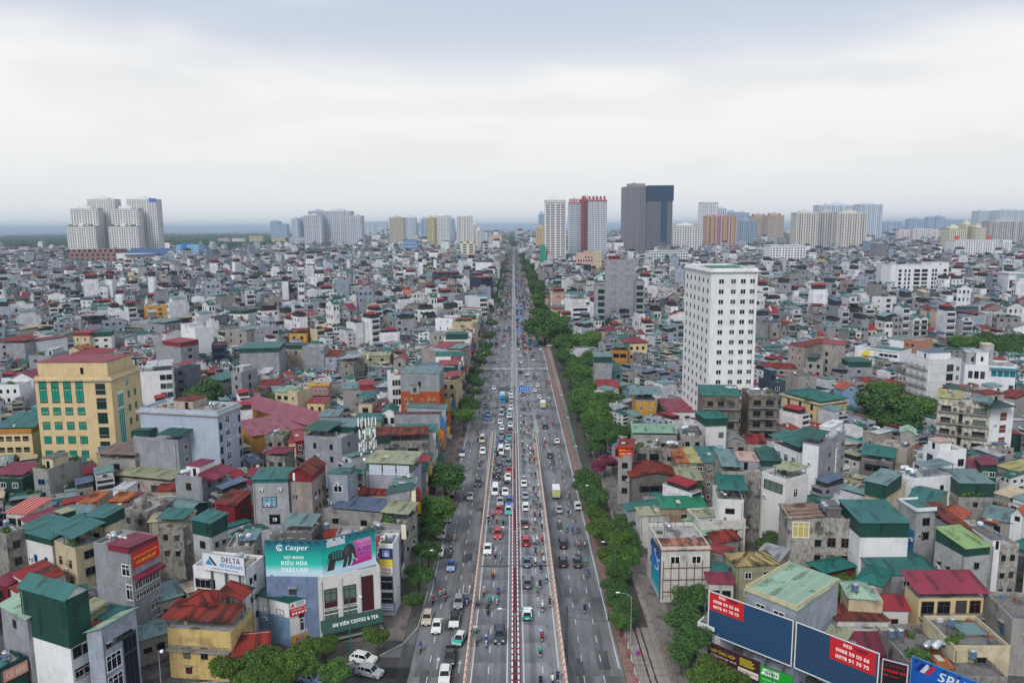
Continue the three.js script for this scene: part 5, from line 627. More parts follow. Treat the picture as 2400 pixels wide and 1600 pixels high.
H('white house with brick red shutters beside the stained flats','house',140.9,-218.5,0.251,8.3,8.8,19.5,'white','flat;shed dgreen r=.6 s=.6 dir=f u=-.3,.7 v=-.3,.4;pent greige h=3 u=.2,1 v=.4,1 cap=rustred','F 3x1 2.2x2.2 br y=16.6 u=.3,.85 gl=3.7 glass=rust;R 3x2 .8x1.6 dk');
H('white cubic house with small black windows','house',108.1,-183.5,-1.398,5,8,16,'white','flat;pent white h=2.6 u=.1,.9 v=.1,.5 cap=pinkr;tankv 2 .5 .3','R 2x1 1.8x1.8 dk y=13.4 u=.72,.95 gl=4.4;R 1x1 .6x.6 dk y=13 u=.3,.45;F 1x1 2x2.2 dk');
H('white roof terrace house with a glass canopy','house',99.1,-176.6,-1.361,5.5,12,11.5,'white','flat col=pale;shed slate r=3 s=.6 dir=f u=.2,1 v=.45,1;tank 3 .2 .3','R 1x1 1.2x1.8 dk y=9 u=.05,.2;R 1x1 1x1.2 dk y=9.4 u=.7,.85');
H('house with crimson roofs beside the white cubic house','house',120.9,-191.3,-0.289,3.7,8,9,'bluegrey','shed crimson r=.4 s=.7','F 1x2 1x1.4 dk');
H('small house with a crimson roof and dark teal skirt','house',121.8,-188.3,-0.322,3.3,7,11,'dgreen','shed crimson r=.4 s=.6 dir=l','');
H('rooftop restaurant with a slate roof and dark green skirt','house',109.1,-175.1,-0.069,7.7,9,8.5,'conc','shed slate r=3.4 s=.5 dir=f sk=dgreen;plants .3 .05;plants .7 .05','');
H('house with a broad red lean-to roof by the stained flats','house',149,-225.3,0.053,9.2,9,9,'dgreen','shed red r=.3 s=.9 dir=r','');
H('low houses with olive tin roofs','house',135.1,-194,-1.213,5.5,11.2,8,'oldconc','shed olive2 r=.3 s=.7','');
H('small grey house with an angled concrete top','house',104.8,-211.4,-1.074,4.9,6.2,12.5,'greige','flat;tank 1 .3 .6;shed pale r=1 s=.2 u=.5,1','');
H('beige terrace house with rusted railing panels','house',106.3,-204.1,-0.766,8.1,6.9,11,'beige','flat;tank 1 .8 .4','F 1x1 4x1.6 br y=9 glass=rust u=.1,.6');
H('roof hut with a pale green gable by the big tree','house',111.5,-207.7,-0.471,3.7,6,13,'conc','gable pgreen ax=d s=1 r=1.4','');
H('teal roofs over a cluttered terrace near the white cubic house','house',99.9,-200,-0.551,7.8,8.3,9,'dconc','shed teal2 r=1.6 s=.9 dir=f','F 1x1 6x1.8 dk');
H('low roof in pale green beside the big dark tree','house',142.1,-256.2,-0.146,7.1,10,9,'beige','shed lgreen r=.3 s=1 dir=f','');
H('beige house with a red hipped roof behind the big tree','house',154,-303.2,-0.086,8.3,9,8,'beige','hip red2 r=.2 s=1.4','F 1x2 1x1.2 dk');
H('two storey beige house with arched porch and orange roof','house',142,-301.9,-0.029,5.3,9,9.5,'dirtycream','gable rustred ax=w s=1.2;bal F 1','F 2x1 2x2 dk');
H('low house with a bright red roof between the flats','house',159.3,-267.9,-0.989,5,8,13,'conc','shed red2 r=.4 s=.8','');
H('low house with a green roof between the flats','house',158.8,-266.1,-0.027,4.9,8,13,'conc','shed green r=.4 s=.8','');
H('house with a dark red tin roof behind the white shuttered house','house',171.4,-254.1,-0.936,5.4,10,13.5,'conc','shed rustred r=.6 s=.8 sk=maroonw','');
H('grey box house with a dark green awning terrace','house',147.4,-321.8,-0.032,11.3,10,12,'bluegrey','flat;shed green r=2.4 s=.4 sk=dgreen u=.1,.95','');
H('long white showroom with a yellow gable panel and red pillar','showroom',183.2,-370.2,-0.890,22.2,12,11,'white','shed teal r=.2 s=.4 u=.3,.9;parl white','F 2x4 2.6x1.3 dk u=.55,.95');
H('pinkish brick block beside the white showroom','house',204.8,-378.2,-1.142,6.9,12,14,'salmon','flat','');
H('low shop row with long white bands and dark bays','house',210.7,-397,0.690,19.4,14,12,'white','shed slate r=.2 s=.3','F 2x5 1.6x1.4 br');
H('row house with a red railed balcony, first in the coloured row','house',235.3,-443.8,-0.051,4.3,14,17.5,'offwhite','gable slate ax=d s=1.4;bal F 1,2,3','F 4x1 3x2 dk');
H('row house with teal windows in the coloured row','house',241,-446.2,-0.051,4.2,14,17.5,'greywhite','gable teal ax=d s=1.4;bal F 1,2,3','F 4x1 3x2 blue');
H('row house with turquoise glazed storeys in the coloured row','house',258.2,-469.1,-0.056,4.7,14,19,'tealw','hip red r=1.6 s=1;bal F 1,2,3','F 5x2 1.6x2 blue');
H('beige row house with wide dark windows ending the coloured row','house',260.2,-464.3,0.213,8.9,14,18.5,'pinkw','flat;plants .5 .3','F 4x1 3.8x1.8 br');
H('broad blank dark grey party wall between the row houses','house',279.1,-464.6,-1.090,7.2,14,20,'slatew','flat;pent dgreen h=1.5 u=0,1 v=.2,1 cap=dgreen','');
H('white house with light blue balcony bands','house',278.3,-456.8,0.125,9.5,13,17,'pale','flat;plants .5 .2;shed red r=2 s=.4 u=0,.8','F 4x1 5.5x2 wh glass=sky');
H('slim white house with two window columns beside the blue bands','house',268.5,-450.1,-0.050,5,13,15.5,'offwhite','flat;shed red2 r=1.6 s=.5','F 3x2 1.2x1.8 br');
H('wide white house with dark recessed terraces at the picture edge','house',300.4,-469.6,-0.054,13.8,14,17,'white','shed pale r=.2 s=.2','F 1x2 6x2.4 dk y=15 u=0,1;F 3x2 3.6x2 dk y=10.6 u=.1,.95');
H('white house with grey stepped roof at the picture edge','house',310.3,-467.4,-0.055,7.7,14,18,'offwhite','shed slateblue r=.6 s=.8','F 4x1 4x2 dk');
H('slim white tower house with stacked dark windows','apartment block',240.8,-491.7,0.332,13.7,3.5,25,'white','flat;plants .5 .3;plants .8 .6','F 5x1 3.2x1.9 dk u=.55,.95 gl=3.6;F 5x1 1x1.6 wh u=.08,.25 gl=3.6;R 5x2 1.2x1.6 wh gl=3.6');
H('teal capped narrow house beside the slim white tower house','house',236.1,-492.7,-0.737,4.8,10,13.5,'offwhite','gable green ax=d s=1.8 r=.4','F 2x1 2.8x1.6 blue');
H('grey house with white top canopy among red roofs','house',216.9,-510.9,-0.482,8.3,10,16,'greywhite','shed white r=1.8 s=.4','F 3x1 2x1.6 dk');
H('beige tall house beside the house with white canopy','house',209,-518,-0.059,8.3,10,17,'greige','shed rustred r=1 s=.3','F 4x1 1x1.6 dk');
H('white house with blue glazing bays beside the red roof','house',216.8,-489.9,-0.752,4.8,10,15,'white','shed slateblue r=1.6 s=.4 sk=tealw','F 3x1 3x1.8 blue');
H('grey flat block beside the blue glazed bays','house',239.7,-532.1,0.168,16.3,12,16,'greige','flat;shed slate r=1.2 s=.3','');
H('grey ten storey office slab with pairs of small windows','office tower',75,-531.9,-0.144,20.4,26,49,'officegrey','flat;pent maroonw h=2.4 u=.1,.5 v=.2,.7 cap=red;plants .6 .3','F 10x2 .45x.5 dk y=46.4 u=.22,.4 gl=4;F 10x2 .45x.5 dk y=46.4 u=.66,.84 gl=4');
H('dark glass wing banded in grey at the left of the office slab','office wing',53.4,-469.6,-0.085,6.2,22,38,'officegrey','shed glassroof r=2 s=4 dir=l;cornice greylight','F 9x1 8x2.6 dk y=33 gl=4 u=.3,1 glass=dkgreen');
H('dark glass wing banded in grey behind the office slab','office wing',80.1,-483,-0.088,5.2,20,38,'officegrey','shed glassroof r=1 s=3 dir=r','F 9x1 8.2x2.6 dk y=34 gl=4 glass=dkgreen');
H('white office with navy window bands and rooftop logo sign','office building',42.7,-506.2,0.236,12.7,14,24,'white','shed teal r=3.6 s=1 dir=f;cladtop white','F 6x1 14x1.7 dk y=17.5 gl=3.3 glass=navy');
H('pink house with small windows behind the banded office','house',37.7,-595.6,0.313,13,10,20,'pinkw','flat;pent red h=.5 u=0,1 v=.3,.8 cap=red','F 1x2 .8x1.6 dk u=.05,.3');
H('yellow house with a red roof edge beside the banded office','house',33.5,-536.7,0.255,11.6,10,14,'cream','shed red r=.3 s=.5','F 2x2 2.6x2 dk');
H('cream-pink office with a dark glass lower front','office building',98.5,-1036.8,-0.182,24.3,18,36,'pinkw','flat;pent pinkw h=3 u=.4,1.2 v=.1,.9 cap=pinkw','F 1x3 2.2x1.8 dk y=31 u=.45,.95;F 1x6 1.8x2.6 dk y=26.5;F 1x1 16x15 dk y=14 glass=dkgreen');
H('cream stair tower with small windows beside the pink office','office wing',113.5,-1017.6,-0.189,9.6,18,38,'cream','flat','F 9x2 .9x1.4 dk gl=3.6');
H('broad white blank walled hall with rooftop garden','hall',-37.2,-1006.3,-0.437,30.6,24,26,'white','flat;plants .3 .3;plants .6 .3;pent dgreen h=2 u=.1,.8 v=.3,.8 cap=dgreen','L 1x6 1.5x12 dk y=15');
H('dark blue office with white stacked balconies','office building',-69,-767.6,0.181,25.7,18,27,'navyw','shed rustred r=.4 s=.5;bal F 1,2,3,4,5','F 5x1 5x2 wh u=.2,.4;F 5x2 3x2 wh u=.5,.9');
H('grey office with square black windows behind red roofs','office building',-142.7,-658.3,-0.722,50,18,22,'bluegrey','flat;shed slate r=1.6 u=.1,.5','F 2x4 3.6x1.3 dk y=18 gl=3.6;F 2x4 1.6x1.5 dk y=10');
H('white plain block standing out among grey roofs','house',-204.5,-788,-0.729,19.8,14,21,'white','flat','');
H('school with long orange-red roof and cream gables','school',-95.6,-661.7,-0.235,39.3,14,15,'yellowc','hip salmonr r=.2 s=3;gcen','F 2x9 2x1.6 dk');
H('white house with a roof garden above the road','house',-38.8,-444,-0.296,10.8,14,19,'white','flat;plants .2 .4','F 1x1 1x1.8 dk u=.2,.5');
H('cream house with rooftop trees above the road','house',-30.4,-439.2,0.122,11.7,14,17.5,'dirtycream','flat;plants .3 .3;plants .7 .3;shed orange r=1.4 s=.2 v=.6,1','F 1x2 .8x1.6 dk u=.4,.6');
H('pale grey block with a teal painted sign patch','house',-47.2,-580.1,-0.498,13.4,14,21,'bluegrey','flat','F 1x1 5x3 dk y=18.5 u=.05,.6 glass=dkgreen');
H('white office with ribbed front and blue cap','office building',-27.6,-548.1,0.250,13.6,14,22,'greywhite','flat;pent sky h=1.6 u=.6,1 v=0,.6 cap=sky','F 4x4 1.2x2.2 dk u=.62,1');
H('black glazed office with pale bands facing the avenue','office building',-29.3,-681.6,0.736,13.7,16,27,'navyw','flat;shed red2 r=1 s=.4','F 6x1 12x1.6 dk glass=navy');
H('white institute with a framed grid of dark bays','institute building',366.9,-691.9,0.078,47.5,22,35,'white','flat;pent white h=3 u=.7,1.05 v=.1,.8 cap=pale;pent white h=1.5 u=-.1,.1 v=.1,.8 cap=pale','F 8x2 5.6x2.6 dk y=31 u=.32,.62 gl=3.7;F 8x2 1.8x2.6 dk y=31 u=.13,.28 gl=3.7;F 8x2 2x2.6 dk y=31 u=.68,.8 gl=3.7;F 8x1 2.6x2.6 dk y=31 u=.02,.1 gl=3.7;F 8x1 3x2.6 dk y=31 u=.9,1 gl=3.7');
H('white blank end wing of the framed institute','institute wing',348.4,-707.1,-0.122,12.4,18,34,'offwhite','flat;pent salmon h=0.6 u=0,1 v=0,1 cap=pale','F 1x1 .9x30 dk y=17 u=.45,.6');
H('white building with tall arched bays at the picture edge','building',432.4,-657.2,-0.103,13.6,18,30,'white','flat;cornice pale','F 1x4 2.6x7 dk y=21;F 2x4 2.6x2.6 dk y=13');
H('yellow school block with ochre walls beside a grey stair','school',-257.1,-547.4,0.310,20.8,14,17,'ochre2','flat;pent bluegrey h=1 u=.2,.4 v=.1,.9 cap=pale','F 2x3 2x1.6 dk');
H('long white hall with stepped gables','hall',-465.5,-744.2,-0.078,32.6,16,16,'offwhite','flat','F 1x6 1.6x1.4 dk');
H('tall grey house with a teal roof room above red roofs','house',-317.3,-655.7,-0.078,8,12,22,'slatew','shed teal r=3 s=.4 sk=dgreen','F 3x1 1x1.4 dk');
H('white house with a navy roof band above a grey lane','house',-325.8,-579.6,-0.065,9.5,12,19,'offwhite','shed slateblue r=1.8 s=.3 sk=slatebluew','F 3x2 1.2x1.2 dk');
H('white and grey house with slit windows above red roofs','house',-411.1,-738.8,-0.430,21.3,14,21,'greywhite','flat','F 3x1 2x1.2 dk');
H('grey tall house with a saw of balconies by the green belt','house',-200.5,-587,-0.335,18.2,14,22,'bluegrey','flat;pent teal h=1.6 u=.1,.6 v=0,.4 cap=teal','F 4x2 1.2x1.3 dk;R 4x1 1.4x1.6 dk');
H('pale grey wide house with a teal roof and rooftop dishes','house',-141.8,-564.3,0.097,25.7,14,18,'bluegrey','flat;shed teal r=1 s=.4 u=0,.45;tank 2 .6 .5','F 2x1 2x2 dk u=.02,.14');
H('white low office among red roofs with black strip windows','house',-186.3,-507.1,-0.263,24.6,14,16,'offwhite','shed dgreen r=2.2 s=.3 sk=dgreen u=.05,.9','F 2x3 1.6x1.6 dk');
H('grey concrete house with stacked ledges','house',-127,-476.5,0.160,13.9,14,18,'conc','flat;shed red2 r=.8 s=.6 u=.2,.6;bal F 1,2,3','F 3x2 2x1.6 dk');
H('turquoise house with a bay of glass','house',-94.9,-455.7,-0.050,10.7,12,17,'tealw','shed crimson r=.4 s=.5','F 2x1 2.6x1.6 blue u=.6,.95');
tower('white tall slab of the stepped tower group, above the brown podium',-883,-1653,59.5,26,136.6,38,12,'twhite','grid','');
tower('white tall slab with a blue sign board on its top corner',-796.3,-1653,63.6,26,136,38,12,'twhite','grid','sign');
tower('white middle slab stepping down beside the first tall slab',-904.1,-1621,58.1,22,116.2,30,10,'twhite','grid','');
tower('white middle slab stepping down beside the slab with the sign',-817.7,-1621,56.1,22,115.6,30,10,'twhite','grid','');
tower('white low slab with a roof garden at the end of the stepped towers',-902.3,-1599,60,18,79.4,20,12,'twhite','grid','garden');
tower('white low slab with a roof garden between the stepped towers',-814.2,-1599,60.8,18,78.8,20,12,'twhite','grid','garden');
tower('brown and cream podium under the stepped towers',-738.2,-1350,82.7,40,38.1,5,9,'podium','grid','');
tower('white market podium with a torn navy roof beside the brown podium',-655.7,-1350,83.5,40,30.6,3,4,'twhite','plain','navyroof');
tower('light blue tower block with a deep blue centre strip',-626.5,-1475,43.3,30,42.7,14,9,'lblue','grid','bluestrip');
tower('broad pale apartment block, nearest step of the pale cluster',-619.9,-2380,55.4,40,111.4,30,9,'pgrey','grid','');
tower('broad pale apartment block rising behind the nearest step',-622.2,-2445,55.1,50,125.9,34,9,'pgrey2','grid','');
tower('widest pale apartment slab with pairs of dark bays',-550.5,-2425,81.9,50,125.1,34,14,'pgrey','grid','');
tower('pale apartment slab closing the pale cluster',-486.8,-2380,36.3,40,109.6,30,6,'pgrey','grid','');
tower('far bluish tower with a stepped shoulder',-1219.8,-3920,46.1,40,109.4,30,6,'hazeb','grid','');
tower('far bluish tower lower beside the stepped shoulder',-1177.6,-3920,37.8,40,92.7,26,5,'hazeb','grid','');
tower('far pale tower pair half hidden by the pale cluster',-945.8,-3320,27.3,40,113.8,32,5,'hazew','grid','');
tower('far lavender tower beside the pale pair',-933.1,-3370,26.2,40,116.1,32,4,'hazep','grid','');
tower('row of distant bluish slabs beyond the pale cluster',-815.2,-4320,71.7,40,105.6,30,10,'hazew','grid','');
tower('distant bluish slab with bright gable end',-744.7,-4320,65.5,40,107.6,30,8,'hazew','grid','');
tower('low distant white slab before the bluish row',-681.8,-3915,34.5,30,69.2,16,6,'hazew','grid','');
tower('small far beige block of flats on the plain',-930.5,-2760,48.3,20,46.5,9,9,'fbeige','grid','');
tower('small far pinkish block of flats on the plain',-1067.6,-2810,38,20,38.8,8,7,'fpink','grid','');
tower('small far white block of flats on the plain',-977.8,-2710,43.6,20,38.9,8,9,'fwhite','grid','');
tower('small far yellow block of flats on the plain',-835,-2710,47.1,20,40.3,7,9,'fyellow','grid','');
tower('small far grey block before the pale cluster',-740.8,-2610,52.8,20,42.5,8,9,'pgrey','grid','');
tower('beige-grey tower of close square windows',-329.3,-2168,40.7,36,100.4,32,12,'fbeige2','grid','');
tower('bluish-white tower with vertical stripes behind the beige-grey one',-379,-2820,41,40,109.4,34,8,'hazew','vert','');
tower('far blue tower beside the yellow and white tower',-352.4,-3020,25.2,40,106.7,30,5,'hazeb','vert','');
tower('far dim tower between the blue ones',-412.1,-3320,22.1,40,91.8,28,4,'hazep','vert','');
tower('yellow and white banded tower, main part',-205.8,-2220,43.8,40,105.5,30,10,'fwhite','grid','yellow');
tower('yellow and grey shoulder of the banded tower',-236.9,-2208,23.4,36,100.3,28,6,'fyellow2','grid','');
tower('pale blue edge tower behind the banded tower',-207.9,-2618,10.4,36,101.5,30,3,'hazeb','grid','');
tower('low light blue hall before the striped towers',-231.6,-1715,31.1,30,43.9,6,8,'lblue2','grid','');
tower('white tower with dark vertical stripes by the avenue',-125.6,-1967,38.8,34,101.3,34,9,'twhite','vert','');
tower('lower shoulder of the white striped tower',-100.1,-1965,11.1,30,80.6,30,3,'twhite','vert','');
tower('lowest shoulder of the white striped tower',-87.3,-1915,11.6,30,66.4,26,3,'twhite','vert','');
tower('cream office block banded with black window strips by the avenue',-90.2,-1509,27.2,18,44.4,9,2,'fcream','grid','');
tower('peach block of flats beside the avenue far end',-53.1,-2262,37.6,24,49.1,12,9,'peach','grid','');
tower('pale block beside the peach block',-95,-2512,23.2,24,55.7,14,5,'hazew','vert','');
tower('white and maroon tower with stacked balconies',71.3,-1307,34.7,34,116.5,30,8,'twhite','balc','maroon');
tower('grey tower with maroon crown beside the avenue towers',114.8,-1438,22.1,36,117.2,30,8,'pgrey','balc','maroontop');
tower('maroon striped tower shaft with a numeral crown',131.8,-1428,12.6,36,121.9,32,3,'maroont','vert','maroontop');
tower('pale tower with square windows and maroon fins on top',154.6,-1418,34.1,36,120.8,32,12,'pgrey','grid','maroontop');
tower('far grey-blue tower behind the maroon tower',78.9,-2118,17.9,36,106.6,30,5,'hazeb','grid','');
tower('beige tower low behind the maroon tower',63.2,-1765,19.9,30,71.3,18,6,'fbeige','grid','');
tower('construction netting tower wrapped in green',49.2,-1278,7.3,16,42.8,12,2,'netgreen','plain','');
tower('unfinished grey concrete tower with rounded corners',254.9,-1613,49.5,46,152.7,44,14,'rawconc','grid','crown');
tower('unfinished dark tower wrapped in blue netting at the top',301.1,-1593,50.8,46,150.2,44,14,'rawdark','grid','bluenet');
tower('white slab block with loggias right behind the unfinished tower',405.4,-1795,72.6,30,73.3,18,12,'twhite','grid','');
tower('tall white tower behind the orange tower',576.7,-2268,49.5,36,140.4,36,9,'fwhite','grid','');
tower('pale shoulder tower behind the orange tower',642,-2368,26.3,36,124.2,32,4,'hazew','grid','');
tower('orange and lilac striped apartment tower',504.2,-1867,74,34,95.4,28,12,'orangew','vert','orange');
tower('grey-blue glassy tower beside the orange tower',703.3,-2318,56.6,36,88.1,26,9,'gblue','vert','');
tower('distant pale tower with a domed top',874.9,-2918,41.1,36,119.7,32,6,'hazeb','grid','');
tower('distant pale tower with a stepped top',774.8,-2718,39.4,36,119.1,30,5,'hazeb','grid','');
tower('beige-orange tower with red roof huts, first slab',791.1,-2470,52.2,40,102.2,30,8,'peach2','grid','redhut');
tower('beige-orange tower with red roof huts, second slab',825.5,-2420,50.1,40,103.1,30,8,'peach2','grid','redhut');
tower('white block with scattered blue-black windows',451.1,-1265,59.6,30,39.9,10,12,'twhite2','grid','');
tower('pale green-grey hospital block',230.4,-1144,59.4,28,35.7,9,15,'hosp','grid','');
tower('long grey-brown striped slab, first third',669.3,-1758,49.4,36,100.4,30,9,'striped','vert','');
tower('long grey-brown striped slab, middle third',723.2,-1778,45,36,101.2,30,8,'striped2','vert','');
tower('long grey-brown striped slab, last third',771.5,-1758,68.6,36,99.8,30,12,'striped','vert','');
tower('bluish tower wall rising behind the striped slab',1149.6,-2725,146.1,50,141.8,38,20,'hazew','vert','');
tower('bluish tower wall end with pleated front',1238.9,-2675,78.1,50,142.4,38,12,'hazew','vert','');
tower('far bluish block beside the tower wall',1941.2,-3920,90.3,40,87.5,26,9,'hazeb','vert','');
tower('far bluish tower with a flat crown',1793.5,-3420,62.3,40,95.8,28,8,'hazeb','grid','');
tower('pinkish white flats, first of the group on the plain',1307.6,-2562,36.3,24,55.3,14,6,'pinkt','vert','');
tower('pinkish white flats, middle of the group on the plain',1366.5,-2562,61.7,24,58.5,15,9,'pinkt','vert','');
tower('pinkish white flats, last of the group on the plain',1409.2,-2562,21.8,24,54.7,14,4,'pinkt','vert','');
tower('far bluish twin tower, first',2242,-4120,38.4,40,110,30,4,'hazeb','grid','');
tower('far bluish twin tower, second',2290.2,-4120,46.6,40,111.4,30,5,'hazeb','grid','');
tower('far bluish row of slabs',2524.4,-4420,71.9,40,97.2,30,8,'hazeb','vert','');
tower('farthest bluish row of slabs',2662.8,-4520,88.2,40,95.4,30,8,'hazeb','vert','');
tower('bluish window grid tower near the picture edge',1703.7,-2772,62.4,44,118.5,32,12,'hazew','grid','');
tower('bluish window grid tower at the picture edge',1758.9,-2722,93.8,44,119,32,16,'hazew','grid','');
tower('cream yellow flats behind the white block',941.3,-1635,33.4,30,63.4,22,8,'fcream','grid','');
tower('cream yellow flats with a brown stair strip',974.8,-1645,23.2,30,71.2,24,5,'fcream','grid','strip');
tower('cream yellow flats with dark bay windows',992.4,-1635,23,30,65.4,22,6,'fcream','grid','');
tower('grey ribbed flats at the picture edge',1196.7,-1867,86.2,34,78.4,26,16,'striped2','vert','');
tower('white flats with red sign huts on the roof',842.6,-1395,88.1,30,44,12,20,'twhite2','grid','redsign');
tower('white stair wing of the flats with red sign huts',888.3,-1385,16,30,42.9,12,4,'twhite2','vert','');
tower('grey block before the long striped slab',653.4,-1362,17.7,24,39,10,5,'rawconc','grid','');
tower('pale block with dark floors behind the grey block',712.4,-1512,27.4,24,40.1,10,6,'gblue','grid','');
// ------------------------------------------------------------------ vehicles
const CARS = {};
const TYRE = P('#141416', 0.9), RIM = P('#8f9498', 0.35, 0.6), CARGLASS = mat('car_glass', () => std({ color: new THREE.Color('#0d1216'), roughness: 0.08, metalness: 0.2 })), HEADL = P('#e8eef2', 0.2), TAILL = P('#8d1218', 0.3), PLATE = P('#e3e3dc', 0.6), TRIM = P('#1c1e21', 0.6);
function extrude(pts, w, bev = 0.06) { const s = new THREE.Shape(pts.map(([z, y]) => new THREE.Vector2(z, y))); const g = new THREE.ExtrudeGeometry(s, { depth: w - 2 * bev, bevelEnabled: true, bevelThickness: bev, bevelSize: bev, bevelSegments: 2, curveSegments: 4 }); g.translate(0, 0, -(w - 2 * bev) / 2); g.rotateY(-Math.PI / 2); return g; }
const WHEEL = new THREE.CylinderGeometry(0.33, 0.33, 0.22, 18).rotateZ(Math.PI / 2), RIMG = new THREE.CylinderGeometry(0.2, 0.2, 0.235, 14).rotateZ(Math.PI / 2);
const CARSPEC = {   // half length, width, sill, hood, belt, roof heights, cabin: windscreen base, roof front, roof back, rear base (z, front positive)
  s: { L: 2.25, w: 1.76, hood: 0.82, tail: 0.92, roof: 1.44, cab: [0.95, 0.25, -0.85, -1.65] },
  u: { L: 2.25, w: 1.85, hood: 1.0, tail: 1.05, roof: 1.66, cab: [1.15, 0.55, -1.55, -2.1] },
  h: { L: 1.9, w: 1.72, hood: 0.9, tail: 0.98, roof: 1.55, cab: [1.0, 0.4, -1.3, -1.8] },
  v: { L: 2.6, w: 1.95, hood: 1.15, tail: 1.2, roof: 2.15, cab: [2.15, 1.45, -2.45, -2.56] },
  p: { L: 2.65, w: 1.9, hood: 1.08, tail: 1.06, roof: 1.8, cab: [1.25, 0.7, -0.55, -0.8] },
};
function carProto(k) {
  const c = CARSPEC[k], L = c.L, g = new THREE.Group();
  const hood = c.hood, [z0, z1, z2, z3] = c.cab, b = 0.06;
  const prof = [[-L + b, 0.32], [L - b, 0.32], [L - b + 0.02, 0.55], [L - 0.18, hood - 0.14], [z0 + 0.1, hood], [z3 - 0.02, c.tail], [-L + 0.14, c.tail - 0.05], [-L + b, 0.7]];
  const body = extrude(k === 'p' ? [[-L + b, 0.4], [L - b, 0.4], [L - b, 0.7], [L - 0.2, hood - 0.1], [z0 + 0.1, hood], [z3, 1.06], [z3 - 0.05, 0.78], [-L + 0.12, 0.78], [-L + 0.1, 1.06], [-L + b, 1.06]] : prof, c.w, b);
  const hw = c.w / 2 - 0.07, rw = hw - 0.17, cabin = new MB(); cabin.hexa([[-hw, hood - 0.06, z0], [hw, hood - 0.06, z0], [hw, c.tail - 0.06, z3], [-hw, c.tail - 0.06, z3]], [[-rw, c.roof - 0.05, z1], [rw, c.roof - 0.05, z1], [rw, c.roof - 0.05, z2], [-rw, c.roof - 0.05, z2]]);
  const q = 0.02, roof = new MB(); roof.hexa([[-rw - q, c.roof - 0.07, z1 + q], [rw + q, c.roof - 0.07, z1 + q], [rw + q, c.roof - 0.07, z2 - q], [-rw - q, c.roof - 0.07, z2 - q]], [[-rw + 0.06, c.roof, z1 - 0.1], [rw - 0.06, c.roof, z1 - 0.1], [rw - 0.06, c.roof, z2 + 0.1], [-rw + 0.06, c.roof, z2 + 0.1]], true);
  for (const s of [-1, 1]) { for (const [a, bb] of [[z0, z1], [z3, z2]]) roof.bar([s * hw, (a > 0 ? hood : c.tail) - 0.04, a], [s * rw, c.roof - 0.04, bb], 0.045); const m = (z1 + z2) / 2; roof.bar([s * hw, hood - 0.02, m], [s * rw, c.roof - 0.04, m], 0.05); if (k === 'u' || k === 'v' || k === 'h') roof.bar([s * hw, c.tail, (m + z2) / 2 - 0.25], [s * rw, c.roof - 0.04, (m + z2) / 2 - 0.2], 0.07); }
  const bm = part(g, 'body', body, P('#ffffff', 0.3)); part(g, 'cabin_glass', cabin.geo(), CARGLASS); part(g, 'roof', roof.geo(), P('#ffffff', 0.3));
  const bump = new MB(); bump.box(-c.w / 2 + 0.1, c.w / 2 - 0.1, 0.24, 0.5, L - 0.06, L + 0.035, 1).box(-c.w / 2 + 0.1, c.w / 2 - 0.1, 0.24, 0.5, -L - 0.035, -L + 0.06, 1).box(-0.42, 0.42, 0.55, 0.68, L - 0.09, L - 0.02, 1); part(g, 'bumper', bump.geo(), TRIM);
  for (const s of [-1, 1]) { part(g, 'headlight', boxGeo(-0.2, 0.2, -0.07, 0.07, -0.14, 0.06, 1), HEADL, s * (c.w / 2 - 0.3), hood - 0.18, L - 0.12); part(g, 'taillight', boxGeo(-0.14, 0.14, -0.1, 0.1, -0.05, 0.06, 1), TAILL, s * (c.w / 2 - 0.24), c.tail - 0.16, -L + 0.05); part(g, 'mirror', boxGeo(-0.1, 0.1, -0.07, 0.07, -0.05, 0.05, 1), TRIM, s * (c.w / 2 + 0.06), hood + 0.08, z0 - 0.35); }
  part(g, 'number_plate', boxGeo(-0.24, 0.24, -0.07, 0.07, -0.02, 0.02, 1), PLATE, 0, 0.62, -L - 0.01); part(g, 'number_plate', boxGeo(-0.24, 0.24, -0.06, 0.06, -0.02, 0.02, 1), PLATE, 0, 0.42, L + 0.04);
  for (const x of [-1, 1]) for (const z of [L * 0.62, -L * 0.6]) { const w = part(g, 'wheel', WHEEL, TYRE, x * (c.w / 2 - 0.1), 0.33, z); part(w, 'rim', RIMG, RIM); }
  return g;
}
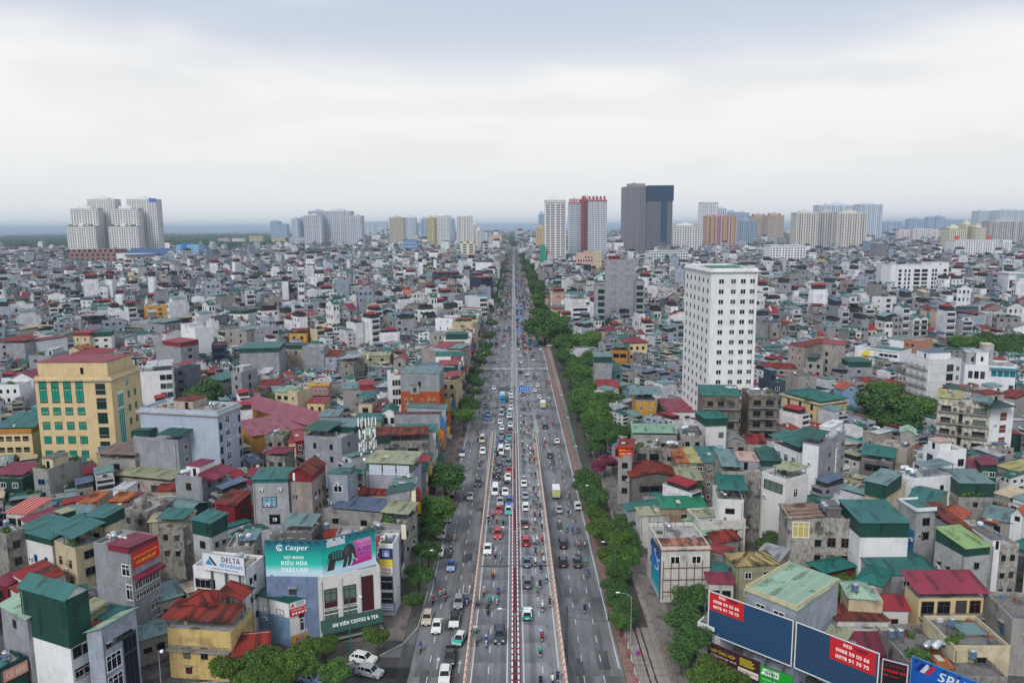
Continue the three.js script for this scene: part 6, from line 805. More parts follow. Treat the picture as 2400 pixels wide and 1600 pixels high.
function truckProto(k) {
  const g = new THREE.Group(), L = k === 'b' ? 4.6 : 3.0, w = k === 'b' ? 2.4 : 2.0, H = k === 'b' ? 2.95 : 2.9;
  if (k === 'b') { part(g, 'body', extrude([[-L + 0.1, 0.4], [L - 0.1, 0.4], [L - 0.08, 1.2], [L - 0.25, H], [-L + 0.15, H]], w, 0.1), P('#ffffff', 0.35)); part(g, 'windscreen', new MB().hexa([[-w / 2 + 0.15, 1.15, L + 0.03], [w / 2 - 0.15, 1.15, L + 0.03], [w / 2 - 0.15, 1.15, L - 0.5], [-w / 2 + 0.15, 1.15, L - 0.5]], [[-w / 2 + 0.15, 2.55, L - 0.12], [w / 2 - 0.15, 2.55, L - 0.12], [w / 2 - 0.15, 2.55, L - 0.6], [-w / 2 + 0.15, 2.55, L - 0.6]]).geo(), CARGLASS); for (const s of [-1, 1]) for (let i = 0; i < 5; i++) part(g, 'window', boxGeo(-0.03, 0.03, 0, 0.95, -0.7, 0.7, 1), CARGLASS, s * (w / 2 + 0.01), 1.4, 2.9 - i * 1.55); part(g, 'roof_unit', boxGeo(-0.7, 0.7, 0, 0.25, -1.2, 1.2), P('#d5d8da', 0.5), 0, H + 0.1, -0.8); }
  else { part(g, 'body', extrude([[1.5, 0.45], [L - 0.1, 0.45], [L - 0.08, 1.15], [L - 0.5, 2.0], [1.55, 2.0]], 1.9, 0.08), P('#ffffff', 0.35)); part(g, 'windscreen', new MB().hexa([[-0.8, 1.2, L - 0.05], [0.8, 1.2, L - 0.05], [0.9, 1.2, 1.8], [-0.9, 1.2, 1.8]], [[-0.75, 1.88, L - 0.4], [0.75, 1.88, L - 0.4], [0.88, 1.88, 1.8], [-0.88, 1.88, 1.8]]).geo(), CARGLASS); part(g, 'cargo_box', boxGeo(-1, 1, 0.75, H, -L, 1.4, 1), P('#d9dcdf', 0.5)); for (const s of [-0.46, 0.46]) { part(g, 'cargo_door', boxGeo(-0.43, 0.43, 0, 1.75, -0.03, 0.02), P('#9aa08c', 0.6), s, 0.95, -L - 0.02); part(g, 'door_stripe', boxGeo(-0.3, 0.3, 0, 1.2, -0.02, 0), P('#c9c84a', 0.6), s, 1.2, -L - 0.045); } part(g, 'chassis', boxGeo(-0.5, 0.5, 0.4, 0.75, -L + 0.1, 2.2, 1), TRIM); }
  for (const x of [-1, 1]) for (const z of k === 'b' ? [3, -2.6] : [2.2, -1.6]) { const q = part(g, 'wheel', WHEEL, TYRE, x * (w / 2 - 0.15), 0.42, z); q.scale.set(1.2, 1.3, 1.3); part(q, 'rim', RIMG, RIM); }
  for (const s of [-1, 1]) { part(g, 'headlight', boxGeo(-0.16, 0.16, -0.09, 0.09, -0.1, 0.08, 1), HEADL, s * (w / 2 - 0.35), 0.8, L - 0.05); part(g, 'taillight', boxGeo(-0.12, 0.12, -0.1, 0.1, -0.04, 0.04, 1), TAILL, s * (w / 2 - 0.2), 0.6, -L - 0.01); }
  return g;
}
const CARCOL = { white: '#dfe1e2', silver: '#9aa0a6', silvergrey: '#7d858e', black: '#15171b', dark: '#2c343c', navy: '#1d2b3c', red: '#a81822', darkred: '#6c121c', turq: '#17a79a', blue: '#1c4f9c', slate: '#4f6072', grey: '#5d636a', lightblue: '#8fa3c8', beige: '#b8ac98', teal: '#2a5a60', brown: '#4a4140', green: '#2f9a58', skyb: '#2a8fc0' };
const CARNAME = { s: ['car', 'saloon car'], u: ['car', 'tall car'], h: ['car', 'small car'], v: ['van', 'van'], p: ['pickup_truck', 'pickup'], t: ['truck', 'box truck'], b: ['bus', 'bus'] };
function vehicle(k, col, x, y, z, ry, where, roofCol, pitch = 0) {
  const proto = CARS[k] ??= (k === 't' || k === 'b' ? truckProto(k) : carProto(k));
  const o = proto.clone(); o.name = numbered(CARNAME[k][0]); o.position.set(x, y, z); o.rotation.set(pitch, ry, 0, 'YXZ');
  const m = mat('car_paint ' + col, () => { const q = new THREE.MeshPhysicalMaterial({ color: new THREE.Color(CARCOL[col]), roughness: 0.35, clearcoat: 0.8, clearcoatRoughness: 0.1 }); return q; });
  for (const c of o.children) { if (c.name === 'body') c.material = m; if (c.name === 'roof') c.material = roofCol ? P(CARCOL[roofCol], 0.3) : m; }
  tag(o, `${col === 'turq' ? 'turquoise' : col === 'skyb' ? 'bright blue' : col === 'lightblue' ? 'pale blue' : col === 'silvergrey' ? 'dull silver' : col} ${CARNAME[k][1]} ${where}`, k === 'v' ? 'van' : k === 'b' ? 'bus' : k === 't' ? 'truck' : k === 'p' ? 'pickup' : 'car', k === 't' || k === 'b' ? undefined : 'motor cars on the avenue'); scene.add(o); return o;
}
// ------------------------------------------------------------------ motorbikes, riders, people
function bikeProto() {
  const g = new THREE.Group(), w = new THREE.TorusGeometry(0.23, 0.055, 8, 18).rotateY(Math.PI / 2), hub = new THREE.CylinderGeometry(0.07, 0.07, 0.1, 8).rotateZ(Math.PI / 2);
  const f = extrude([[-0.75, 0.62], [-0.3, 0.42], [0.25, 0.3], [0.32, 0.36], [0.42, 0.85], [0.5, 0.95], [0.36, 0.98], [0.2, 0.52], [-0.12, 0.56], [-0.2, 0.72], [-0.85, 0.74]], 0.24, 0.04);
  part(g, 'body', f, P('#ffffff', 0.35)); part(g, 'seat', extrude([[-0.8, 0.75], [-0.1, 0.72], [-0.16, 0.8], [-0.78, 0.85]], 0.26, 0.04), DARK);
  for (const z of [0.62, -0.58]) { const q = part(g, 'wheel', w, TYRE, 0, 0.285, z); part(q, 'hub', hub, RIM); }
  const h = new MB(); h.bar([-0.32, 1.0, 0.3], [0.32, 1.0, 0.3], 0.02).bar([0, 0.95, 0.44], [0, 0.3, 0.62], 0.035); h.box(-0.36, -0.24, 1.13, 1.19, 0.3, 0.33, 1).box(0.24, 0.36, 1.13, 1.19, 0.3, 0.33, 1).bar([-0.28, 1.0, 0.3], [-0.3, 1.14, 0.31], 0.01).bar([0.28, 1.0, 0.3], [0.3, 1.14, 0.31], 0.01); part(g, 'handlebar', h.geo(), DARK);
  part(g, 'headlight', new THREE.SphereGeometry(0.08, 10, 6), HEADL, 0, 0.94, 0.46); part(g, 'taillight', boxGeo(-0.08, 0.08, -0.04, 0.04, -0.04, 0.03, 1), TAILL, 0, 0.7, -0.87); part(g, 'number_plate', boxGeo(-0.09, 0.09, -0.07, 0.07, -0.01, 0.01, 1), PLATE, 0, 0.55, -0.84); part(g, 'mudguard', boxGeo(-0.07, 0.07, 0.5, 0.55, 0.45, 0.85, 1), P('#ffffff', 0.35));
  return g;
}
// a body as one continuous surface: tapered capsules joined smoothly, meshed, its faces sorted into shirt, trousers, skin
function bodyGeo(bones, S, C, res) {
  const mc = new MarchingCubes(res, new THREE.MeshBasicMaterial(), false, false, 60000); mc.isolation = 0; const f = mc.field, p = new THREE.Vector3();
  const dist = (q, b) => { const [a, c, r0, r1] = b, abx = c[0] - a[0], aby = c[1] - a[1], abz = c[2] - a[2], l = abx * abx + aby * aby + abz * abz || 1e-9, t = clamp(((q.x - a[0]) * abx + (q.y - a[1]) * aby + (q.z - a[2]) * abz) / l, 0, 1); return Math.hypot(q.x - a[0] - abx * t, q.y - a[1] - aby * t, q.z - a[2] - abz * t) - lerp(r0, r1, t); };
  for (let k = 0; k < res; k++) for (let j = 0; j < res; j++) for (let i = 0; i < res; i++) { p.set(((i - res / 2) / (res / 2)) * S + C[0], ((j - res / 2) / (res / 2)) * S + C[1], ((k - res / 2) / (res / 2)) * S + C[2]); let d = 9; for (const b of bones) { const e = dist(p, b), h = Math.max(0.035 - Math.abs(d - e), 0) / 0.035; d = Math.min(d, e) - h * h * 0.035 * 0.25; } f[i + j * res + k * res * res] = -d; }
  mc.update(); const n = mc.count, pos = new Float32Array(mc.positionArray.subarray(0, n * 3)), nor = new Float32Array(mc.normalArray.subarray(0, n * 3));
  for (let i = 0; i < n; i++) { pos[i * 3] = pos[i * 3] * S + C[0]; pos[i * 3 + 1] = pos[i * 3 + 1] * S + C[1]; pos[i * 3 + 2] = pos[i * 3 + 2] * S + C[2]; }
  const order = [[], [], []];
  for (let t = 0; t < n / 3; t++) { p.set(0, 0, 0); for (let v = 0; v < 3; v++) p.add(new THREE.Vector3(pos[t * 9 + v * 3], pos[t * 9 + v * 3 + 1], pos[t * 9 + v * 3 + 2])); p.multiplyScalar(1 / 3); let best = 9, m = 0; for (const b of bones) { const e = dist(p, b); if (e < best) { best = e; m = b[4]; } } order[m].push(t); }
  const g = new THREE.BufferGeometry(), P2 = new Float32Array(n * 3), N2 = new Float32Array(n * 3); let o = 0;
  order.forEach((l, m) => { g.addGroup(o, l.length * 3, m); for (const t of l) for (let v = 0; v < 3; v++, o++) for (let c = 0; c < 3; c++) { P2[o * 3 + c] = pos[t * 9 + v * 3 + c]; N2[o * 3 + c] = nor[t * 9 + v * 3 + c]; } });
  g.setAttribute('position', new THREE.BufferAttribute(P2, 3)); g.setAttribute('normal', new THREE.BufferAttribute(N2, 3)); return g;
}
const both = (l) => l.flatMap((b) => [b, [[-b[0][0], b[0][1], b[0][2]], [-b[1][0], b[1][1], b[1][2]], ...b.slice(2)]]);
const RIDER = bodyGeo([[[0, 0.9, -0.18], [0, 1.15, -0.12], 0.15, 0.16, 0], [[0, 1.15, -0.12], [0, 1.36, -0.06], 0.17, 0.13, 0], [[0, 1.42, -0.03], [0, 1.52, 0], 0.055, 0.055, 2], [[0, 1.6, 0.02], [0, 1.66, 0.03], 0.1, 0.1, 2],
  ...both([[[0.17, 1.36, -0.06], [0.27, 1.14, 0.04], 0.065, 0.05, 0], [[0.27, 1.14, 0.04], [0.28, 1.03, 0.26], 0.048, 0.038, 0], [[0.28, 1.03, 0.26], [0.28, 1.03, 0.33], 0.045, 0.04, 2], [[0.1, 0.88, -0.18], [0.19, 0.8, 0.24], 0.1, 0.075, 1], [[0.19, 0.8, 0.24], [0.17, 0.38, 0.12], 0.07, 0.045, 1], [[0.17, 0.36, 0.12], [0.17, 0.33, 0.28], 0.05, 0.04, 1]])], 0.78, [0, 0.98, 0.02], 42);
const WALKER = bodyGeo([[[0, 0.95, 0], [0, 1.2, 0], 0.14, 0.15, 0], [[0, 1.2, 0], [0, 1.42, 0], 0.16, 0.13, 0], [[0, 1.47, 0], [0, 1.55, 0.02], 0.055, 0.055, 2], [[0, 1.62, 0.03], [0, 1.68, 0.03], 0.1, 0.1, 2],
  ...both([[[0.18, 1.4, 0], [0.24, 1.14, -0.02], 0.06, 0.048, 0], [[0.24, 1.14, -0.02], [0.26, 0.9, 0.08], 0.045, 0.035, 2], [[0.26, 0.88, 0.09], [0.26, 0.8, 0.1], 0.04, 0.03, 2]]), [[0.09, 0.92, 0], [0.11, 0.5, 0.12], 0.1, 0.07, 1], [[0.11, 0.5, 0.12], [0.11, 0.08, 0.1], 0.065, 0.045, 1], [[0.11, 0.05, 0.1], [0.11, 0.04, 0.25], 0.045, 0.04, 1], [[-0.09, 0.92, 0], [-0.11, 0.5, -0.04], 0.1, 0.07, 1], [[-0.11, 0.5, -0.04], [-0.11, 0.1, -0.2], 0.065, 0.045, 1], [[-0.11, 0.06, -0.2], [-0.11, 0.04, -0.06], 0.045, 0.04, 1]], 0.95, [0, 0.88, 0], 44);
const HELMET = (() => { const a = new THREE.SphereGeometry(0.135, 14, 9, 0, 6.2832, 0, 1.75).translate(0, 0, 0); const b = new THREE.BoxGeometry(0.16, 0.02, 0.08).translate(0, 0.0, 0.15); return mergeGeometries([a.toNonIndexed(), b.toNonIndexed()]); })();
const HAIR = new THREE.SphereGeometry(0.113, 12, 8, 0, 6.2832, 0, 1.7);
const CLOTH = { black: '#16181b', grey: '#6d7177', white: '#cfd1d3', navy: '#1c2a55', blue: '#2450a8', red: '#a82530', green: '#1e8a4c', teal: '#1fa395', pink: '#c77a92', beige: '#b69a72', yellow: '#c9b033', orange: '#c8702a', brown: '#4c3527', 'light blue': '#8fb0cf' };
const SKIN = P('#b98a6c', 0.7);
let bikeP = null; const br = rng(808), BIKES = ['#17191c', '#23262b', '#c9cccf', '#8c1420', '#1c2f66', '#d8d8d4', '#5b6066', '#17a79a'], BNAME = ['black', 'dark grey', 'silver', 'red', 'blue', 'white', 'grey', 'turquoise'];
const pick = (a) => a[Math.floor(br() * a.length)];
function rider(x, y, z, ry, gi, o = {}) {
  const [where, group] = RIDEAT[gi];
  bikeP ??= bikeProto(); const ci = o.bike ?? Math.floor(br() * BIKES.length), b = bikeP.clone(); b.name = numbered('motorbike'); b.position.set(x, y, z); b.rotation.y = ry; b.scale.setScalar(1.1);
  for (const c of b.children) if (c.name === 'body' || c.name === 'mudguard') c.material = P(BIKES[ci], 0.35);
  const sh = o.shirt ?? pick(['black', 'black', 'grey', 'white', 'navy', 'blue', 'red', 'teal', 'pink', 'beige', 'light blue', 'brown', 'green', 'white']), hm = o.helmet ?? pick(['white', 'black', 'white', 'grey', 'red', 'teal', 'blue', 'pink', 'black']), tr = pick(['black', 'navy', 'grey', 'black', 'beige']);
  tag(b, `${BNAME[ci]} motorbike carrying a rider in ${sh}, ${where}`, 'motorbike', group + ', motorbikes'); scene.add(b);
  const p = new THREE.Mesh(RIDER, [P(CLOTH[sh], 0.85), P(CLOTH[tr], 0.85), SKIN]); p.name = numbered('person'); p.position.set(x, y, z); p.rotation.y = ry; p.scale.setScalar(1.1); p.castShadow = true; tag(p, `person in ${sh} with ${hm} helmet riding, ${where}`, 'person', group + ', riders'); scene.add(p);
  part(p, 'helmet', HELMET, P(CLOTH[hm], 0.35), 0, 1.66, 0.03);
  if (o.pillion) { const q = p.clone(); q.name = numbered('person'); q.position.x += Math.sin(ry) * -0.42; q.position.z += Math.cos(ry) * -0.42; q.material = [P(CLOTH[o.pillion], 0.85), P(CLOTH.black, 0.85), SKIN]; tag(q, `person in ${o.pillion} sitting behind a rider in ${sh}, ${where}`, 'person', group + ', passengers'); scene.add(q); }
}
function walker(x, y, z, ry, shirt, where) { const p = new THREE.Mesh(WALKER, [P(CLOTH[shirt], 0.85), P(CLOTH.navy, 0.85), SKIN]); p.name = numbered('person'); p.position.set(x, y, z); p.rotation.y = ry; tag(p, `person in ${shirt} walking ${where}`, 'person'); scene.add(p); part(p, 'hair', HAIR, P('#14110f', 0.8), 0, 1.67, 0.02); }
// ------------------------------------------------------------------ vehicles, riders and trees in their places
const PI = Math.PI, RIDEAT = [["on the billboard side lanes", "motorbikes on the billboard side"], ["crossing towards the side street", "motorbikes on the billboard side"], ["on the oncoming side of the ramp", "motorbikes coming up the ramp"], ["heading off on the ramp", "motorbikes riding away up the ramp"], ["riding on the railway side lanes", "motorbikes on the railway side"], ["in the swarm entering the ramp", "motorbikes swarming onto the ramp"], ["riding on the oncoming lanes beyond the ramp", "motorbikes on the oncoming lanes"], ["packed in the waiting crowd on the ramp", "motorbikes packed in the jam"], ["in the mid distance of the avenue", "motorbikes further down the avenue"]], TREEAT = [["round yellow-green tree standing in front of the coffee house awning", null], ["crown in the big dark tree group among the flats", "big trees among the flats"], ["bougainvillea in magenta bloom beside the railway", "blossoming bougainvilleas"], ["bright yellow-green tree below the dark blue billboard", "bright trees under the billboard"], ["tree in the far green rows flanking the avenue", "far avenue trees"], ["garden tree among the houses behind the billboards", "garden trees behind the billboards"], ["garden tree near the yellow office", "garden trees near the yellow office"], ["tree of the dark green belt winding through the houses", "green belt trees"], ["park tree behind the white houses with turquoise balcony", "park trees"], ["single dark round tree among roofs by the pale blue flats", "round trees among the roofs"], ["street tree shading the parked cars", "street trees above the parked cars"], ["street tree along the shop row pavement", "street trees of the shop row"], ["tall dark tree between plank crossing and dark blue billboard", "tall trees beside the billboard"], ["tree in the row between railway and houses", "trees along the railway"], ["tree between the white institute and the houses around it", "trees around the institute"], ["tree in the strip of green street lamps", "trees beside the railway side lanes"], ["yellow-green tree of the clump below the red annex roof", "trees in the corner clump"]];
vehicle('p','blue',-1.45,2.52,-183.63,0,'at the head of the jam on the ramp',null,0.0385);
vehicle('s','navy',-2.1,1.95,-198.53,0,'at the head of the jam on the ramp',null,0.0385);
vehicle('s','red',-3.93,2.75,-177.7,0,'at the head of the jam on the ramp, first nearest',null,0.0385);
vehicle('s','red',-1.7,1.45,-211.63,0,'at the head of the jam on the ramp, second nearest',null,0.0385);
vehicle('s','silver',-3.7,2.51,-183.89,0,'at the head of the jam on the ramp',null,0.0385);
vehicle('s','turq',-1.51,2.78,-177.07,0,'at the head of the jam on the ramp','white',0.0385);
vehicle('s','white',-2.47,2.21,-191.85,0,'at the head of the jam on the ramp, first nearest',null,0.0385);
vehicle('s','white',-1.89,1.7,-205.14,0,'at the head of the jam on the ramp, second nearest',null,0.0385);
vehicle('u','dark',-4.43,1.62,-207.18,0,'at the head of the jam on the ramp',null,0.0385);
vehicle('v','white',-5.12,2.18,-192.59,0,'at the head of the jam on the ramp',null,0.0385);
vehicle('b','green',14.37,0.03,-464.3,3.14,'driving away beyond the ramp',null,0);
vehicle('s','dark',9.98,0.03,-356.97,3.14,'driving away beyond the ramp, first nearest',null,0);
vehicle('s','dark',6.05,0.03,-422.42,3.14,'driving away beyond the ramp, second nearest',null,0);
vehicle('s','red',15.92,0.03,-344.96,3.14,'driving away beyond the ramp',null,0);
vehicle('s','silver',3.32,0.03,-446.07,3.14,'driving away beyond the ramp',null,0);
vehicle('s','slate',3.75,0.03,-320.12,3.14,'driving away beyond the ramp',null,0);
vehicle('s','white',14.36,0.03,-246.92,3.14,'driving away beyond the ramp, first nearest',null,0);
vehicle('s','white',10.73,0.03,-313.32,3.14,'driving away beyond the ramp, second nearest',null,0);
vehicle('s','white',9.24,0.03,-326.62,3.14,'driving away beyond the ramp, third nearest',null,0);
vehicle('s','white',10.7,0.03,-336.93,3.14,'driving away beyond the ramp, fourth nearest',null,0);
vehicle('s','white',3.45,0.03,-341.73,3.14,'driving away beyond the ramp, fifth nearest',null,0);
vehicle('s','white',6.57,0.03,-364.06,3.14,'driving away beyond the ramp, sixth nearest',null,0);
vehicle('s','white',3.59,0.03,-397.18,3.14,'driving away beyond the ramp, seventh nearest',null,0);
vehicle('s','white',10.51,0.03,-404.42,3.14,'driving away beyond the ramp, eighth nearest',null,0);
vehicle('s','white',3.58,0.03,-418,3.14,'driving away beyond the ramp, ninth nearest',null,0);
vehicle('s','white',7.14,0.03,-455.31,3.14,'driving away beyond the ramp, tenth nearest',null,0);
vehicle('s','white',3.73,0.03,-468.23,3.14,'driving away beyond the ramp, eleventh nearest',null,0);
vehicle('t','beige',11.5,0.03,-296.81,3.14,'driving away beyond the ramp',null,0);
vehicle('u','black',11.11,0.03,-265.86,3.14,'driving away beyond the ramp, first nearest',null,0);
vehicle('u','black',3.2,0.03,-369.5,3.14,'driving away beyond the ramp, second nearest',null,0);
vehicle('u','brown',11.23,0.03,-231.17,3.14,'driving away beyond the ramp',null,0);
vehicle('u','dark',10.23,0.03,-414.55,3.14,'driving away beyond the ramp',null,0);
vehicle('u','white',22.05,0.03,-453.78,1.5,'driving away beyond the ramp',null,0);
vehicle('v','red',6.52,0.03,-492.56,3.14,'driving away beyond the ramp',null,0);
vehicle('h','turq',2.07,4.85,-123.15,3.14,'driving away on the overpass ramp','white',-0.0385);
vehicle('s','darkred',2.29,3.14,-167.68,3.14,'driving away on the overpass ramp','dark',-0.0385);
vehicle('s','silver',2.81,2.33,-188.69,3.14,'driving away on the overpass ramp',null,-0.0385);
vehicle('s','slate',2.39,3.98,-145.74,3.14,'driving away on the overpass ramp',null,-0.0385);
vehicle('s','white',2.56,1.92,-199.19,3.14,'driving away on the overpass ramp',null,-0.0385);
vehicle('u','grey',2.36,4.35,-136.08,3.14,'driving away on the overpass ramp',null,-0.0385);
vehicle('u','red',2.38,3.55,-157,3.14,'driving away on the overpass ramp',null,-0.0385);
vehicle('u','white',2.74,2.68,-179.61,3.14,'driving away on the overpass ramp',null,-0.0385);
vehicle('h','turq',-9.77,0.03,-123.26,-0.25,'on the billboard side lanes','white',0);
vehicle('p','black',-11.01,0.03,-117.71,0,'on the billboard side lanes',null,0);
vehicle('s','darkred',-16.97,0.03,-193.12,0,'on the billboard side lanes',null,0);
vehicle('s','lightblue',-13.65,0.03,-152.38,0,'on the billboard side lanes','blue',0);
vehicle('s','red',-16.27,0.03,-187.19,0,'on the billboard side lanes',null,0);
vehicle('s','silver',-11.95,0.03,-194.38,0,'on the billboard side lanes',null,0);
vehicle('s','white',-14.23,0.03,-127.67,0,'on the billboard side lanes, first nearest',null,0);
vehicle('s','white',-17.17,0.03,-169.16,0,'on the billboard side lanes, second nearest',null,0);
vehicle('u','beige',-16.28,0.03,-130.56,0,'on the billboard side lanes',null,0);
vehicle('u','black',-10.37,0.03,-205.19,0,'on the billboard side lanes',null,0);
vehicle('u','silvergrey',-10.91,0.03,-136.47,0,'on the billboard side lanes',null,0);
vehicle('u','white',-11.39,0.03,-112.48,0,'on the billboard side lanes, first nearest',null,0);
vehicle('u','white',-11.17,0.03,-129.64,0,'on the billboard side lanes, second nearest','black',0);
vehicle('u','white',-16.72,0.03,-159.2,0,'on the billboard side lanes, third nearest',null,0);
vehicle('u','white',-16.68,0.03,-179.19,0,'on the billboard side lanes, fourth nearest',null,0);
vehicle('h','blue',-9.71,0.03,-278.31,0,'on the oncoming lanes beyond the ramp',null,0);
vehicle('s','black',-11.76,0.03,-298.85,0,'on the oncoming lanes beyond the ramp, first nearest',null,0);
vehicle('s','black',-14.82,0.03,-326.02,0,'on the oncoming lanes beyond the ramp, second nearest',null,0);
vehicle('s','blue',-10.25,0.03,-284.72,0,'on the oncoming lanes beyond the ramp',null,0);
vehicle('s','dark',-13.68,0.03,-350.93,0,'on the oncoming lanes beyond the ramp',null,0);
vehicle('s','silver',-8.55,0.03,-398.69,0,'on the oncoming lanes beyond the ramp',null,0);
vehicle('s','white',-9.14,0.03,-332.23,0,'on the oncoming lanes beyond the ramp, first nearest',null,0);
vehicle('s','white',-6.3,0.03,-453.92,0,'on the oncoming lanes beyond the ramp, second nearest',null,0);
vehicle('u','white',-16.65,0.03,-232.99,0,'on the oncoming lanes beyond the ramp, first nearest','blue',0);
vehicle('u','white',-10.22,0.03,-235.51,0,'on the oncoming lanes beyond the ramp, second nearest',null,0);
vehicle('v','beige',-10.88,0.03,-248.9,0,'on the oncoming lanes beyond the ramp',null,0);
vehicle('s','white',-5.82,3.72,-152.51,0,'on the oncoming side of the overpass ramp',null,0.0385);
vehicle('u','navy',-2.61,5.14,-115.64,0,'on the oncoming side of the overpass ramp',null,0.0385);
vehicle('u','red',-3.82,3.38,-161.31,0,'on the oncoming side of the overpass ramp',null,0.0385);
vehicle('s','black',13.43,0.03,-153.84,3.14,'on the railway side lanes',null,0);
vehicle('s','silver',11.34,0.03,-184.6,3.14,'on the railway side lanes',null,0);
vehicle('t','white',11.16,0.03,-195.78,3.14,'on the railway side lanes',null,0);
vehicle('u','black',10.36,0.03,-154.07,3.14,'on the railway side lanes, first nearest',null,0);
vehicle('u','black',10.98,0.03,-163.57,3.14,'on the railway side lanes, second nearest',null,0);
vehicle('u','white',16.31,0.03,-186.99,3.14,'on the railway side lanes',null,0);
vehicle('b','skyb',-4.97,0.03,-310.29,0,'queued in the jam before the ramp',null,0);
vehicle('s','dark',-4.5,0.03,-294.1,0,'queued in the jam before the ramp',null,0);
vehicle('s','darkred',-1.51,0.03,-260.34,0,'queued in the jam before the ramp','dark',0);
vehicle('s','grey',-3.25,0.9,-225.79,0,'queued in the jam before the ramp',null,0.0385);
vehicle('s','silver',-1.34,0.03,-301.15,0,'queued in the jam before the ramp, first nearest',null,0);
vehicle('s','silver',-1.21,0.03,-308.61,0,'queued in the jam before the ramp, second nearest',null,0);
vehicle('s','slate',-1.52,0.23,-243.98,0,'queued in the jam before the ramp',null,0.0385);
vehicle('s','teal',-1.58,0.03,-275.21,0,'queued in the jam before the ramp',null,0);
vehicle('s','turq',-1.81,0.08,-251.59,0,'queued in the jam before the ramp, first nearest',null,0);
vehicle('s','turq',-1.92,0.03,-288.02,0,'queued in the jam before the ramp, second nearest','white',0);
vehicle('s','white',-2.34,0.41,-238.65,0,'queued in the jam before the ramp, first nearest',null,0.0385);
vehicle('s','white',-4.49,0.03,-264.18,0,'queued in the jam before the ramp, second nearest',null,0);
vehicle('s','white',-1.37,0.03,-268.17,0,'queued in the jam before the ramp, third nearest',null,0);
vehicle('s','white',-5.11,0.03,-272.26,0,'queued in the jam before the ramp, fourth nearest',null,0);
vehicle('s','white',-1.89,0.03,-281.29,0,'queued in the jam before the ramp, fifth nearest',null,0);
vehicle('s','white',-1.32,0.03,-294.44,0,'queued in the jam before the ramp, sixth nearest',null,0);
vehicle('s','white',-1.23,0.03,-314.79,0,'queued in the jam before the ramp, seventh nearest',null,0);
vehicle('s','white',-1.41,0.03,-321.96,0,'queued in the jam before the ramp, eighth nearest',null,0);
vehicle('u','blue',-4.44,0.21,-244.99,0,'queued in the jam before the ramp',null,0.0385);
vehicle('u','dark',-4.51,1.28,-216.01,0,'queued in the jam before the ramp',null,0.0385);
vehicle('u','slate',-4.46,0.06,-254.02,0,'queued in the jam before the ramp',null,0);
vehicle('u','teal',-1.81,1.11,-220.21,0,'queued in the jam before the ramp',null,0.0385);
vehicle('v','silver',-4.94,0.03,-285.17,0,'queued in the jam before the ramp',null,0);
vehicle('v','white',-4.33,0.6,-233.58,0,'queued in the jam before the ramp',null,0.0385);
vehicle('s','lightblue',-32.81,0.03,-111.72,1.3,'turning at the coffee house corner',null,0);
vehicle('u','silver',-23.73,0.03,-113.44,1.2,'turning at the coffee house corner',null,0);
vehicle('u','white',-25.48,0.03,-117.23,1.25,'turning at the coffee house corner',null,0);
rider(-14.04,0.03,-166.93,0,0,{shirt:'beige'});
rider(-14.22,0.03,-159.38,0,0);
rider(-14.77,0.03,-140.32,0,0,{shirt:'red'});
rider(-13.64,0.03,-138.27,0,0);
rider(-15.86,0.03,-136.89,0,0);
rider(-9.28,0.03,-136.45,0,0,{shirt:'blue',helmet:'red'});
rider(-16.25,0.03,-120.23,0,1,{shirt:'blue',helmet:'black'});
rider(-5.24,2.93,-173.05,0,2);
rider(-6.24,3.06,-169.62,0,2);
rider(-4.26,3.05,-170.05,0,2,{shirt:'beige'});
rider(-2.7,3.1,-168.66,0,2);
rider(-5.7,3.25,-164.72,0,2);
rider(-4.13,3.87,-148.62,0,2);
rider(-2.97,3.93,-147.19,0,2,{bike:5,helmet:'white'});
rider(-4.37,4.24,-138.93,0,2,{shirt:'orange',bike:3});
rider(-5.77,4.54,-131.21,0,2);
rider(-3.1,4.53,-131.47,0,2);
rider(-4.61,4.67,-127.9,0,2,{shirt:'teal',helmet:'teal',bike:7});
rider(-3.3,4.67,-127.99,0,2,{shirt:'teal',bike:5});
rider(-6.72,4.71,-126.75,0,2,{bike:4});
rider(-4.79,4.82,-123.98,0,2,{shirt:'brown',pillion:'black'});
rider(-6.65,5.1,-116.8,0,2,{shirt:'white'});
rider(-6.25,5.22,-113.7,0,2,{bike:4});
rider(-4.69,5.24,-113.12,0,2,{bike:5,shirt:'blue',helmet:'white'});
rider(4.64,1.57,-208.35,PI,3);
rider(5.94,1.66,-206.05,PI,3);
rider(6.37,2.06,-195.58,PI,3);
rider(5.1,2.15,-193.23,PI,3);
rider(5.45,2.31,-189.2,PI,3,{shirt:'pink'});
rider(6.07,2.42,-186.42,PI,3);
rider(4.66,2.54,-183.21,PI,3);
rider(5.48,2.63,-180.8,PI,3);
rider(6.45,2.69,-179.35,PI,3,{shirt:'brown'});
rider(4.83,2.93,-173.18,PI,3,{shirt:'red'});
rider(6.1,2.96,-172.21,PI,3);
rider(4.76,3.1,-168.54,PI,3);
rider(4.32,3.28,-163.89,PI,3,{shirt:'orange'});
rider(6.24,3.25,-164.72,PI,3);
rider(4.87,3.56,-156.73,PI,3);
rider(4.17,3.62,-155.18,PI,3);
rider(6,3.56,-156.72,PI,3,{shirt:'red'});
rider(4.33,3.8,-150.45,PI,3,{shirt:'navy',helmet:'teal'});
rider(5.77,3.85,-149.2,PI,3,{shirt:'beige'});
rider(5.9,4,-145.35,PI,3,{shirt:'white'});
rider(4.17,4.02,-144.82,PI,3);
rider(5.12,4.13,-141.88,PI,3);
rider(6.04,4.32,-136.94,PI,3,{bike:2});
rider(4.78,4.41,-134.56,PI,3);
rider(4.09,4.53,-131.55,PI,3,{shirt:'green',bike:3});
rider(4.86,4.77,-125.16,PI,3,{shirt:'white'});
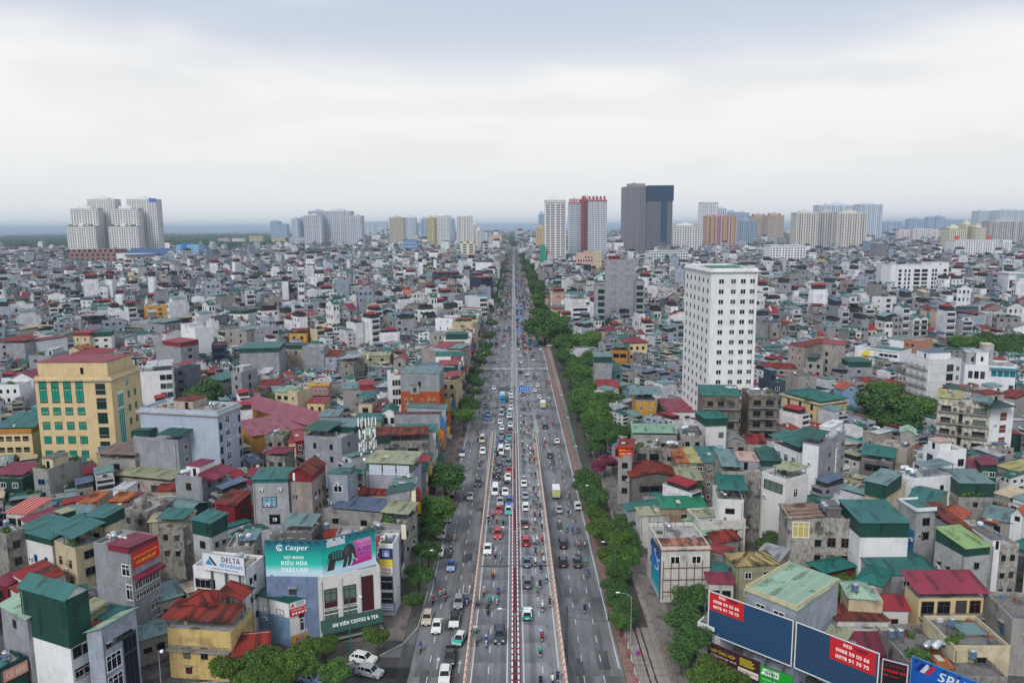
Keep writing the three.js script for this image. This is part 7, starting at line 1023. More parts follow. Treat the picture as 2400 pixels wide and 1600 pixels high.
rider(6.27,4.7,-126.98,PI,3,{shirt:'brown',bike:3});
rider(4.35,5.17,-114.9,PI,3,{shirt:'blue',helmet:'light blue',pillion:'red'});
rider(3.94,5.36,-110.04,PI,3,{shirt:'teal'});
rider(3.68,5.68,-101.71,PI,3);
rider(5.42,5.67,-101.87,PI,3,{shirt:'white'});
rider(6.28,5.63,-102.93,PI,3,{shirt:'navy'});
rider(13.7,0.03,-209.69,PI,4,{shirt:'green'});
rider(14.5,0.03,-195.21,PI,4);
rider(13.39,0.03,-181.17,PI,4,{shirt:'navy'});
rider(12.52,0.03,-171.74,PI,4);
rider(13.87,0.03,-170.35,PI,4,{shirt:'blue'});
rider(15.05,0.03,-171.3,PI,4);
rider(14.5,0.03,-161.91,PI,4,{shirt:'pink'});
rider(15.29,0.03,-153.35,PI,4);
rider(15.23,0.03,-148.23,PI,4,{shirt:'blue'});
rider(13.17,0.03,-133.47,PI,4,{shirt:'navy',bike:4});
rider(5.62,0.03,-299.06,PI,5);
rider(7.36,0.03,-299.02,PI,5);
rider(4.26,0.03,-290.85,PI,5);
rider(6.19,0.03,-290.81,PI,5);
rider(6.38,0.03,-277.94,PI,5);
rider(2.35,0.03,-268.43,PI,5);
rider(4.24,0.03,-266.69,PI,5);
rider(3.49,0.03,-270.14,PI,5);
rider(6.34,0.03,-266.64,PI,5);
rider(5.12,0.03,-261.67,PI,5);
rider(2.25,0.03,-258.49,PI,5);
rider(3.52,0.05,-256.87,PI,5);
rider(4.35,0.05,-255.27,PI,5);
rider(5.16,0.07,-252.71,PI,5);
rider(7.13,0.05,-255.21,PI,5);
rider(6.7,0.16,-247.28,PI,5);
rider(2.63,0.27,-242.63,PI,5);
rider(5.36,0.26,-243.2,PI,5);
rider(4.24,0.45,-237.56,PI,5);
rider(5.17,0.57,-234.44,PI,5);
rider(5.99,0.51,-235.96,PI,5);
rider(3.18,0.62,-232.97,PI,5);
rider(6.07,0.68,-231.41,PI,5);
rider(5.04,0.8,-228.48,PI,5);
rider(2.61,0.93,-224.95,PI,5);
rider(3.11,1.12,-220.11,PI,5);
rider(4.58,1.07,-221.44,PI,5);
rider(5.99,1.07,-221.41,PI,5,{helmet:'red'});
rider(6.47,0.94,-224.87,PI,5,{shirt:'yellow'});
rider(6.7,1.34,-214.23,PI,5);
rider(10.22,0.03,-247.3,PI,5);
rider(12.39,0.03,-277.8,PI,5);
rider(10.75,0.03,-283.46,PI,5);
rider(14.71,0.03,-307.31,PI,5);
rider(13.96,0.03,-267.84,PI,5);
rider(9.67,0.03,-238.79,PI,5);
rider(-13.09,0.03,-263.37,0,6);
rider(-12.99,0.03,-256.59,0,6);
rider(-12.79,0.03,-312.54,0,6);
rider(-10.82,0.03,-307.96,0,6);
rider(-13.52,0.03,-287.9,0,6);
rider(-14.58,0.03,-280.27,0,6);
rider(-4.61,0.03,-398.56,0,6);
rider(-9.95,0.03,-341.56,0,6);
rider(-8.7,0.03,-361.75,0,6);
rider(-10.97,0.03,-368.04,0,6);
rider(-10.67,0.03,-221.65,0,6,{shirt:'red',helmet:'white'});
rider(-5.35,1.9,-199.8,0,7);
rider(-5.34,2.06,-195.75,0,7);
rider(-5.88,0.59,-233.9,0,7);
rider(-5.89,1.32,-214.83,0,7);
rider(-5.93,0.76,-229.45,0,7);
rider(-4.54,1.76,-203.49,0,7);
rider(-5.87,1.06,-221.59,0,7);
rider(-4.06,1.44,-211.68,0,7);
rider(-5.31,0.72,-230.4,0,7);
rider(-5.91,1.2,-217.95,0,7);
rider(-3.51,1.77,-203.26,0,7);
rider(-5.31,0.44,-237.86,0,7);
rider(-3.98,2.32,-188.91,0,7);
rider(-5.38,1.5,-210.21,0,7);
rider(-6.28,0.5,-236.09,0,7);
rider(-6.07,1.66,-206.14,0,7);
rider(-5.84,1.57,-208.47,0,7);
rider(-5.69,1.4,-212.93,0,7);
rider(-6.18,0.68,-231.49,0,7);
rider(-6.08,0.92,-225.24,0,7);
rider(14.43,0.03,-334.88,PI,8);
rider(14.5,0.03,-309.67,PI,8);
rider(7.13,0.03,-386.89,PI,8);
rider(10.67,0.03,-380.54,PI,8);
rider(10.94,0.03,-307.86,PI,8);
rider(11.7,0.03,-360.39,PI,8);
rider(12.37,0.03,-420.57,PI,8);
rider(2.17,0.03,-327.46,PI,8);
rider(7.15,0.03,-413.94,PI,8);
rider(13.41,0.03,-400.07,PI,8);
rider(-12.06,0.03,-379.08,0,8);
rider(-7.72,0.03,-361.3,0,8);
rider(-9.73,0.03,-310.27,0,8);
rider(9.91,0.03,-363.55,PI,8);
rider(5.86,0.03,-414.28,PI,8);
rider(3.11,0.03,-345.1,PI,8);
rider(4.67,0.03,-370.64,PI,8);
rider(5.04,0.03,-426.95,PI,8);
rider(3.24,0.03,-363.26,PI,8);
rider(-12.38,0.03,-314.88,0,8);
rider(7.41,0.03,-347.56,PI,8);
rider(2.87,0.03,-392.46,PI,8);
rider(7.49,0.03,-420.87,PI,8);
rider(6.83,0.03,-403.79,PI,8);
rider(-3.94,0.03,-321.17,0,8);
rider(11.24,0.03,-426.59,PI,8);
rider(3.57,0.03,-300.72,PI,8);
rider(-9.81,0.03,-314.41,0,8);
rider(-5.19,0.03,-368.42,0,8);
rider(4.98,0.03,-410.18,PI,8);
rider(9.07,0.03,-306.88,PI,8);
rider(-5.97,0.03,-418.19,0,8);
rider(5.27,0.03,-357.47,PI,8);
rider(-6.42,0.03,-377.62,0,8);
walker(-16.41,.05,-145.25,2.6,'grey','along the kerb of the billboard side');
walker(24.81,.05,-180.38,3.63,'blue','on the lane behind the railway trees');
walker(25.19,.05,-179.66,4.05,'red','beside another on the lane behind the trees');
walker(15.84,.05,-162.04,3.73,'white','beside a pink clad rider at the road edge');
walker(17.22,.05,-130.09,1.71,'blue','at the edge line of the railway side lanes');
tree(-23.31,-118.59,2.04,3.87,'y',0);
tree(126.22,-240.32,5.27,8.7,'d',1);
tree(120.35,-244.66,4.54,7.61,'d',1);
tree(126.52,-247.73,7.94,11,'d',1);
tree(142.12,-253.17,3.84,6.56,'y',1);
tree(137.39,-254.94,5.59,9.18,'m',1);
tree(144.41,-289.41,4.88,8.12,'m',1);
tree(23.9,-209.07,1.94,3.71,'p',2);
tree(26.17,-210.51,2.84,5.06,'p',2);
tree(29.11,-213.86,1.62,3.23,'p',2);
tree(30.53,-105.62,2.77,4.95,'y',3);
tree(28.09,-105.63,2.18,4.06,'y',3);
tree(34.49,-106.92,1.6,3.2,'y',3);
tree(19.19,-459.91,6.89,11,'d',4);
tree(25.54,-492.28,7.38,11,'d',4);
tree(20.31,-523.47,7.06,11,'d',4);
tree(16.62,-552.09,6.21,10.11,'m',4);
tree(20.15,-610.9,5.95,9.73,'m',4);
tree(20.08,-667.27,6,9.8,'m',4);
tree(-14.76,-672.29,4.53,7.6,'d',4);
tree(29.27,-702.81,5.79,9.49,'d',4);
tree(29.46,-760.1,6.84,11,'d',4);
tree(-14.24,-814.16,4.88,8.12,'d',4);
tree(18.79,-821.11,5.17,8.55,'d',4);
tree(29.79,-830.72,6.23,10.14,'d',4);
tree(-13.14,-903.26,5.42,8.92,'d',4);
tree(28.53,-947.78,7.81,11,'d',4);
tree(19.08,-952.79,5.71,9.37,'d',4);
tree(-12.41,-1071.58,8.03,11,'d',4);
tree(17.32,-1101.19,6.6,10.7,'d',4);
tree(32.28,-1185.83,8.89,11,'d',4);
tree(-14.98,-1300.45,6.82,11,'d',4);
tree(17.22,-1336.79,8.01,11,'d',4);
tree(16.52,-1646.24,9.87,11,'d',4);
tree(-18.93,-1652.29,8.67,11,'d',4);
tree(59.44,-134.34,1.89,3.63,'m',5);
tree(62.88,-135.84,2.29,4.24,'m',5);
tree(78.09,-138.45,1.56,3.13,'d',5);
tree(69.8,-139.44,1.83,3.54,'d',5);
tree(99.15,-141.07,1.19,2.58,'d',5);
tree(67.58,-141.11,2.25,4.17,'m',5);
tree(54.71,-149.03,2.37,4.36,'d',5);
tree(79.08,-149.5,1.54,3.11,'d',5);
tree(55.66,-156.05,2.34,4.31,'d',5);
tree(113.01,-176.94,1.49,3.04,'d',5);
tree(120.13,-179.37,2.02,3.82,'d',5);
tree(-121.48,-185.11,2.5,4.55,'d',6);
tree(-125.48,-186.39,2.2,4.1,'d',6);
tree(-117.48,-190.75,2.9,5.14,'y',6);
tree(-116.37,-193.85,2.62,4.72,'y',6);
tree(-116.72,-198.44,2.01,3.81,'y',6);
tree(-159.78,-227.68,2.3,4.26,'d',6);
tree(-146.62,-298.6,3.02,5.33,'m',6);
tree(-146.16,-306.1,2.58,4.67,'m',6);
tree(-206.41,-637.08,5.73,9.39,'d',7);
tree(-214.91,-670.09,7.03,11,'d',7);
tree(-224.5,-681.54,6.13,9.99,'d',7);
tree(-252.57,-768.22,8.06,11,'d',7);
tree(-282.5,-845.41,9.5,11,'d',7);
tree(-297.58,-846.68,8.88,11,'d',7);
tree(-316.29,-919.62,11.03,11,'d',7);
tree(-344.27,-941.97,8.47,11,'d',7);
tree(-340.51,-962.26,10.1,11,'d',7);
tree(-401.85,-1114.5,11.69,11,'d',7);
tree(-436.65,-1147.2,10.32,11,'d',7);
tree(-448.53,-1211.01,11.8,11,'d',7);
tree(-527.24,-1614.6,10.89,11,'d',7);
tree(-585.64,-1895.08,14.2,11,'d',7);
tree(178.82,-362.61,3.06,5.39,'d',8);
tree(193.16,-368.53,3.11,5.46,'m',8);
tree(250.19,-376.51,4.44,7.47,'d',8);
tree(258.4,-379.78,3.2,5.6,'d',8);
tree(249.62,-385.26,3.9,6.65,'d',8);
tree(255.66,-390.18,5.92,9.68,'d',8);
tree(247.04,-398.96,5.05,8.37,'m',8);
tree(239.19,-400.14,5.4,8.9,'m',8);
tree(272.94,-406.69,5.49,9.03,'d',8);
tree(258.63,-407.2,5.49,9.04,'d',8);
tree(-91.51,-284.75,3.6,6.2,'m',9);
tree(-120.2,-285.99,5.79,9.48,'d',9);
tree(-107.71,-445.64,2.63,4.75,'m',9);
tree(-19.03,-132.26,1.61,3.22,'d',10);
tree(-19.06,-140.92,2.24,4.17,'d',10);
tree(-18.36,-151.61,2.27,4.21,'d',10);
tree(-19.24,-162.38,2.74,4.91,'d',10);
tree(-18.98,-169.05,3.8,6.5,'m',10);
tree(-18.47,-191.71,3.95,6.73,'d',10);
tree(-18.84,-172.06,3.48,6.02,'m',11);
tree(-17.95,-192.13,4.21,7.12,'d',11);
tree(-16.13,-197.38,2.33,4.3,'m',11);
tree(-17.79,-259.35,3.72,6.38,'m',11);
tree(-16.95,-274.66,3.94,6.71,'d',11);
tree(-16.85,-307.24,2.59,4.69,'d',11);
tree(-15.54,-323.08,2.45,4.48,'d',11);
tree(-18.55,-329.45,3.06,5.38,'d',11);
tree(-17.83,-348.37,3.23,5.65,'d',11);
tree(-17.11,-371.28,3.63,6.25,'d',11);
tree(-15.82,-393.31,3.65,6.27,'d',11);
tree(-15.49,-420.57,3.4,5.91,'d',11);
tree(-14.88,-456.27,3.69,6.34,'d',11);
tree(-15.57,-519.15,3.94,6.71,'d',11);
tree(26.91,-113.34,1.91,3.67,'d',12);
tree(28.82,-115.09,2.8,5,'d',12);
tree(29.07,-121.2,2.95,5.23,'d',12);
tree(31.71,-128.55,2.89,5.13,'d',12);
tree(35.17,-134.43,1.76,3.44,'m',12);
tree(19.12,-182.69,2.77,4.96,'d',13);
tree(18.38,-191.36,2.9,5.16,'d',13);
tree(18.28,-201.17,2.04,3.85,'d',13);
tree(24.46,-228.03,2.31,4.26,'d',13);
tree(26.33,-231.33,3.51,6.07,'d',13);
tree(35.69,-237.1,3.2,5.6,'d',13);
tree(29.26,-238,3.28,6.59,'d',13);
tree(31.74,-243.43,2.87,5.11,'d',13);
tree(25.32,-244.32,3.3,5.74,'d',13);
tree(40.3,-246.16,2.91,5.16,'d',13);
tree(27.98,-247.6,3.13,5.81,'m',13);
tree(26.82,-257.2,3.52,5.35,'m',13);
tree(28.84,-257.93,3.48,6.02,'m',13);
tree(27.92,-266.8,3.73,6.51,'m',13);
tree(24.29,-269.73,3.64,6.26,'d',13);
tree(28.7,-276.4,4.13,6.91,'m',13);
tree(33.38,-278.54,4.23,7.14,'d',13);
tree(25.45,-282.95,4.06,6.88,'m',13);
tree(26.23,-286,4.38,6.32,'m',13);
tree(39.48,-289.41,2.68,4.83,'d',13);
tree(28.54,-295.6,4.36,5.23,'d',13);
tree(27.9,-302.25,3.82,6.53,'m',13);
tree(28.62,-305.2,4.24,5.44,'d',13);
tree(27.91,-314.8,4.3,5.81,'d',13);
tree(27.65,-324.4,3.69,5.44,'m',13);
tree(26.23,-328.82,4.44,7.45,'m',13);
tree(27.62,-334,3.46,6.25,'m',13);
tree(31.28,-336.56,3.41,5.91,'m',13);
tree(30.3,-343.6,3.56,5.8,'m',13);
tree(27.84,-353.2,3.58,5.03,'m',13);
tree(33.93,-359.26,4.85,8.07,'d',13);
tree(30.29,-362.8,3.64,6.12,'m',13);
tree(25.01,-367.34,4.34,7.3,'d',13);
tree(28.32,-372.4,3.54,5.06,'d',13);
tree(26.97,-382,4.36,6.98,'m',13);
tree(29.12,-391.6,3.44,5.18,'m',13);
tree(27.25,-400.83,5.75,9.42,'d',13);
tree(28.63,-401.2,3.9,5.95,'d',13);
tree(38.55,-402.24,6.44,10.47,'m',13);
tree(29.81,-410.8,3.21,5.48,'m',13);
tree(27.23,-420.4,3.07,5.8,'d',13);
tree(29.42,-430,3.77,6.92,'m',13);
tree(26.77,-439.6,3.34,6.5,'m',13);
tree(26.83,-449.2,3.44,5.24,'m',13);
tree(30.21,-458.8,3.9,6.22,'d',13);
tree(18.41,-459.39,10.07,11,'d',13);
tree(29.51,-468.4,4.02,6.31,'m',13);
tree(30.21,-478,4.01,6.12,'d',13);
tree(24.88,-483.11,7.33,11,'m',13);
tree(26.71,-487.6,4.23,5.31,'m',13);
tree(27.32,-497.2,4.18,5.97,'m',13);
tree(28.2,-506.8,3.23,6.78,'d',13);
tree(28.27,-516.4,3.95,6.72,'m',13);
tree(27.38,-526,3.09,6.96,'m',13);
tree(30.21,-535.6,3.03,6.92,'m',13);
tree(27.04,-545.2,3.16,6.22,'m',13);
tree(27.63,-554.8,3.77,5.95,'d',13);
tree(361.55,-555.57,6.66,10.8,'d',14);
tree(362.05,-569.2,6.83,11,'d',14);
tree(356.56,-601.93,6.32,10.28,'d',14);
tree(337.9,-642.59,4.34,7.3,'d',14);
tree(342.44,-644.28,4.83,8.04,'d',14);
tree(327.96,-686.93,7.72,11,'y',14);
tree(445.09,-726.53,5.45,8.97,'d',14);
tree(445.03,-758.84,5.12,8.48,'d',14);
tree(336.86,-792.89,7.13,11,'d',14);
tree(387.94,-804.18,6.03,9.84,'d',14);
tree(688.17,-1262.99,11.36,11,'d',14);
tree(688.19,-1283.39,11.55,11,'d',14);
tree(18.7,-124.43,1.63,3.25,'m',15);
tree(20.09,-127.32,1.79,3.48,'d',15);
tree(19.42,-131.35,1.97,3.75,'d',15);
tree(18.93,-137.24,1.8,3.5,'d',15);
tree(20.96,-142.42,2,3.8,'d',15);
tree(19.89,-146.89,2.75,4.93,'y',15);
tree(22.59,-148.15,2.36,4.34,'m',15);
tree(25.83,-156.08,1.61,3.21,'d',15);
tree(22.38,-156.95,2.2,4.11,'y',15);
tree(19.59,-161.09,2.41,4.42,'y',15);
tree(25.42,-161.25,1.81,3.52,'d',15);
tree(25.21,-166.19,2.18,4.07,'d',15);
tree(20.32,-167.36,1.88,3.62,'y',15);
tree(19.54,-171.84,2.25,4.18,'y',15);
tree(19.49,-182.39,2.12,3.98,'d',15);
tree(18.85,-191.9,2.52,4.57,'d',15);
tree(-40.69,-105.5,2.17,4.06,'y',16);
tree(-36.81,-105.7,2.38,4.36,'y',16);
tree(-28.29,-108.11,2.23,4.14,'m',16);
tree(-44.45,-108.47,2.44,4.46,'y',16);
tree(-34.27,-108.51,2.85,5.07,'y',16);
tree(-40.09,-110.08,2.68,4.82,'y',16);
tree(-34.21,-115.13,2.05,3.87,'y',16);
tree(-31.71,-116.69,1.75,3.42,'y',16);
const BOARD = {casperA:[[-43.32,18.8,-123.77],[-33.43,18.8,-123.53]],casperB:[[-33.43,18.8,-123.53],[-25.12,18.8,-129.08]],redA:[[32.16,12.4,-117.41],[42.57,12.4,-107.61]],redB:[[42.86,12.4,-107.33],[51.34,12.4,-98.54]],led:[[53,10.2,-100.91],[55.88,10.2,-99.21]],blueS:[[57.98,9.8,-102.33],[65.24,9.8,-93.76]],delta:[[-53.83,17.1,-122.88],[-45.7,17.1,-120.35]],steel:[[31.6,4.6,-115.27],[38.26,4.6,-109.1]],greenS:[[38.28,4.2,-109.11],[42.24,4.2,-106.01]],quang:[[26.1,15.8,-189.4],[30.85,15.8,-189.31]]};
// ------------------------------------------------------------------ boards, signs, awnings
const byLabel = (s) => HL.find((h) => h.label.includes(s));
{
  const bg = (g, w, h, ...cs) => { const q = g.createLinearGradient(0, 0, 0, h); cs.forEach((c, i) => q.addColorStop(i / (cs.length - 1), c)); g.fillStyle = q; g.fillRect(0, 0, w, h); };
  const cA = print(640, 450, (g, w, h) => { bg(g, w, h, '#0b5f78', '#0b7c86', '#12a79a', '#19b9a8', '#b7d8e6', '#c9d9ea'); g.strokeStyle = '#e8eef0'; g.lineWidth = 13; g.beginPath(); g.arc(168, 86, 33, 0.5, 5.9); g.stroke(); g.lineWidth = 9; g.beginPath(); g.arc(172, 88, 15, 0.3, 5.2); g.stroke(); g.fillStyle = '#f1f4f4'; fit(g, 'Casper', 355, 86, 74, 290, 'italic bold #px serif'); g.fillStyle = '#eef3f2'; fit(g, 'SỨC MẠNH', 325, 200, 44, 250); fit(g, 'ĐIỀU HÒA', 325, 267, 64, 350); fit(g, 'THÁI LAN', 325, 345, 68, 400); g.fillStyle = '#5f7590'; g.fillRect(50, 405, 30, 22); g.fillStyle = '#8ba2b8'; g.fillRect(110, 415, 420, 3); });
  const cB = print(640, 450, (g, w, h) => { bg(g, w, h, '#0b6a7c', '#0c8688', '#14ab9c', '#1bb9a8', '#b0d6e4', '#c6d6e8'); g.fillStyle = '#c9d3df'; g.fillRect(60, 8, 215, 92); const q = g.createLinearGradient(0, 90, 0, 380); q.addColorStop(0, '#d58cc0'); q.addColorStop(1, '#b51f7c'); g.fillStyle = q; g.beginPath(); g.moveTo(360, 95); g.lineTo(585, 88); g.lineTo(590, 370); g.lineTo(330, 388); g.quadraticCurveTo(430, 230, 360, 95); g.fill(); g.strokeStyle = '#7c2b8a'; g.lineWidth = 6; for (const o of [0, 16, 30]) { g.beginPath(); g.moveTo(362 + o, 95); g.quadraticCurveTo(440 + o, 230, 345 + o, 380); g.stroke(); } g.fillStyle = '#a33572'; fit(g, 'TIẾT KIỆM HƠN', 500, 150, 26, 170); g.fillStyle = '#1d3b8c'; fit(g, '4.000', 505, 215, 66, 165); fit(g, 'MỖI ĐÊM', 505, 268, 28, 130);
    g.fillStyle = '#332f33'; g.beginPath(); g.ellipse(190, 225, 120, 62, 0.12, 0, 6.3); g.ellipse(320, 190, 66, 74, 0, 0, 6.3); g.fill(); for (const [x, y, a, b] of [[80, 250, 48, 130], [120, 260, 44, 120], [262, 250, 46, 130], [318, 250, 40, 125]]) { g.beginPath(); g.moveTo(x, y); g.lineTo(x + a, y); g.lineTo(x + a * 0.8 - 22, y + b); g.lineTo(x - 28, y + b); g.fill(); } g.strokeStyle = '#332f33'; g.lineWidth = 26; g.beginPath(); g.moveTo(372, 190); g.quadraticCurveTo(398, 270, 372, 330); g.stroke(); g.strokeStyle = '#e0d8c8'; g.lineWidth = 9; g.beginPath(); g.moveTo(352, 240); g.quadraticCurveTo(372, 320, 420, 330); g.stroke(); g.strokeStyle = '#2a272b'; g.lineWidth = 6; g.beginPath(); g.moveTo(76, 240); g.quadraticCurveTo(40, 300, 30, 370); g.stroke(); g.fillStyle = '#1fa08f'; for (let i = 0; i < 12; i++) { g.save(); g.translate(130 + (i % 4) * 32, 185 + Math.floor(i / 4) * 28); g.rotate(0.78); g.fillRect(-8, -8, 16, 16); g.restore(); } g.fillStyle = '#4c4346'; g.beginPath(); g.ellipse(292, 190, 30, 50, 0.2, 0, 6.3); g.fill(); });
  const a = board('billboard', 'teal air conditioner billboard with white lettering on the blue-grey wing', 'billboard', panel(...BOARD.casperA, 7, cA, null, { lamps: 7 }));
  board('billboard', 'teal and pink billboard half with a dark armoured elephant', 'billboard', panel(...BOARD.casperB, 7, cB, null, { lamps: 7 }));
  const red = (ph) => (g, w, h, x, y, s) => { g.save(); g.translate(x, y); g.scale(s, s); g.fillStyle = '#c01a26'; g.fillRect(0, 0, 280, 150); g.fillStyle = '#f0eee8'; fit(g, 'RED', 108, 28, 30, 60); g.fillStyle = '#5a1218'; g.fillRect(150, 18, 84, 10); g.fillRect(164, 32, 60, 7); g.fillStyle = '#f4f2ec'; fit(g, '0988 59 55 66', 140, 72, 42, 210); fit(g, ph, 140, 116, 42, 210); g.restore(); };
  const navy = print(1024, 560, (g, w, h) => { g.fillStyle = '#1f4468'; g.fillRect(0, 0, w, h); red('0976 91 70 75')(g, w, h, 0, 0, 1.58); });
  const navy2 = print(1024, 640, (g, w, h) => { g.fillStyle = '#1f4162'; g.fillRect(0, 0, w, h); red('0978 91 70 75')(g, w, h, 440, 16, 1.95); });
  board('billboard', 'blank dark blue billboard with a red phone patch, nearer the railway', 'billboard', panel(...BOARD.redA, 7.6, navy, '#d5dadd', { legs: 5 }));
  board('billboard', 'blank dark blue billboard with a red phone patch, beside the LED sign', 'billboard', panel(...BOARD.redB, 7.6, navy2, '#d5dadd', { legs: 4 }));
  const led = print(256, 420, (g, w, h) => { g.fillStyle = '#0d0a10'; g.fillRect(0, 0, w, h); g.fillStyle = '#701018'; for (let i = 0; i < 6; i++) g.fillRect(30 + i * 34, 45 + (i % 2) * 5, 24, 28); g.fillStyle = '#d8141c'; fit(g, 'THÀNH ĐÔ', 128, 125, 60, 235); g.fillStyle = '#a8141c'; g.fillRect(16, 170, 50, 24); g.fillRect(80, 182, 90, 9); });
  board('led_sign', 'black LED sign with glowing red letters between two billboards', 'LED sign', panel(...BOARD.led, 5.4, led, '#cdb7d0', { legs: 2 }));
  const blue = print(1024, 512, (g, w, h) => { g.fillStyle = '#0b59b4'; g.fillRect(0, 0, w, h); [['#14246e', 0], ['#cfd8e0', 62], ['#c01c34', 124]].forEach(([c, o]) => { g.fillStyle = c; g.beginPath(); g.moveTo(130 + o, 40); g.lineTo(185 + o, 40); g.lineTo(105 + o, 170); g.lineTo(50 + o, 170); g.fill(); }); g.fillStyle = '#d5dbe0'; fit(g, 'SPLX', 520, 130, 170, 470, 'italic bold #px sans-serif'); g.strokeStyle = '#5aa6e4'; g.lineWidth = 8; g.strokeRect(4, 4, w - 8, h - 8); });
  board('billboard', 'bright blue billboard with blue, white and red slanted bars and white letters', 'billboard', panel(...BOARD.blueS, 6, blue, null, { lamps: 6, legs: 4 }));
  const delta = print(512, 192, (g, w, h) => { g.fillStyle = '#d4dae2'; g.fillRect(0, 0, w, h); g.fillStyle = '#152238'; g.beginPath(); g.moveTo(92, 30); g.lineTo(178, 130); g.lineTo(142, 130); g.lineTo(78, 52); g.fill(); g.fillStyle = '#2a86c8'; g.beginPath(); g.moveTo(74, 62); g.lineTo(130, 130); g.lineTo(28, 130); g.fill(); g.fillStyle = '#16233c'; fit(g, 'DELTA', 345, 52, 78, 280); g.fillStyle = '#2a7fc4'; fit(g, 'Windows', 350, 115, 66, 285); g.fillStyle = '#3a4658'; fit(g, 'a member of DELTA Group', 270, 165, 26, 440); });
  board('sign', 'white window maker sign with a black and blue triangle above the white house', 'sign', panel(...BOARD.delta, 3.1, delta, '#c9ced4', { legs: 3 }));
  const steel = print(768, 288, (g, w, h) => { g.fillStyle = '#3b1420'; g.fillRect(0, 0, w, h); g.fillStyle = '#e0d21c'; fit(g, 'THÉP ỐNG HỘP', 220, 90, 84, 400, '#px sans-serif'); g.fillStyle = '#d9d4da'; fit(g, 'BÊ TÔNG CỐT THÉP - XÀ GỒ', 240, 152, 30, 400); g.fillStyle = '#e0a81c'; fit(g, 'THÉP V, U, I', 190, 200, 40, 300); g.fillStyle = '#e4da20'; g.fillRect(0, 228, 330, 34); for (let i = 0; i < 5; i++) g.fillRect(480, 40 + i * 22, 170 + (i * 37) % 60, 9); g.fillStyle = '#d8d3d0'; g.fillRect(460, 170, 290, 88); g.fillStyle = '#a32a30'; fit(g, 'ỐP NHÔM VÂN ĐÁ', 605, 214, 44, 270); });
  board('sign', 'dark maroon steel shop sign with yellow letters under the dark blue billboard', 'sign', panel(...BOARD.steel, 3.6, steel, null, { legs: 3 }));
  const grn = print(512, 300, (g, w, h) => { g.fillStyle = '#0c9a24'; g.fillRect(0, 0, w, h); g.fillStyle = '#d4ddd4'; g.beginPath(); g.roundRect?.(40, 30, 260, 90, 16) ?? g.rect(40, 30, 260, 90); g.fill(); g.fillStyle = '#128c48'; for (let i = 0; i < 6; i++) { g.beginPath(); g.ellipse(80 + i * 36, 76 + (i % 2) * 6, 13, 18, 0.4, 0, 6.3); g.fill(); } g.fillStyle = '#8fd49a'; for (let i = 0; i < 9; i++) { g.fillRect(40 + i * 24, 165, 16, 24); g.fillRect(70 + i * 26, 215, 18, 18); } g.fillStyle = '#b8d8bc'; g.fillRect(430, 190, 44, 60); });
  board('sign', 'green shop sign with a white name plate under the dark blue billboard', 'sign', panel(...BOARD.greenS, 3.6, grn, null, { legs: 2 }));
  const qu = print(256, 176, (g, w, h) => { g.fillStyle = '#c01c22'; g.fillRect(0, 0, w, h); g.fillStyle = '#171214'; g.fillRect(0, 50, 50, 126); g.fillStyle = '#f0d81c'; fit(g, 'QUẢNG CÁO', 150, 66, 44, 195); fit(g, 'LED', 105, 128, 50, 80); g.fillStyle = '#d9d4d4'; fit(g, 'CNC', 200, 128, 50, 90); });
  board('sign', 'red advertising shop sign with yellow letters beside the bougainvillea', 'sign', panel(...BOARD.quang, 2.9, qu, '#b03a30', { legs: 0 }));
  const rent = print(640, 224, (g, w, h) => { g.fillStyle = '#c9251f'; g.fillRect(0, 0, w, h); g.fillStyle = '#f2d31b'; fit(g, 'CHO THUÊ CĂN HỘ TẦNG 5 VÀ TẦNG 1', 320, 82, 78, 600); fit(g, 'L.H: 0912 396 268', 320, 160, 66, 470); });
  const hs = (l, f, u0, u1, y0, y1, m, name, label, o = {}) => { const p = onHouse(byLabel(l), f, u0, u1, y0, y1, m, o.off, o.frame); return board(name, label, o.cat ?? 'sign', p); };
  hs('rental banner', 'R', 0.0, 0.98, 14.0, 16.9, rent, 'banner', 'red rental banner with yellow words under the crimson roof edge', { cat: 'banner' });
  const asia = print(512, 232, (g, w, h) => { g.fillStyle = '#c22a2a'; g.fillRect(0, 0, w, h); g.fillStyle = '#d2591f'; g.fillRect(250, 0, 262, 60); g.fillStyle = '#d8d8da'; g.beginPath(); g.moveTo(0, 0); g.lineTo(240, 0); g.lineTo(275, 50); g.lineTo(230, 105); g.lineTo(0, 105); g.fill(); g.fillStyle = '#b52a30'; g.beginPath(); g.moveTo(45, 20); g.lineTo(75, 85); g.lineTo(15, 85); g.fill(); g.fillStyle = '#2e3c68'; fit(g, 'ASIA', 160, 38, 56, 150, 'italic bold #px sans-serif'); fit(g, 'LIGHTING', 160, 80, 26, 140); g.fillStyle = '#233a90'; fit(g, 'ĐIỆN 365', 395, 80, 48, 200); g.fillStyle = '#e8e2e0'; fit(g, 'THIẾT BỊ ĐIỆN - ĐÈN LED CHIẾU SÁNG', 256, 142, 34, 480); for (let i = 0; i < 9; i++) { g.beginPath(); g.arc(50 + i * 50, 194, 19, 0, 6.3); g.fill(); } });
  hs('white shop front', 'F', 0.0, 0.99, 5.7, 8.3, asia, 'sign', 'red lighting shop sign with a row of white discs on the blue shop');
  const d365 = print(512, 128, (g, w, h) => { g.fillStyle = '#d9901f'; g.fillRect(0, 0, w, h); g.fillStyle = '#27348a'; fit(g, 'ĐIỆN 365', 256, 68, 92, 400); });
  hs('white shop front', 'F', 0.02, 1.0, 0.5, 2.0, d365, 'sign', 'orange sign with dark blue letters at the foot of the blue shop');
  const cof = print(1024, 200, (g, w, h) => { g.fillStyle = '#123f38'; g.fillRect(0, 0, w, h); g.fillStyle = '#d7dcd8'; fit(g, 'AN VIÊN COFFEE & TEA', 560, 100, 100, 780); });
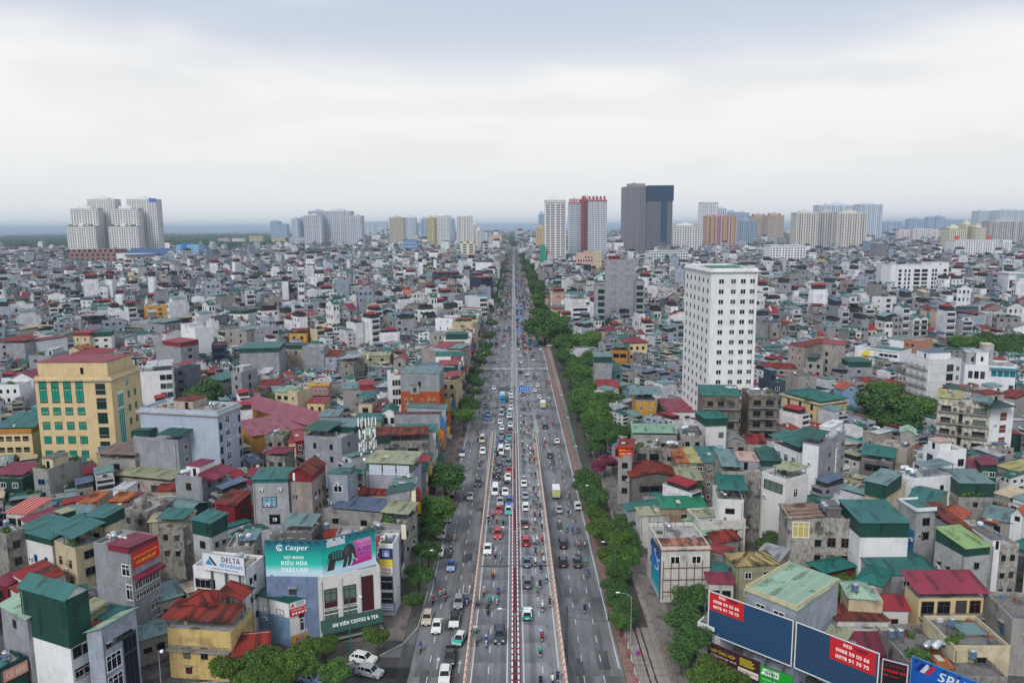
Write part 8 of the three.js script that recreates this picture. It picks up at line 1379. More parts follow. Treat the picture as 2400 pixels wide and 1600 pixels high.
  { const H0 = byLabel('white corner block'), p = onHouse(H0, 'F', 0.0, 1.0, 0, 0, cof, 0), t = thing('awning', 'dark green coffee house awning with pale lettering', 'awning', p.x, 0, p.z, p.ry), w = p.w; const s = new MB().quad([-w / 2, 2.7, 2.0], [w / 2, 2.7, 2.0], [w / 2, 4.4, 0.2], [-w / 2, 4.4, 0.2], true); part(t, 'printed_sheet', s.geo(), cof); const e = new MB(); e.tri([-w / 2, 2.7, 2], [-w / 2, 4.4, 0.2], [-w / 2, 2.7, 0.2]); e.tri([w / 2, 2.7, 2], [w / 2, 2.7, 0.2], [w / 2, 4.4, 0.2]); part(t, 'side_flap', e.geo(), P('#123f38', 0.7)); part(t, 'valance', boxGeo(-w / 2, w / 2, 2.3, 2.69, 1.95, 2.0), P('#0f342f', 0.7)); part(t, 'lower_canopy', boxGeo(-w / 2, w / 2, 0.9, 1.2, -0.1, 1.4, 1), P('#8e948e', 0.7)); }
  const vong = print(160, 320, (g, w, h) => { g.fillStyle = '#1b2c6e'; g.fillRect(0, 0, w, 125); g.strokeStyle = '#b8c4e0'; g.lineWidth = 9; g.strokeRect(45, 24, 70, 66); g.fillStyle = '#c8d2e8'; g.beginPath(); g.arc(80, 62, 26, 0, 6.3); g.fill(); g.fillStyle = '#dcc31c'; g.fillRect(0, 125, w, 95); g.fillStyle = '#c9b878'; for (let i = 0; i < 4; i++) { g.fillRect(32 + i * 26, 146, 18, 24); g.fillRect(28 + i * 28, 182, 20, 22); } g.fillStyle = '#d6d4d6'; g.fillRect(0, 220, w, 100); g.fillStyle = '#8c2330'; fit(g, 'VỌNG', 80, 248, 44, 120); fit(g, 'THÚY', 80, 294, 44, 120); });
  hs('stacked with blue', 'F', 0.05, 0.97, 8.2, 13.4, vong, 'sign', 'tall shop sign stacked blue, yellow and white on the narrow house');
  const kim = print(256, 176, (g, w, h) => { g.fillStyle = '#d6dae0'; g.fillRect(0, 0, w, h); g.fillStyle = '#2a4a8c'; fit(g, 'KIM KHÍ', 128, 58, 60, 220); fit(g, 'VỌNG THÚY', 128, 122, 56, 230); });
  hs('stacked with blue', 'F', 0.0, 1.05, 1.4, 3.0, kim, 'sign', 'white hardware shop sign with blue letters at the foot of the narrow house', { off: 0.5, frame: '#2a4a8c' });
  const beo = print(384, 128, (g, w, h) => { g.fillStyle = '#c98a7c'; g.fillRect(0, 0, w, h); g.fillStyle = '#d9cdbb'; fit(g, 'CÔ BÉO', 200, 66, 88, 340); });
  hs('pink signboard shop', 'R', 0.0, 1.0, 6.4, 8.2, beo, 'sign', 'salmon pink snack shop sign with cream letters at the picture corner');
  const rib = print(128, 512, (g, w, h) => { bg(g, w, h, '#173a78', '#1a5fae', '#1583c0', '#169aa8', '#c9d5da'); g.strokeStyle = '#c9d8e8'; g.lineWidth = 14; g.beginPath(); g.arc(50, 190, 60, -1, 1.6); g.stroke(); g.beginPath(); g.arc(90, 80, 40, 0, 4); g.stroke(); });
  hs('rusty railings', 'L', 0.4, 0.98, 0.6, 10.2, rib, 'sign', 'tall blue advertising strip on the flank of the rusty railing house');
  { const H0 = byLabel('rusty railings'), t = thing('hoarding', 'rust streaked white panel behind a bare sign frame', 'hoarding', H0.x + Math.sin(H0.rot) * (H0.d / 2 + 0.35), 0, H0.z + Math.cos(H0.rot) * (H0.d / 2 + 0.35), H0.rot), w = H0.w; part(t, 'panel', boxGeo(-w / 2 + 0.3, w / 2, 1.5, 7.2, -0.2, -0.12, 1), W('dirtywhite')); const RU = P('#5c3a28', 0.8); for (let i = 0; i <= 6; i++) part(t, 'frame_bar', boxGeo(-0.05, 0.05, 0.8, 8.6, -0.05, 0.05), RU, -w / 2 + 0.3 + i * (w - 0.3) / 6); for (const y of [2.4, 4.8, 7.2]) part(t, 'frame_rail', boxGeo(-w / 2 + 0.3, w / 2, y - 0.05, y + 0.05, 0.06, 0.14, 1), RU); const q = thing('terrace_guard', 'rusty railing round the flat roof above the bare sign frame', 'railing', H0.x, H0.h, H0.z, H0.rot), rm = RU; for (const s of [-1, 1]) { for (let i = 0; i <= 5; i++) part(q, 'post', boxGeo(-0.04, 0.04, 0, 2.2, -0.04, 0.04), rm, (i / 5 - 0.5) * (w - 0.3), 0, s * (H0.d / 2 - 0.2)); for (const y of [1.0, 2.15]) part(q, 'rail', boxGeo(-w / 2 + 0.1, w / 2 - 0.1, y, y + 0.06, -0.03, 0.03, 1), rm, 0, 0, s * (H0.d / 2 - 0.2)); } }
  const king = print(384, 112, (g, w, h) => { g.fillStyle = '#dcdfe2'; g.fillRect(0, 0, w, h); g.fillStyle = '#9c3038'; for (let i = 0; i < 6; i++) g.fillRect(20 + i * 24, 20, 17, 20); g.fillStyle = '#2c2f36'; fit(g, 'KINGLUC', 110, 76, 48, 190); g.strokeStyle = '#4d6a62'; g.lineWidth = 10; g.beginPath(); g.arc(245, 50, 28, 0, 6.3); g.stroke(); g.fillStyle = '#1e3d58'; g.fillRect(310, 50, 74, 50); });
  hs('navy window bands', 'F', 0.02, 0.98, 20.2, 24, king, 'sign', 'white company name band on top of the banded office', { off: 0.1 });
  const yel = print(256, 96, (g, w, h) => { g.fillStyle = '#e2e3e6'; g.fillRect(0, 0, w, h); g.fillStyle = '#e4d01e'; g.beginPath(); g.moveTo(20, 70); g.lineTo(120, 10); g.lineTo(180, 10); g.lineTo(180, 80); g.fill(); });
  hs('yellow gable panel', 'F', 0.08, 0.45, 6.5, 10.8, yel, 'sign', 'showroom sign panel with a yellow wedge');
}
{ // overhead direction signs across the carriageway
  const face = print(256, 104, (g, w, h) => { g.fillStyle = '#1668b8'; g.fillRect(0, 0, w, h); g.strokeStyle = '#cfe0f0'; g.lineWidth = 5; g.strokeRect(5, 5, w - 10, h - 10); g.fillStyle = '#dce8f4'; for (let i = 0; i < 5; i++) { g.beginPath(); g.moveTo(28 + i * 46, 26); g.lineTo(40 + i * 46, 50); g.lineTo(16 + i * 46, 50); g.fill(); g.fillRect(24 + i * 46, 48, 8, 30); } });
  const grey2 = P('#5c636a', 0.6); let n = 0; const O = ['nearest the ramp', 'second beyond the ramp', 'third from the ramp', 'fourth from the ramp', 'fifth from the ramp'];
  for (const D of [301, 475.5, 550, 612, 855]) {
    const t = thing('overhead_sign', `blue overhead lane sign on a gantry arm, ${O[n++]}`, 'road sign', 0, 0, -D);
    part(t, 'pole', new MB().cyl(0, 0, 0.16, 0.2, 8.2, 10).geo(), grey2); part(t, 'arm', boxGeo(-7, 7, 7.3, 7.5, -0.08, 0.08, 1), grey2); part(t, 'arm', boxGeo(-7, 7, 6.4, 6.55, -0.08, 0.08, 1), grey2);
    part(t, 'sign_face', new MB().quad([1.2, 5.9, 0.2], [6.4, 5.9, 0.2], [6.4, 8.0, 0.2], [1.2, 8.0, 0.2], true).geo(), face); part(t, 'sign_back', boxGeo(1.15, 6.45, 5.85, 8.05, 0.09, 0.19, 1), P('#1668b8', 0.5)); part(t, 'reverse_sign', boxGeo(-6.4, -1.6, 5.9, 7.7, -0.2, -0.1, 1), grey2);
  }
}
{ // street lamps
  const GAL = P('#a9b0b2', 0.4, 0.5), GRN = P('#2f7a66', 0.5, 0.2), LAMP = P('#e6eaec', 0.3);
  const lamp = (label, x, y, z, ry, hgt, m, arms, group) => { const t = thing('street_lamp', label, 'street lamp', x, y, z, ry, group); part(t, 'pole', new MB().cyl(0, 0, 0.11, 0, hgt, 8, 0.06).geo(), m); for (const s of arms) { const c = new THREE.CatmullRomCurve3([new THREE.Vector3(0, hgt - 0.6, 0), new THREE.Vector3(s * 0.5, hgt + 0.35, 0), new THREE.Vector3(s * 2.1, hgt + 0.75, 0)]); part(t, 'arm', new THREE.TubeGeometry(c, 10, 0.045, 6), m); const hd = part(t, 'lamp_head', new THREE.SphereGeometry(0.3, 10, 6), LAMP, s * 2.35, hgt + 0.78, 0); hd.scale.set(1.3, 0.4, 0.6); } return t; };
  for (let i = 0; i < 6; i++) { const D = 108 + i * 35; lamp(i < 5 ? `twin armed grey street lamp on the ramp guard rail, ${['nearest', 'second', 'third', 'fourth', 'fifth'][i]} in the line` : 'twin armed grey street lamp at the ramp foot', 0, D < 258 ? rampY(D) : 0, -D, 0, 8.2, GAL, [-1, 1], 'lamps along the ramp middle'); }
  const L = ['beside the plank crossing', 'second along the green strip', 'third along the green strip', 'fourth along the green strip', 'fifth along the green strip', 'sixth along the green strip'];
  for (let i = 0; i < 6; i++) lamp(`curved green street lamp ${L[i]}`, 19.9, 0, -(i === 0 ? 121 : 142 + (i - 1) * 33), 0, 9.5, i === 0 ? GAL : GRN, [-1], 'green lamps beside the railway');
  lamp('slim green street lamp before the coffee house', -28, 0, -119, -0.4, 10.5, GRN, [1]); lamp('green street lamp by the shaded parking bay', -18.6, 0, -139.5, 0, 9, GRN, [1]); lamp('green street lamp under the dark blue billboard', 39.3, 0, -106.5, 0.6, 4.6, GRN, [-1]);
  const b = thing('street_lamp', 'pale post with a round globe beside the old yellow villa', 'street lamp', -55.4, 0, -108.5); part(b, 'pole', new MB().cyl(0, 0, 0.09, 0, 7.5, 8, 0.06).geo(), GAL); part(b, 'lamp_head', new THREE.SphereGeometry(0.3, 12, 8), LAMP, 0.5, 7.3, 0);
  for (let D = 290; D < 620; D += 42) lamp(`thin street lamp over the oncoming lanes, ${ordinal((D - 290) / 42)} from the viewer`, -17.2, 0, -D, 0, 9, GAL, [1], 'thin lamps along the shop row pavement');
  const p = thing('utility_pole', 'dark lattice utility pole beside the pink parapet with cables to the railway side', 'utility pole', 8.5, 0, -116.5), BK = P('#2a2c2e', 0.8), pl = new MB(); for (const [a, c] of [[-0.16, -0.16], [0.16, -0.16], [0.16, 0.16], [-0.16, 0.16]]) pl.bar([a, 0, c], [a * 0.6, 10.2, c * 0.6], 0.035); for (let y = 0.5; y < 10; y += 0.6) pl.bar([-0.15, y, 0.15], [0.15, y + 0.4, 0.15], 0.02).bar([0.15, y, -0.15], [0.15, y + 0.4, 0.15], 0.02); part(p, 'pole', pl.geo(), BK);
  for (const [y, e] of [[10, 8.6], [9.4, 8.2], [8.4, 7.4], [8.2, 7]]) { const c = new THREE.CatmullRomCurve3([new THREE.Vector3(0, y, 0), new THREE.Vector3(6, (y + e) / 2 - 0.7, -1), new THREE.Vector3(12, e, -2.5)]); part(p, 'cable', new THREE.TubeGeometry(c, 16, 0.022, 5), BK); }
  const ns = thing('round_sign', 'round blue and red no parking sign by the broken fence', 'traffic sign', 20.2, 0, -115); part(ns, 'pole', new MB().cyl(0, 0, 0.04, 0, 2.6, 6).geo(), GAL); const disc = new THREE.CylinderGeometry(0.42, 0.42, 0.04, 24).rotateX(Math.PI / 2 - 0.2); part(ns, 'sign_disc', disc, P('#c01a3a', 0.5), 0, 2.7, 0); part(ns, 'sign_face', new THREE.CylinderGeometry(0.3, 0.3, 0.05, 20).rotateX(Math.PI / 2 - 0.2), P('#2340b0', 0.5), 0, 2.7, 0.02); part(ns, 'slash', boxGeo(-0.34, 0.34, -0.04, 0.04, 0.03, 0.06, 1), P('#c01a3a', 0.5), 0, 2.7, 0.01).rotation.z = 0.8;
  // telecom masts crowded with antennas
  for (const [x, z, top, label] of [[-37.8, -182, 25, 'tall grey telecom mast crowded with antenna panels, nearer one'], [-37.2, -192, 22.6, 'tall grey telecom mast crowded with antenna panels, further one'], [-58.9, -300, 21.5, 'slim telecom pole with a white antenna above the steel tanks'], [-47.5, -156.5, 20, 'thin dark mast rising behind the teal billboard']]) {
    const t = thing('telecom_mast', label, 'telecom mast', x, 0, z), big = /crowded/.test(label); part(t, 'pole', new MB().cyl(0, 0, big ? 0.28 : 0.16, 0, top, 10, 0.12).geo(), GAL);
    if (big) { for (let k = 0; k < 3; k++) for (let i = 0; i < 4; i++) { const a = i * 1.57 + k * 0.5, y = top - 0.6 - k * 3.1, q = 0.9; const an = part(t, 'antenna_panel', boxGeo(-0.16, 0.16, -1.1, 1.1, -0.09, 0.09, 1), LAMP, Math.cos(a) * q, y, Math.sin(a) * q); an.rotation.y = -a; part(t, 'bracket', new MB().bar([0, y, 0], [Math.cos(a) * q, y, Math.sin(a) * q], 0.04).geo(), GAL); } const dsh = part(t, 'dish', new THREE.SphereGeometry(0.55, 14, 6, 0, 6.2832, 0, 1).rotateX(1.4), LAMP, 0.5, top - 10, 0.5); for (let i = 0; i < 3; i++) { const a = i * 2.1; part(t, 'guy_wire', new MB().bar([0, top - 2, 0], [Math.cos(a) * 6, 9, Math.sin(a) * 6], 0.025).geo(), DARK); } for (let k = 0; k < 6; k++) part(t, 'equipment_box', boxGeo(-0.22, 0.22, 0, 0.6, 0.2, 0.5, 1), LAMP, (k % 2 - 0.5) * 0.7, top - 9 + k * 1.15, 0); }
    else part(t, 'antenna_panel', boxGeo(-0.2, 0.2, -1.6, 0, 0.16, 0.36, 1), LAMP, 0, top, 0);
  }
}
// ------------------------------------------------------------------ shop row along the avenue, infill houses, far city
const inside = (x, z, pad) => { for (const f of foot) { const dx = x - f[0], dz = z - f[1]; if (Math.abs(dx) > 60 || Math.abs(dz) > 60) continue; const a = dx * f[2] - dz * f[3], b = dx * f[3] + dz * f[2]; if (Math.abs(a) < f[4] + pad && Math.abs(b) < f[5] + pad) return true; } return false; };
const clear = (x, z, rot, w, d, pad) => { const c = Math.cos(rot), s = Math.sin(rot); for (const i of [-0.5, -0.17, 0.17, 0.5]) for (const j of [-0.5, -0.17, 0.17, 0.5]) if (inside(x + i * w * c + j * d * s, z - i * w * s + j * d * c, pad)) return false; return true; };
for (const n of ['casperB', 'casperA', 'redA', 'redB', 'blueS']) { const [a, b] = BOARD[n]; for (let t = 0; t <= 1; t += 0.25) foot.push([lerp(a[0], b[0], t), lerp(a[2], b[2], t), 1, 0, 0.6, 0.6]); }
const ir = rng(31), ch = (a) => a[Math.floor(ir() * a.length)];
const WN = { bluegrey: 'blue-grey', white: 'white', offwhite: 'off-white', conc: 'bare concrete', cream: 'cream', oldconc: 'stained concrete', beige: 'beige', paleblue: 'pale blue', dirtywhite: 'grubby white', yellow: 'yellow', greige: 'taupe', pinkw: 'pale pink', tealw: 'turquoise', slatew: 'slate grey', greywhite: 'grey-white' }, WP = ['bluegrey', 'bluegrey', 'bluegrey', 'white', 'white', 'white', 'offwhite', 'offwhite', 'greige', 'conc', 'conc', 'cream', 'oldconc', 'oldconc', 'beige', 'paleblue', 'paleblue', 'dirtywhite', 'bluegrey', 'slatew', 'slatew', 'white', 'yellow', 'bluegrey', 'conc', 'offwhite', 'paleblue', 'white', 'bluegrey', 'offwhite', 'greywhite', 'greywhite', 'white'];
const RN = { teal: 'teal', red: 'bright red', red2: 'red', crimson: 'crimson', rust: 'rusty brown', green: 'dark green', slate: 'grey-green', olive: 'olive', pgreen: 'pale green', rustred: 'rust red', orange: 'ochre', beige: 'beige', greymetal: 'grey', teal2: 'blue-green', maroon: 'maroon', slateblue: 'slate blue' }, RP = ['teal', 'teal', 'teal', 'red', 'red2', 'crimson', 'rust', 'green', 'green', 'green', 'slate', 'slate', 'slate', 'olive', 'pgreen', 'rustred', 'beige', 'greymetal', 'teal2', 'teal2', 'slateblue', 'rust', 'slateblue', 'red'];
const LM = [[-75, -216, 'the yellow office'], [-60, -200, 'the pale blue flats'], [-34, -125, 'the teal billboard'], [-50, -122, 'the window sign'], [-71, -122, 'the rental banner house'], [-60, -245, 'the market hall'], [-28, -250, 'the orange brick wall'], [45, -112, 'the dark blue billboard'], [70, -245, 'the white tower'], [95, -220, 'the stained flats'], [75, -175, 'the white cubic house'], [60, -150, 'the grey stained building'], [62, -132, 'the low teal hall'], [38, -185, 'the stained concrete block'], [75, -290, 'the cream public building'], [110, -285, 'the white six storey block'], [30, -300, 'the railway trees'], [-90, -180, 'the green framed shed'], [-38, -185, 'the telecom masts'], [40, -370, 'the yellow villa'], [50, -519, 'the grey office slab']];
const nearLM = (x, z) => { let b = LM[0], d = 1e9; for (const l of LM) { const q = Math.hypot(l[0] - x, l[1] - z); if (q < d) { d = q; b = l; } } const dx = x - b[0], dz = z - b[1]; return (Math.abs(dz) > Math.abs(dx) ? (dz < 0 ? 'behind ' : 'before ') : Math.abs(x) < Math.abs(b[0]) ? 'avenuewards of ' : 'outwards of ') + b[2]; };
function randomSpec(h, low) {
  const rc = ch(RP), k = ir(); let roofs, rl;
  if (k < 0.42) { roofs = `shed ${rc} r=${(0.2 + ir() * 0.3).toFixed(1)} s=${(0.4 + ir() * 0.8).toFixed(1)} dir=${ch(['f', 'f', 'l', 'r', 'b'])}`; rl = RN[rc] + ' lean-to roof'; }
  else if (k < 0.6) { roofs = `flat;shed ${rc} r=${(1.8 + ir()).toFixed(1)} s=0.5 dir=${ch(['f', 'l', 'r'])} u=${ir() < 0.5 ? '0,1' : '.1,.8'} v=.1,.9${ir() < 0.5 ? ' sk=' + ch(['dgreen', 'dgreen', 'maroonw', 'bluegrey']) : ''}`; rl = RN[rc] + ' canopy'; }
  else if (k < 0.74) { roofs = `gable ${rc} ax=${ch(['w', 'd'])} s=${(1 + ir()).toFixed(1)}`; rl = RN[rc] + ' gable'; }
  else if (k < 0.8) { roofs = `hip ${rc} r=.2 s=1.3`; rl = RN[rc] + ' hipped roof'; }
  else { roofs = `flat;${ir() < 0.6 ? `pent ${ch(['bluegrey', 'white', 'conc', 'cream'])} h=2.3 u=.15,.6 v=.2,.7 cap=${rc}` : 'plants .4 .5'}${ir() < 0.7 ? ';tank 1 .75 .4' : ''}`; rl = 'flat roof'; }
  return [roofs, rl];
}
const signCol = ['#c0392b', '#d8a41e', '#1f6fae', '#1c8a5a', '#c9ccd0', '#d0602a', '#7c2d8a', '#e0d8c0', '#1a4f7a', '#b52f50'];
{ // shop houses whose fronts face the avenue, hung with signs
  let k = 0; const sg = boxGeo(-0.5, 0.5, -0.5, 0.5, 0, 0.12, 1);
  for (let D = 136; D < 620;) {
    const w = 4 + ir() * 1.6, d = 11 + ir() * 4, h = 9.5 + ir() * 6.5, x = -22.6 - d / 2, z = -D - w / 2; D += w + 0.06;
    const crowd = clear(x, z, Math.PI / 2, w - 0.5, d - 1, -0.4); let dd = d, xx = x; if (!crowd) { dd = 5; xx = -22.6 - dd / 2; if (!clear(xx, z, Math.PI / 2, w - 0.5, dd - 0.6, -0.5)) { continue; } }
    const wall = ch(WP), [roofs, rl] = randomSpec(h); const rec = { label: `narrow ${WN[wall]} shop house with ${rl}, ${ordinal(k)} up the signboard row`, w, d: dd, h, x: xx, z, rot: Math.PI / 2 };
    const t = house(rec.label, 'shop house', xx, z, Math.PI / 2, w, dd, h, wall, roofs, `F ${Math.max(1, Math.floor(h / 3.6))}x2 1.3x1.7 ${ch(['wh', 'dk', 'br'])}`, D < 330); t.userData.group = 'shop houses of the signboard row'; k++;
    const n = D < 420 ? 2 + Math.floor(ir() * 3) : 1; let y = 3.4; for (let i = 0; i < n && y < h - 1; i++) { const sh = 1 + ir() * 1.6, s = part(t, 'signboard', sg, P(ch(signCol), 0.5), (ir() - 0.5) * w * 0.2, y + sh / 2, dd / 2 + 0.08); s.scale.set(w * (0.5 + 0.45 * ir()), sh, 1); if (ir() < 0.5) { const q = part(t, 'blade_sign', sg, P(ch(signCol), 0.5), w * (ir() < 0.5 ? -0.42 : 0.42), y + 2, dd / 2 + 0.7); q.rotation.y = Math.PI / 2; q.scale.set(0.9, 2.4 + ir() * 2, 1); } y += sh + 1.2 + ir(); }
    const a = part(t, 'awning', (() => { const g = new MB(); slab(g, [[-w / 2, 2.7, 1.6], [w / 2, 2.7, 1.6], [w / 2, 3.2, 0], [-w / 2, 3.2, 0]], 0.05); return g.geo(); })(), R(ch(['teal', 'red', 'slate', 'greymetal', 'beige', 'green'])), 0, 0, dd / 2);
  }
}
// prototypes of distant houses: one mesh each, coloured by vertex, with windows, roofs and tanks as real faces
const linear = (s) => { const c = hexOf(s); return [c.r, c.g, c.b]; };
function protoHouse(seed) {
  const r = rng(seed), pk = (a) => a[Math.floor(r() * a.length)], m = new MB(); const w = 3.9 + r() * 1.9, d = 9 + r() * 4, h = 8 + r() * 5 + (seed % 5 === 0 ? 7 : 0), wn = pk(WP), f0 = /white/.test(wn) ? 1 : 0.8, g = linear(WALL[wn]).map((c) => c * f0);
  m.paint(g); m.box(-w / 2, w / 2, 0, h, -d / 2, d / 2);
  const glass = [0.02, 0.025, 0.03], nr = Math.floor(h / 3.3); const faceW = (f, n, p) => { if (r() > p) return; for (let k = 0; k < nr; k++) for (let i = 0; i < n; i++) { if (r() < 0.15) continue; const s = ((i + 0.5) / n - 0.5) * (f < 2 ? w : d) * 0.9, y = h - 2.4 - k * 3.3, ww = 0.45 + r() * 0.5; m.paint(r() < 0.2 ? [0.3, 0.33, 0.36] : glass); const e = 0.04; if (f === 0) m.box(s - ww, s + ww, y, y + 1.4, d / 2 - 0.1, d / 2 + e); if (f === 1) m.box(s - ww, s + ww, y, y + 1.4, -d / 2 - e, -d / 2 + 0.1); if (f === 2) m.box(w / 2 - 0.1, w / 2 + e, y, y + 1.4, s - ww, s + ww); if (f === 3) m.box(-w / 2 - e, -w / 2 + 0.1, y, y + 1.4, s - ww, s + ww); } };
  faceW(0, 2, 0.9); faceW(1, 2, 0.8); faceW(2, 3, 0.35); faceW(3, 3, 0.35);
  if (r() < 0.55) { const q = r() < 0.5 ? 1 : -1; for (let k2 = 0; k2 < nr; k2++) { const y = h - 2.9 - k2 * 3.3; if (y < 2) break; m.paint(g); m.box(-w / 2, w / 2, y - 0.15, y + 0.5, q > 0 ? d / 2 : -d / 2 - 0.9, q > 0 ? d / 2 + 0.9 : -d / 2, 1); m.paint(glass); m.box(-w / 2 + 0.3, w / 2 - 0.3, y + 0.5, y + 2.2, q > 0 ? d / 2 - 0.1 : -d / 2 - 0.05, q > 0 ? d / 2 + 0.05 : -d / 2 + 0.1); } }
  const rc = linear(TIN[pk(RP)]).map((c) => c * 0.95), k = r();
  if (k < 0.6) { const up = r() < 0.5 ? 2.2 : 0.25, s = 0.5 + r() * 0.8, o = 0.35, fl = r() < 0.5; if (up > 1) { m.paint(r() < 0.4 ? linear('#0c3f38') : r() < 0.6 ? [0.035, 0.035, 0.035] : g); m.box(-w / 2 + 0.2, w / 2 - 0.2, h - 0.05, h + up - 0.1, -d / 2 + d * 0.15, d / 2 - d * 0.15); m.paint([0.25, 0.24, 0.23]); m.box(-w / 2 + 0.1, w / 2 - 0.1, h - 0.1, h + 0.05, -d / 2 + 0.1, d / 2 - 0.1); } m.paint(rc); const y = h + up, z1 = up > 1 ? d * 0.35 + o : d / 2 + o, z0 = -z1; slab(m, fl ? [[-w / 2 - o, y, z1], [w / 2 + o, y, z1], [w / 2 + o, y + s, z0], [-w / 2 - o, y + s, z0]] : [[-w / 2 - o, y + s, z1], [w / 2 + o, y, z1], [w / 2 + o, y, z0], [-w / 2 - o, y + s, z0]]); }
  else if (k < 0.76) { m.paint(rc); const s = 1 + r(), o = 0.3, y = h; slab(m, [[-w / 2 - o, y, d / 2 + o], [w / 2 + o, y, d / 2 + o], [w / 2 + o, y + s, 0], [-w / 2 - o, y + s, 0]]); slab(m, [[w / 2 + o, y, -d / 2 - o], [-w / 2 - o, y, -d / 2 - o], [-w / 2 - o, y + s, 0], [w / 2 + o, y + s, 0]]); m.paint(g); m.tri([w / 2, y - 0.1, d / 2], [w / 2, y - 0.1, -d / 2], [w / 2, y + s - 0.1, 0]); m.tri([-w / 2, y - 0.1, -d / 2], [-w / 2, y - 0.1, d / 2], [-w / 2, y + s - 0.1, 0]); }
  else { m.paint([0.27, 0.26, 0.25]); m.box(-w / 2 + 0.15, w / 2 - 0.15, h - 0.1, h + 0.05, -d / 2 + 0.15, d / 2 - 0.15); m.paint(g); m.box(-w / 2, w / 2, h, h + 0.8, d / 2 - 0.15, d / 2).box(-w / 2, -w / 2 + 0.15, h, h + 0.8, -d / 2, d / 2 - 0.15).box(w / 2 - 0.15, w / 2, h, h + 0.8, -d / 2, d / 2 - 0.15); m.box(-w * 0.3, w * 0.2, h, h + 2.4, -d * 0.3, d * 0.1); m.paint(rc); m.box(-w * 0.36, w * 0.26, h + 2.4, h + 2.55, -d * 0.36, d * 0.16, 1); }
  for (let i = 0; i < 5; i++) { const a = (r() - 0.5) * w * 0.8, b = (r() - 0.5) * d * 0.8, e = 0.2 + r() * 0.45; m.paint(pk([[0.05, 0.05, 0.05], [0.3, 0.3, 0.3], [0.05, 0.1, 0.04], [0.12, 0.05, 0.04], [0.6, 0.6, 0.62]])); m.box(a - e, a + e, h, h + 0.5 + r(), b - e, b + e); }
  if (r() < 0.6) { m.paint([0.62, 0.65, 0.68]); m.cyl(w * 0.3, -d * 0.2, 0.5, h + 0.9, h + 2.2, 8); } if (r() < 0.25) { m.paint([0.05, 0.1, 0.03]); for (let i = 0; i < 5; i++) m.cyl((r() - 0.5) * w * 0.7, (r() - 0.5) * d * 0.6, 0.5, h, h + 0.8 + r(), 5, 0.2); }
  return { g: m.geo(), w, d, h };
}
const cityMat = mat('far_house_walls', () => std({ vertexColors: true, map: TX.clean, roughness: 0.88 }));
const PROTO = Array.from({ length: 48 }, (_, i) => protoHouse(500 + i * 7)), inst = PROTO.map(() => []);
const tanHalf = 1200 / 1770;
const LFILL = new Map();
{
  let individuals = 0;
  for (let D0 = 96; D0 < 6500;) {   // blocks of terraces: houses shoulder to shoulder in rows, back to back, an alley after each pair of rows
    const far = D0 < 1300 ? 1 : D0 < 2600 ? 1.6 : 2.9, bs = 46 * far, half = (D0 + bs) * tanHalf * 1.07 + 30;
    for (let bx = -half + ir() * 20; bx < half; bx += bs) {
      const ox = bx + bs / 2, oz = -D0 - bs / 2, th = (fbm(ox * 0.0022 + 50, oz * 0.0022 + 50, 3, 256, 60) - 0.5) * 2.6 + (ir() - 0.5) * 0.2 + (ir() < 0.3 ? 1.57 : 0), c = Math.cos(th), sn = Math.sin(th);
      let row = 0; for (let v = -bs * 0.54; v < bs * 0.54; row++) {
        const rd = (10.6 + ir() * 1.5) * far * (D0 < 430 ? 0.72 : 1); v += rd / 2;
        for (let u = -bs * 0.54 + ir() * 3; u < bs * 0.54;) {
          const cw = (4.6 + ir() * 0.9) * far * (D0 < 430 ? 0.95 : 1), a = ir(); u += cw; if (a < 0.04) continue;
          const lx = u - cw / 2, lz = v + (ir() - 0.5) * 1.6 * far, px = ox + lx * c + lz * sn, pz = oz - lx * sn + lz * c, D = -pz;
          if (px > -24 - (D < 620 ? 12 : 0) && px < (D < 700 ? 33 : D < 1800 ? 36 : 22)) continue; if (px < -14 && px > -36 && D > 2900) continue;
          if (D < 122 && px < -22 && px > -60) continue; if (D < 125 && px > 20 && px < 33) continue; if (D < 110) continue;
          if (px < -620 - (D - 2000) * 0.1 && D > 2050 + 300 * fbm(px * 0.002, 3, 2)) continue; if (D > 3000 && a < 0.25 + 0.5 * smooth(3000, 6500, D)) continue;
          const near = D < 232 && individuals < 78, n2 = D < 430;
          if (far === 1 && !clear(px, pz, th, n2 ? 3.6 : 4.2, n2 ? 5 : 8, n2 ? 0.1 : 0.3)) continue; if (far > 1 && inside(px, pz, 6)) continue;
          if (near) {
            const w = 3.9 + ir() * 0.8, d = 5 + ir() * 2.4, h = 4.5 + ir() * 3.4, wall = ch(WP), [roofs, rl] = randomSpec(h); let lab = `low ${WN[wall]} house with ${rl}, ${nearLM(px, pz)}`; const k = LFILL.get(lab) ?? 0; LFILL.set(lab, k + 1); if (k) lab = lab.replace('low ', ['', 'lower ', 'squat ', 'small ', 'tucked-in ', 'half hidden '][k % 6] || 'low ');
            const tt = th - Math.round(th / Math.PI) * Math.PI; house(lab, 'house', px, pz, Math.abs(tt) > 0.8 ? tt - Math.PI / 2 * Math.sign(tt) : tt, w, d, h, wall, roofs, '', true); individuals++; continue;
          }
          const k = Math.floor(ir() * PROTO.length), tall = n2 ? 0.5 + ir() * 0.35 : ir() < 0.07 ? 1.3 + ir() * 0.4 : 0.62 + ir() * 0.55;
          inst[k].push([px, pz, th + (row % 2 ? Math.PI : 0), n2 ? 0.74 : far, tall * (far > 2 ? 0.6 : far > 1 ? 0.75 : 1), 0.86 + ir() * 0.34]);
        }
        v += rd / 2 + (row % 2 ? 2.2 * far : 0);
      }
    }
    D0 += bs;
  }
}
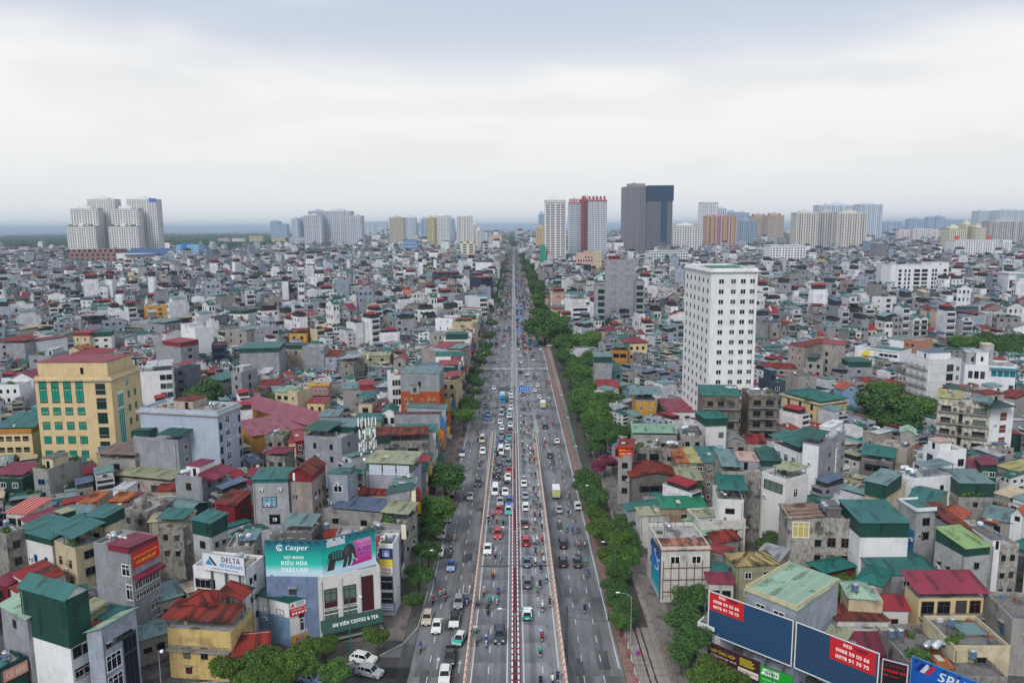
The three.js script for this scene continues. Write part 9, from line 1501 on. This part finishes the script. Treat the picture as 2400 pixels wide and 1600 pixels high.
{
  const city = new THREE.Group(); city.name = 'distant_city'; tag(city, 'dense mass of low tube houses reaching to the horizon', 'distant houses', null, 'stuff'); scene.add(city);
  const M4 = new THREE.Matrix4(), q = new THREE.Quaternion(), Y = new THREE.Vector3(0, 1, 0), v = new THREE.Vector3(), s = new THREE.Vector3(), c = new THREE.Color();
  inst.forEach((l, k) => { const m = new THREE.InstancedMesh(PROTO[k].g, cityMat, l.length); m.name = 'distant_houses'; m.userData.kind = 'stuff'; m.castShadow = m.receiveShadow = true; l.forEach((e, i) => { M4.compose(v.set(e[0], 0, e[1]), q.setFromAxisAngle(Y, e[2]), s.set(e[3], e[3] * e[4], e[3])); m.setMatrixAt(i, M4); c.setRGB(e[5], e[5], e[5] * 1.01); m.setColorAt(i, c); }); city.add(m); });
  // trees too far to tell apart, and the wooded plain by the river
  const tg = new MB(); tg.paint([1, 1, 1]); const r = rng(77); for (let i = 0; i < 90; i++) { const a = r() * 6.28, b = Math.acos(1 - 1.5 * r()), x = Math.sin(b) * Math.cos(a), y = Math.cos(b), z = Math.sin(b) * Math.sin(a), t = MDG[i % 3], k = 0.5 + r() * 0.7; tg.col = [t[0] * k, t[1] * k, t[2] * k]; const e = 0.3 + 0.2 * r(); tg.tri([x - e * z, y, z + e * x], [x + e * z, y + e * 0.3, z - e * x], [x * 1.15, y + e, z * 1.15]); tg.tri([x - e * z, y, z + e * x], [x * 0.8, y - e, z * 0.8], [x + e * z, y + e * 0.3, z - e * x]); }
  const pts = []; for (let i = 0; i < 1500; i++) { const D = 430 + r() * 2400, x = (r() * 2 - 1) * D * 0.72; if (Math.abs(x) < 36 || inside(x, -D, 2)) continue; if (fbm(x * 0.01, D * 0.01, 3, 256, 70) < 0.52) continue; pts.push([x, -D, 3 + r() * 3]); }
  for (let D = 640; D < 3400; D += 10) { pts.push([-21 - r() * 1.5, -D, 2.8 + r() * 1.4]); pts.push([23 + r() * 2, -D, 3 + r() * 1.6]); if (r() < 0.6) pts.push([31 + r() * 6, -D, 3 + r() * 2.6]); }
  for (let i = 0; i < 300; i++) { pts.push([(r() - 0.5) * 60, -2900 - r() * 250, 7 + r() * 5]); }
  for (let i = 0; i < 9000; i++) { const D = 2300 + r() * 5200, x = -500 - r() * D * 0.62 + 200; if (x > -560 - (D - 2300) * 0.1) continue; if (D > 4350 && D < 4900 && x < -1500) continue; pts.push([x, -D, 8 + r() * 10]); }
  for (let i = 0; i < 5000; i++) { const D = 3200 + r() * 5000, x = (r() * 1.5 - 0.75) * D; if (fbm(x * 0.002, D * 0.002, 3, 256, 71) < 0.5) continue; pts.push([x, -D, 8 + r() * 9]); }
  const tm = new THREE.InstancedMesh(tg.geo(), LEAFM[0], pts.length); tm.name = 'distant_woods'; tag(tm, 'far woods and tree lines merging into haze', 'woods', null, 'stuff'); pts.forEach((e, i) => { M4.compose(v.set(e[0], e[2] * 0.75, e[1]), q.setFromAxisAngle(Y, r() * 6), s.set(e[2] * (1 + 0.5 * r()), e[2] * 0.75, e[2])); tm.setMatrixAt(i, M4); }); scene.add(tm);
  struct('river', sheet(-3000, -1450, -4820, -4420, 0.5), mat('river water', () => std({ color: new THREE.Color('#9aa7b0'), roughness: 0.08 })));
  // traffic too far down the avenue to tell apart
  const cg = new MB(); cg.paint([1, 1, 1]); cg.hexa([[-0.88, 0.25, 2.2], [0.88, 0.25, 2.2], [0.88, 0.25, -2.2], [-0.88, 0.25, -2.2]], [[-0.85, 0.95, 2.1], [0.85, 0.95, 2.1], [0.85, 0.95, -2.1], [-0.85, 0.95, -2.1]]); cg.paint([0.04, 0.05, 0.06]); cg.hexa([[-0.8, 0.94, 1], [0.8, 0.94, 1], [0.8, 0.94, -1.8], [-0.8, 0.94, -1.8]], [[-0.62, 1.45, 0.3], [0.62, 1.45, 0.3], [0.62, 1.45, -1.2], [-0.62, 1.45, -1.2]]); cg.paint([1, 1, 1]); cg.box(-0.63, 0.63, 1.44, 1.5, -1.15, 0.25); cg.paint([0.02, 0.02, 0.02]); for (const x of [-0.8, 0.62]) for (const z of [1.2, -1.5]) cg.box(x, x + 0.2, 0, 0.6, z - 0.3, z + 0.3);
  const bg = new MB(); bg.paint([0.05, 0.05, 0.06]); bg.box(-0.14, 0.14, 0.1, 0.8, -0.85, 0.8).box(-0.34, 0.34, 0.95, 1.05, 0.25, 0.35); bg.paint([1, 1, 1]); bg.hexa([[-0.2, 0.75, 0.05], [0.2, 0.75, 0.05], [0.2, 0.75, -0.35], [-0.2, 0.75, -0.35]], [[-0.24, 1.4, 0.05], [0.24, 1.4, 0.05], [0.24, 1.4, -0.25], [-0.24, 1.4, -0.25]]); bg.paint([0.6, 0.6, 0.6]); bg.cyl(0, -0.05, 0.13, 1.42, 1.72, 6, 0.09);
  const tr = new THREE.Group(); tr.name = 'distant_traffic'; tag(tr, 'dense far traffic filling the avenue towards the horizon', 'traffic', null, 'stuff'); scene.add(tr);
  const cars = [], bk = []; const cc = ['#dfe1e2', '#dfe1e2', '#9aa0a6', '#15171b', '#2c343c', '#a81822', '#2a5fae', '#17a79a'].map((h) => new THREE.Color(h)); const r2 = rng(78);
  for (let D = 440; D < 2500;) { for (const x of [2.4, 5.8, 9.2, 12.6, 15.6]) if (r2() < (D < 640 ? 0.62 : 0.9)) cars.push([x + r2() * 0.8, -D - r2() * 5, 1]); const left = D < 600 ? 0.07 : D < 680 ? 0.85 : 0.5; for (const x of [-3, -6.4, -9.8, -13]) if (r2() < left) cars.push([x - r2(), -D - r2() * 5, 0]); for (let i = 0; i < (D < 640 ? 8 : 10); i++) { bk.push([2 + r2() * 14, -D - r2() * 8, 1]); if (D > 600 || r2() < 0.3) bk.push([-2 - r2() * 13, -D - r2() * 8, 0]); } D += 8.5; }
  for (const [l, g2, pal] of [[cars, cg.geo(), cc], [bk, bg.geo(), Object.values(CLOTH).map((h) => new THREE.Color(h))]]) { const m = new THREE.InstancedMesh(g2, cityMat, l.length); m.name = 'distant_vehicles'; m.userData.kind = 'stuff'; l.forEach((e, i) => { M4.compose(v.set(e[0], 0.04, e[1]), q.setFromAxisAngle(Y, e[2] ? Math.PI : 0), s.set(1, 1, 1)); m.setMatrixAt(i, M4); m.setColorAt(i, pal[Math.floor(r2() * pal.length)]); }); tr.add(m); }
}
{ // water tanks standing on roofs
  const drumH = new THREE.CapsuleGeometry(0.52, 1.25, 5, 18).rotateZ(Math.PI / 2), drumV = new THREE.LatheGeometry([[0, 1.55], [0.22, 1.52], [0.24, 1.42], [0.5, 1.36], [0.56, 1.25], [0.56, 0.2], [0.52, 0.1], [0.4, 0]].map((p) => new THREE.Vector2(...p)).reverse(), 18), leg = new MB(); for (const x of [-0.5, 0.5]) for (const z of [-0.35, 0.35]) leg.box(x - 0.04, x + 0.04, 0, 0.9, z - 0.04, z + 0.04); leg.box(-0.6, 0.6, 0.85, 0.92, -0.42, -0.34, 1).box(-0.6, 0.6, 0.85, 0.92, 0.34, 0.42, 1).box(-0.54, -0.46, 0.82, 0.9, -0.34, 0.34, 1).box(0.46, 0.54, 0.82, 0.9, -0.34, 0.34, 1); const LEG = leg.geo();
  const ORDN = ['first', 'second', 'third', 'fourth'];
  for (const [x, y, z, vert, label, r, i] of TANKS) { const t = thing('water_tank', `${i >= 0 ? ORDN[i] + ' ' : ''}${vert ? 'upright' : 'lying'} steel water tank on the ${SHORT(label)}`, 'water tank', x, y, z, r * 3, 'steel water tanks on the roofs'); part(t, 'stand', LEG, POSTM); part(t, 'drum', vert ? drumV : drumH, r < 0.25 ? P('#cfd8e2', 0.35, 0.2) : STEEL, 0, vert ? 0.92 : 1.35, 0); if (vert) part(t, 'blue_band', new THREE.CylinderGeometry(0.567, 0.567, 0.35, 18, 1, true), P('#3f6ea8', 0.5), 0, 1.6, 0); }
}
renderer.render(scene, camera);
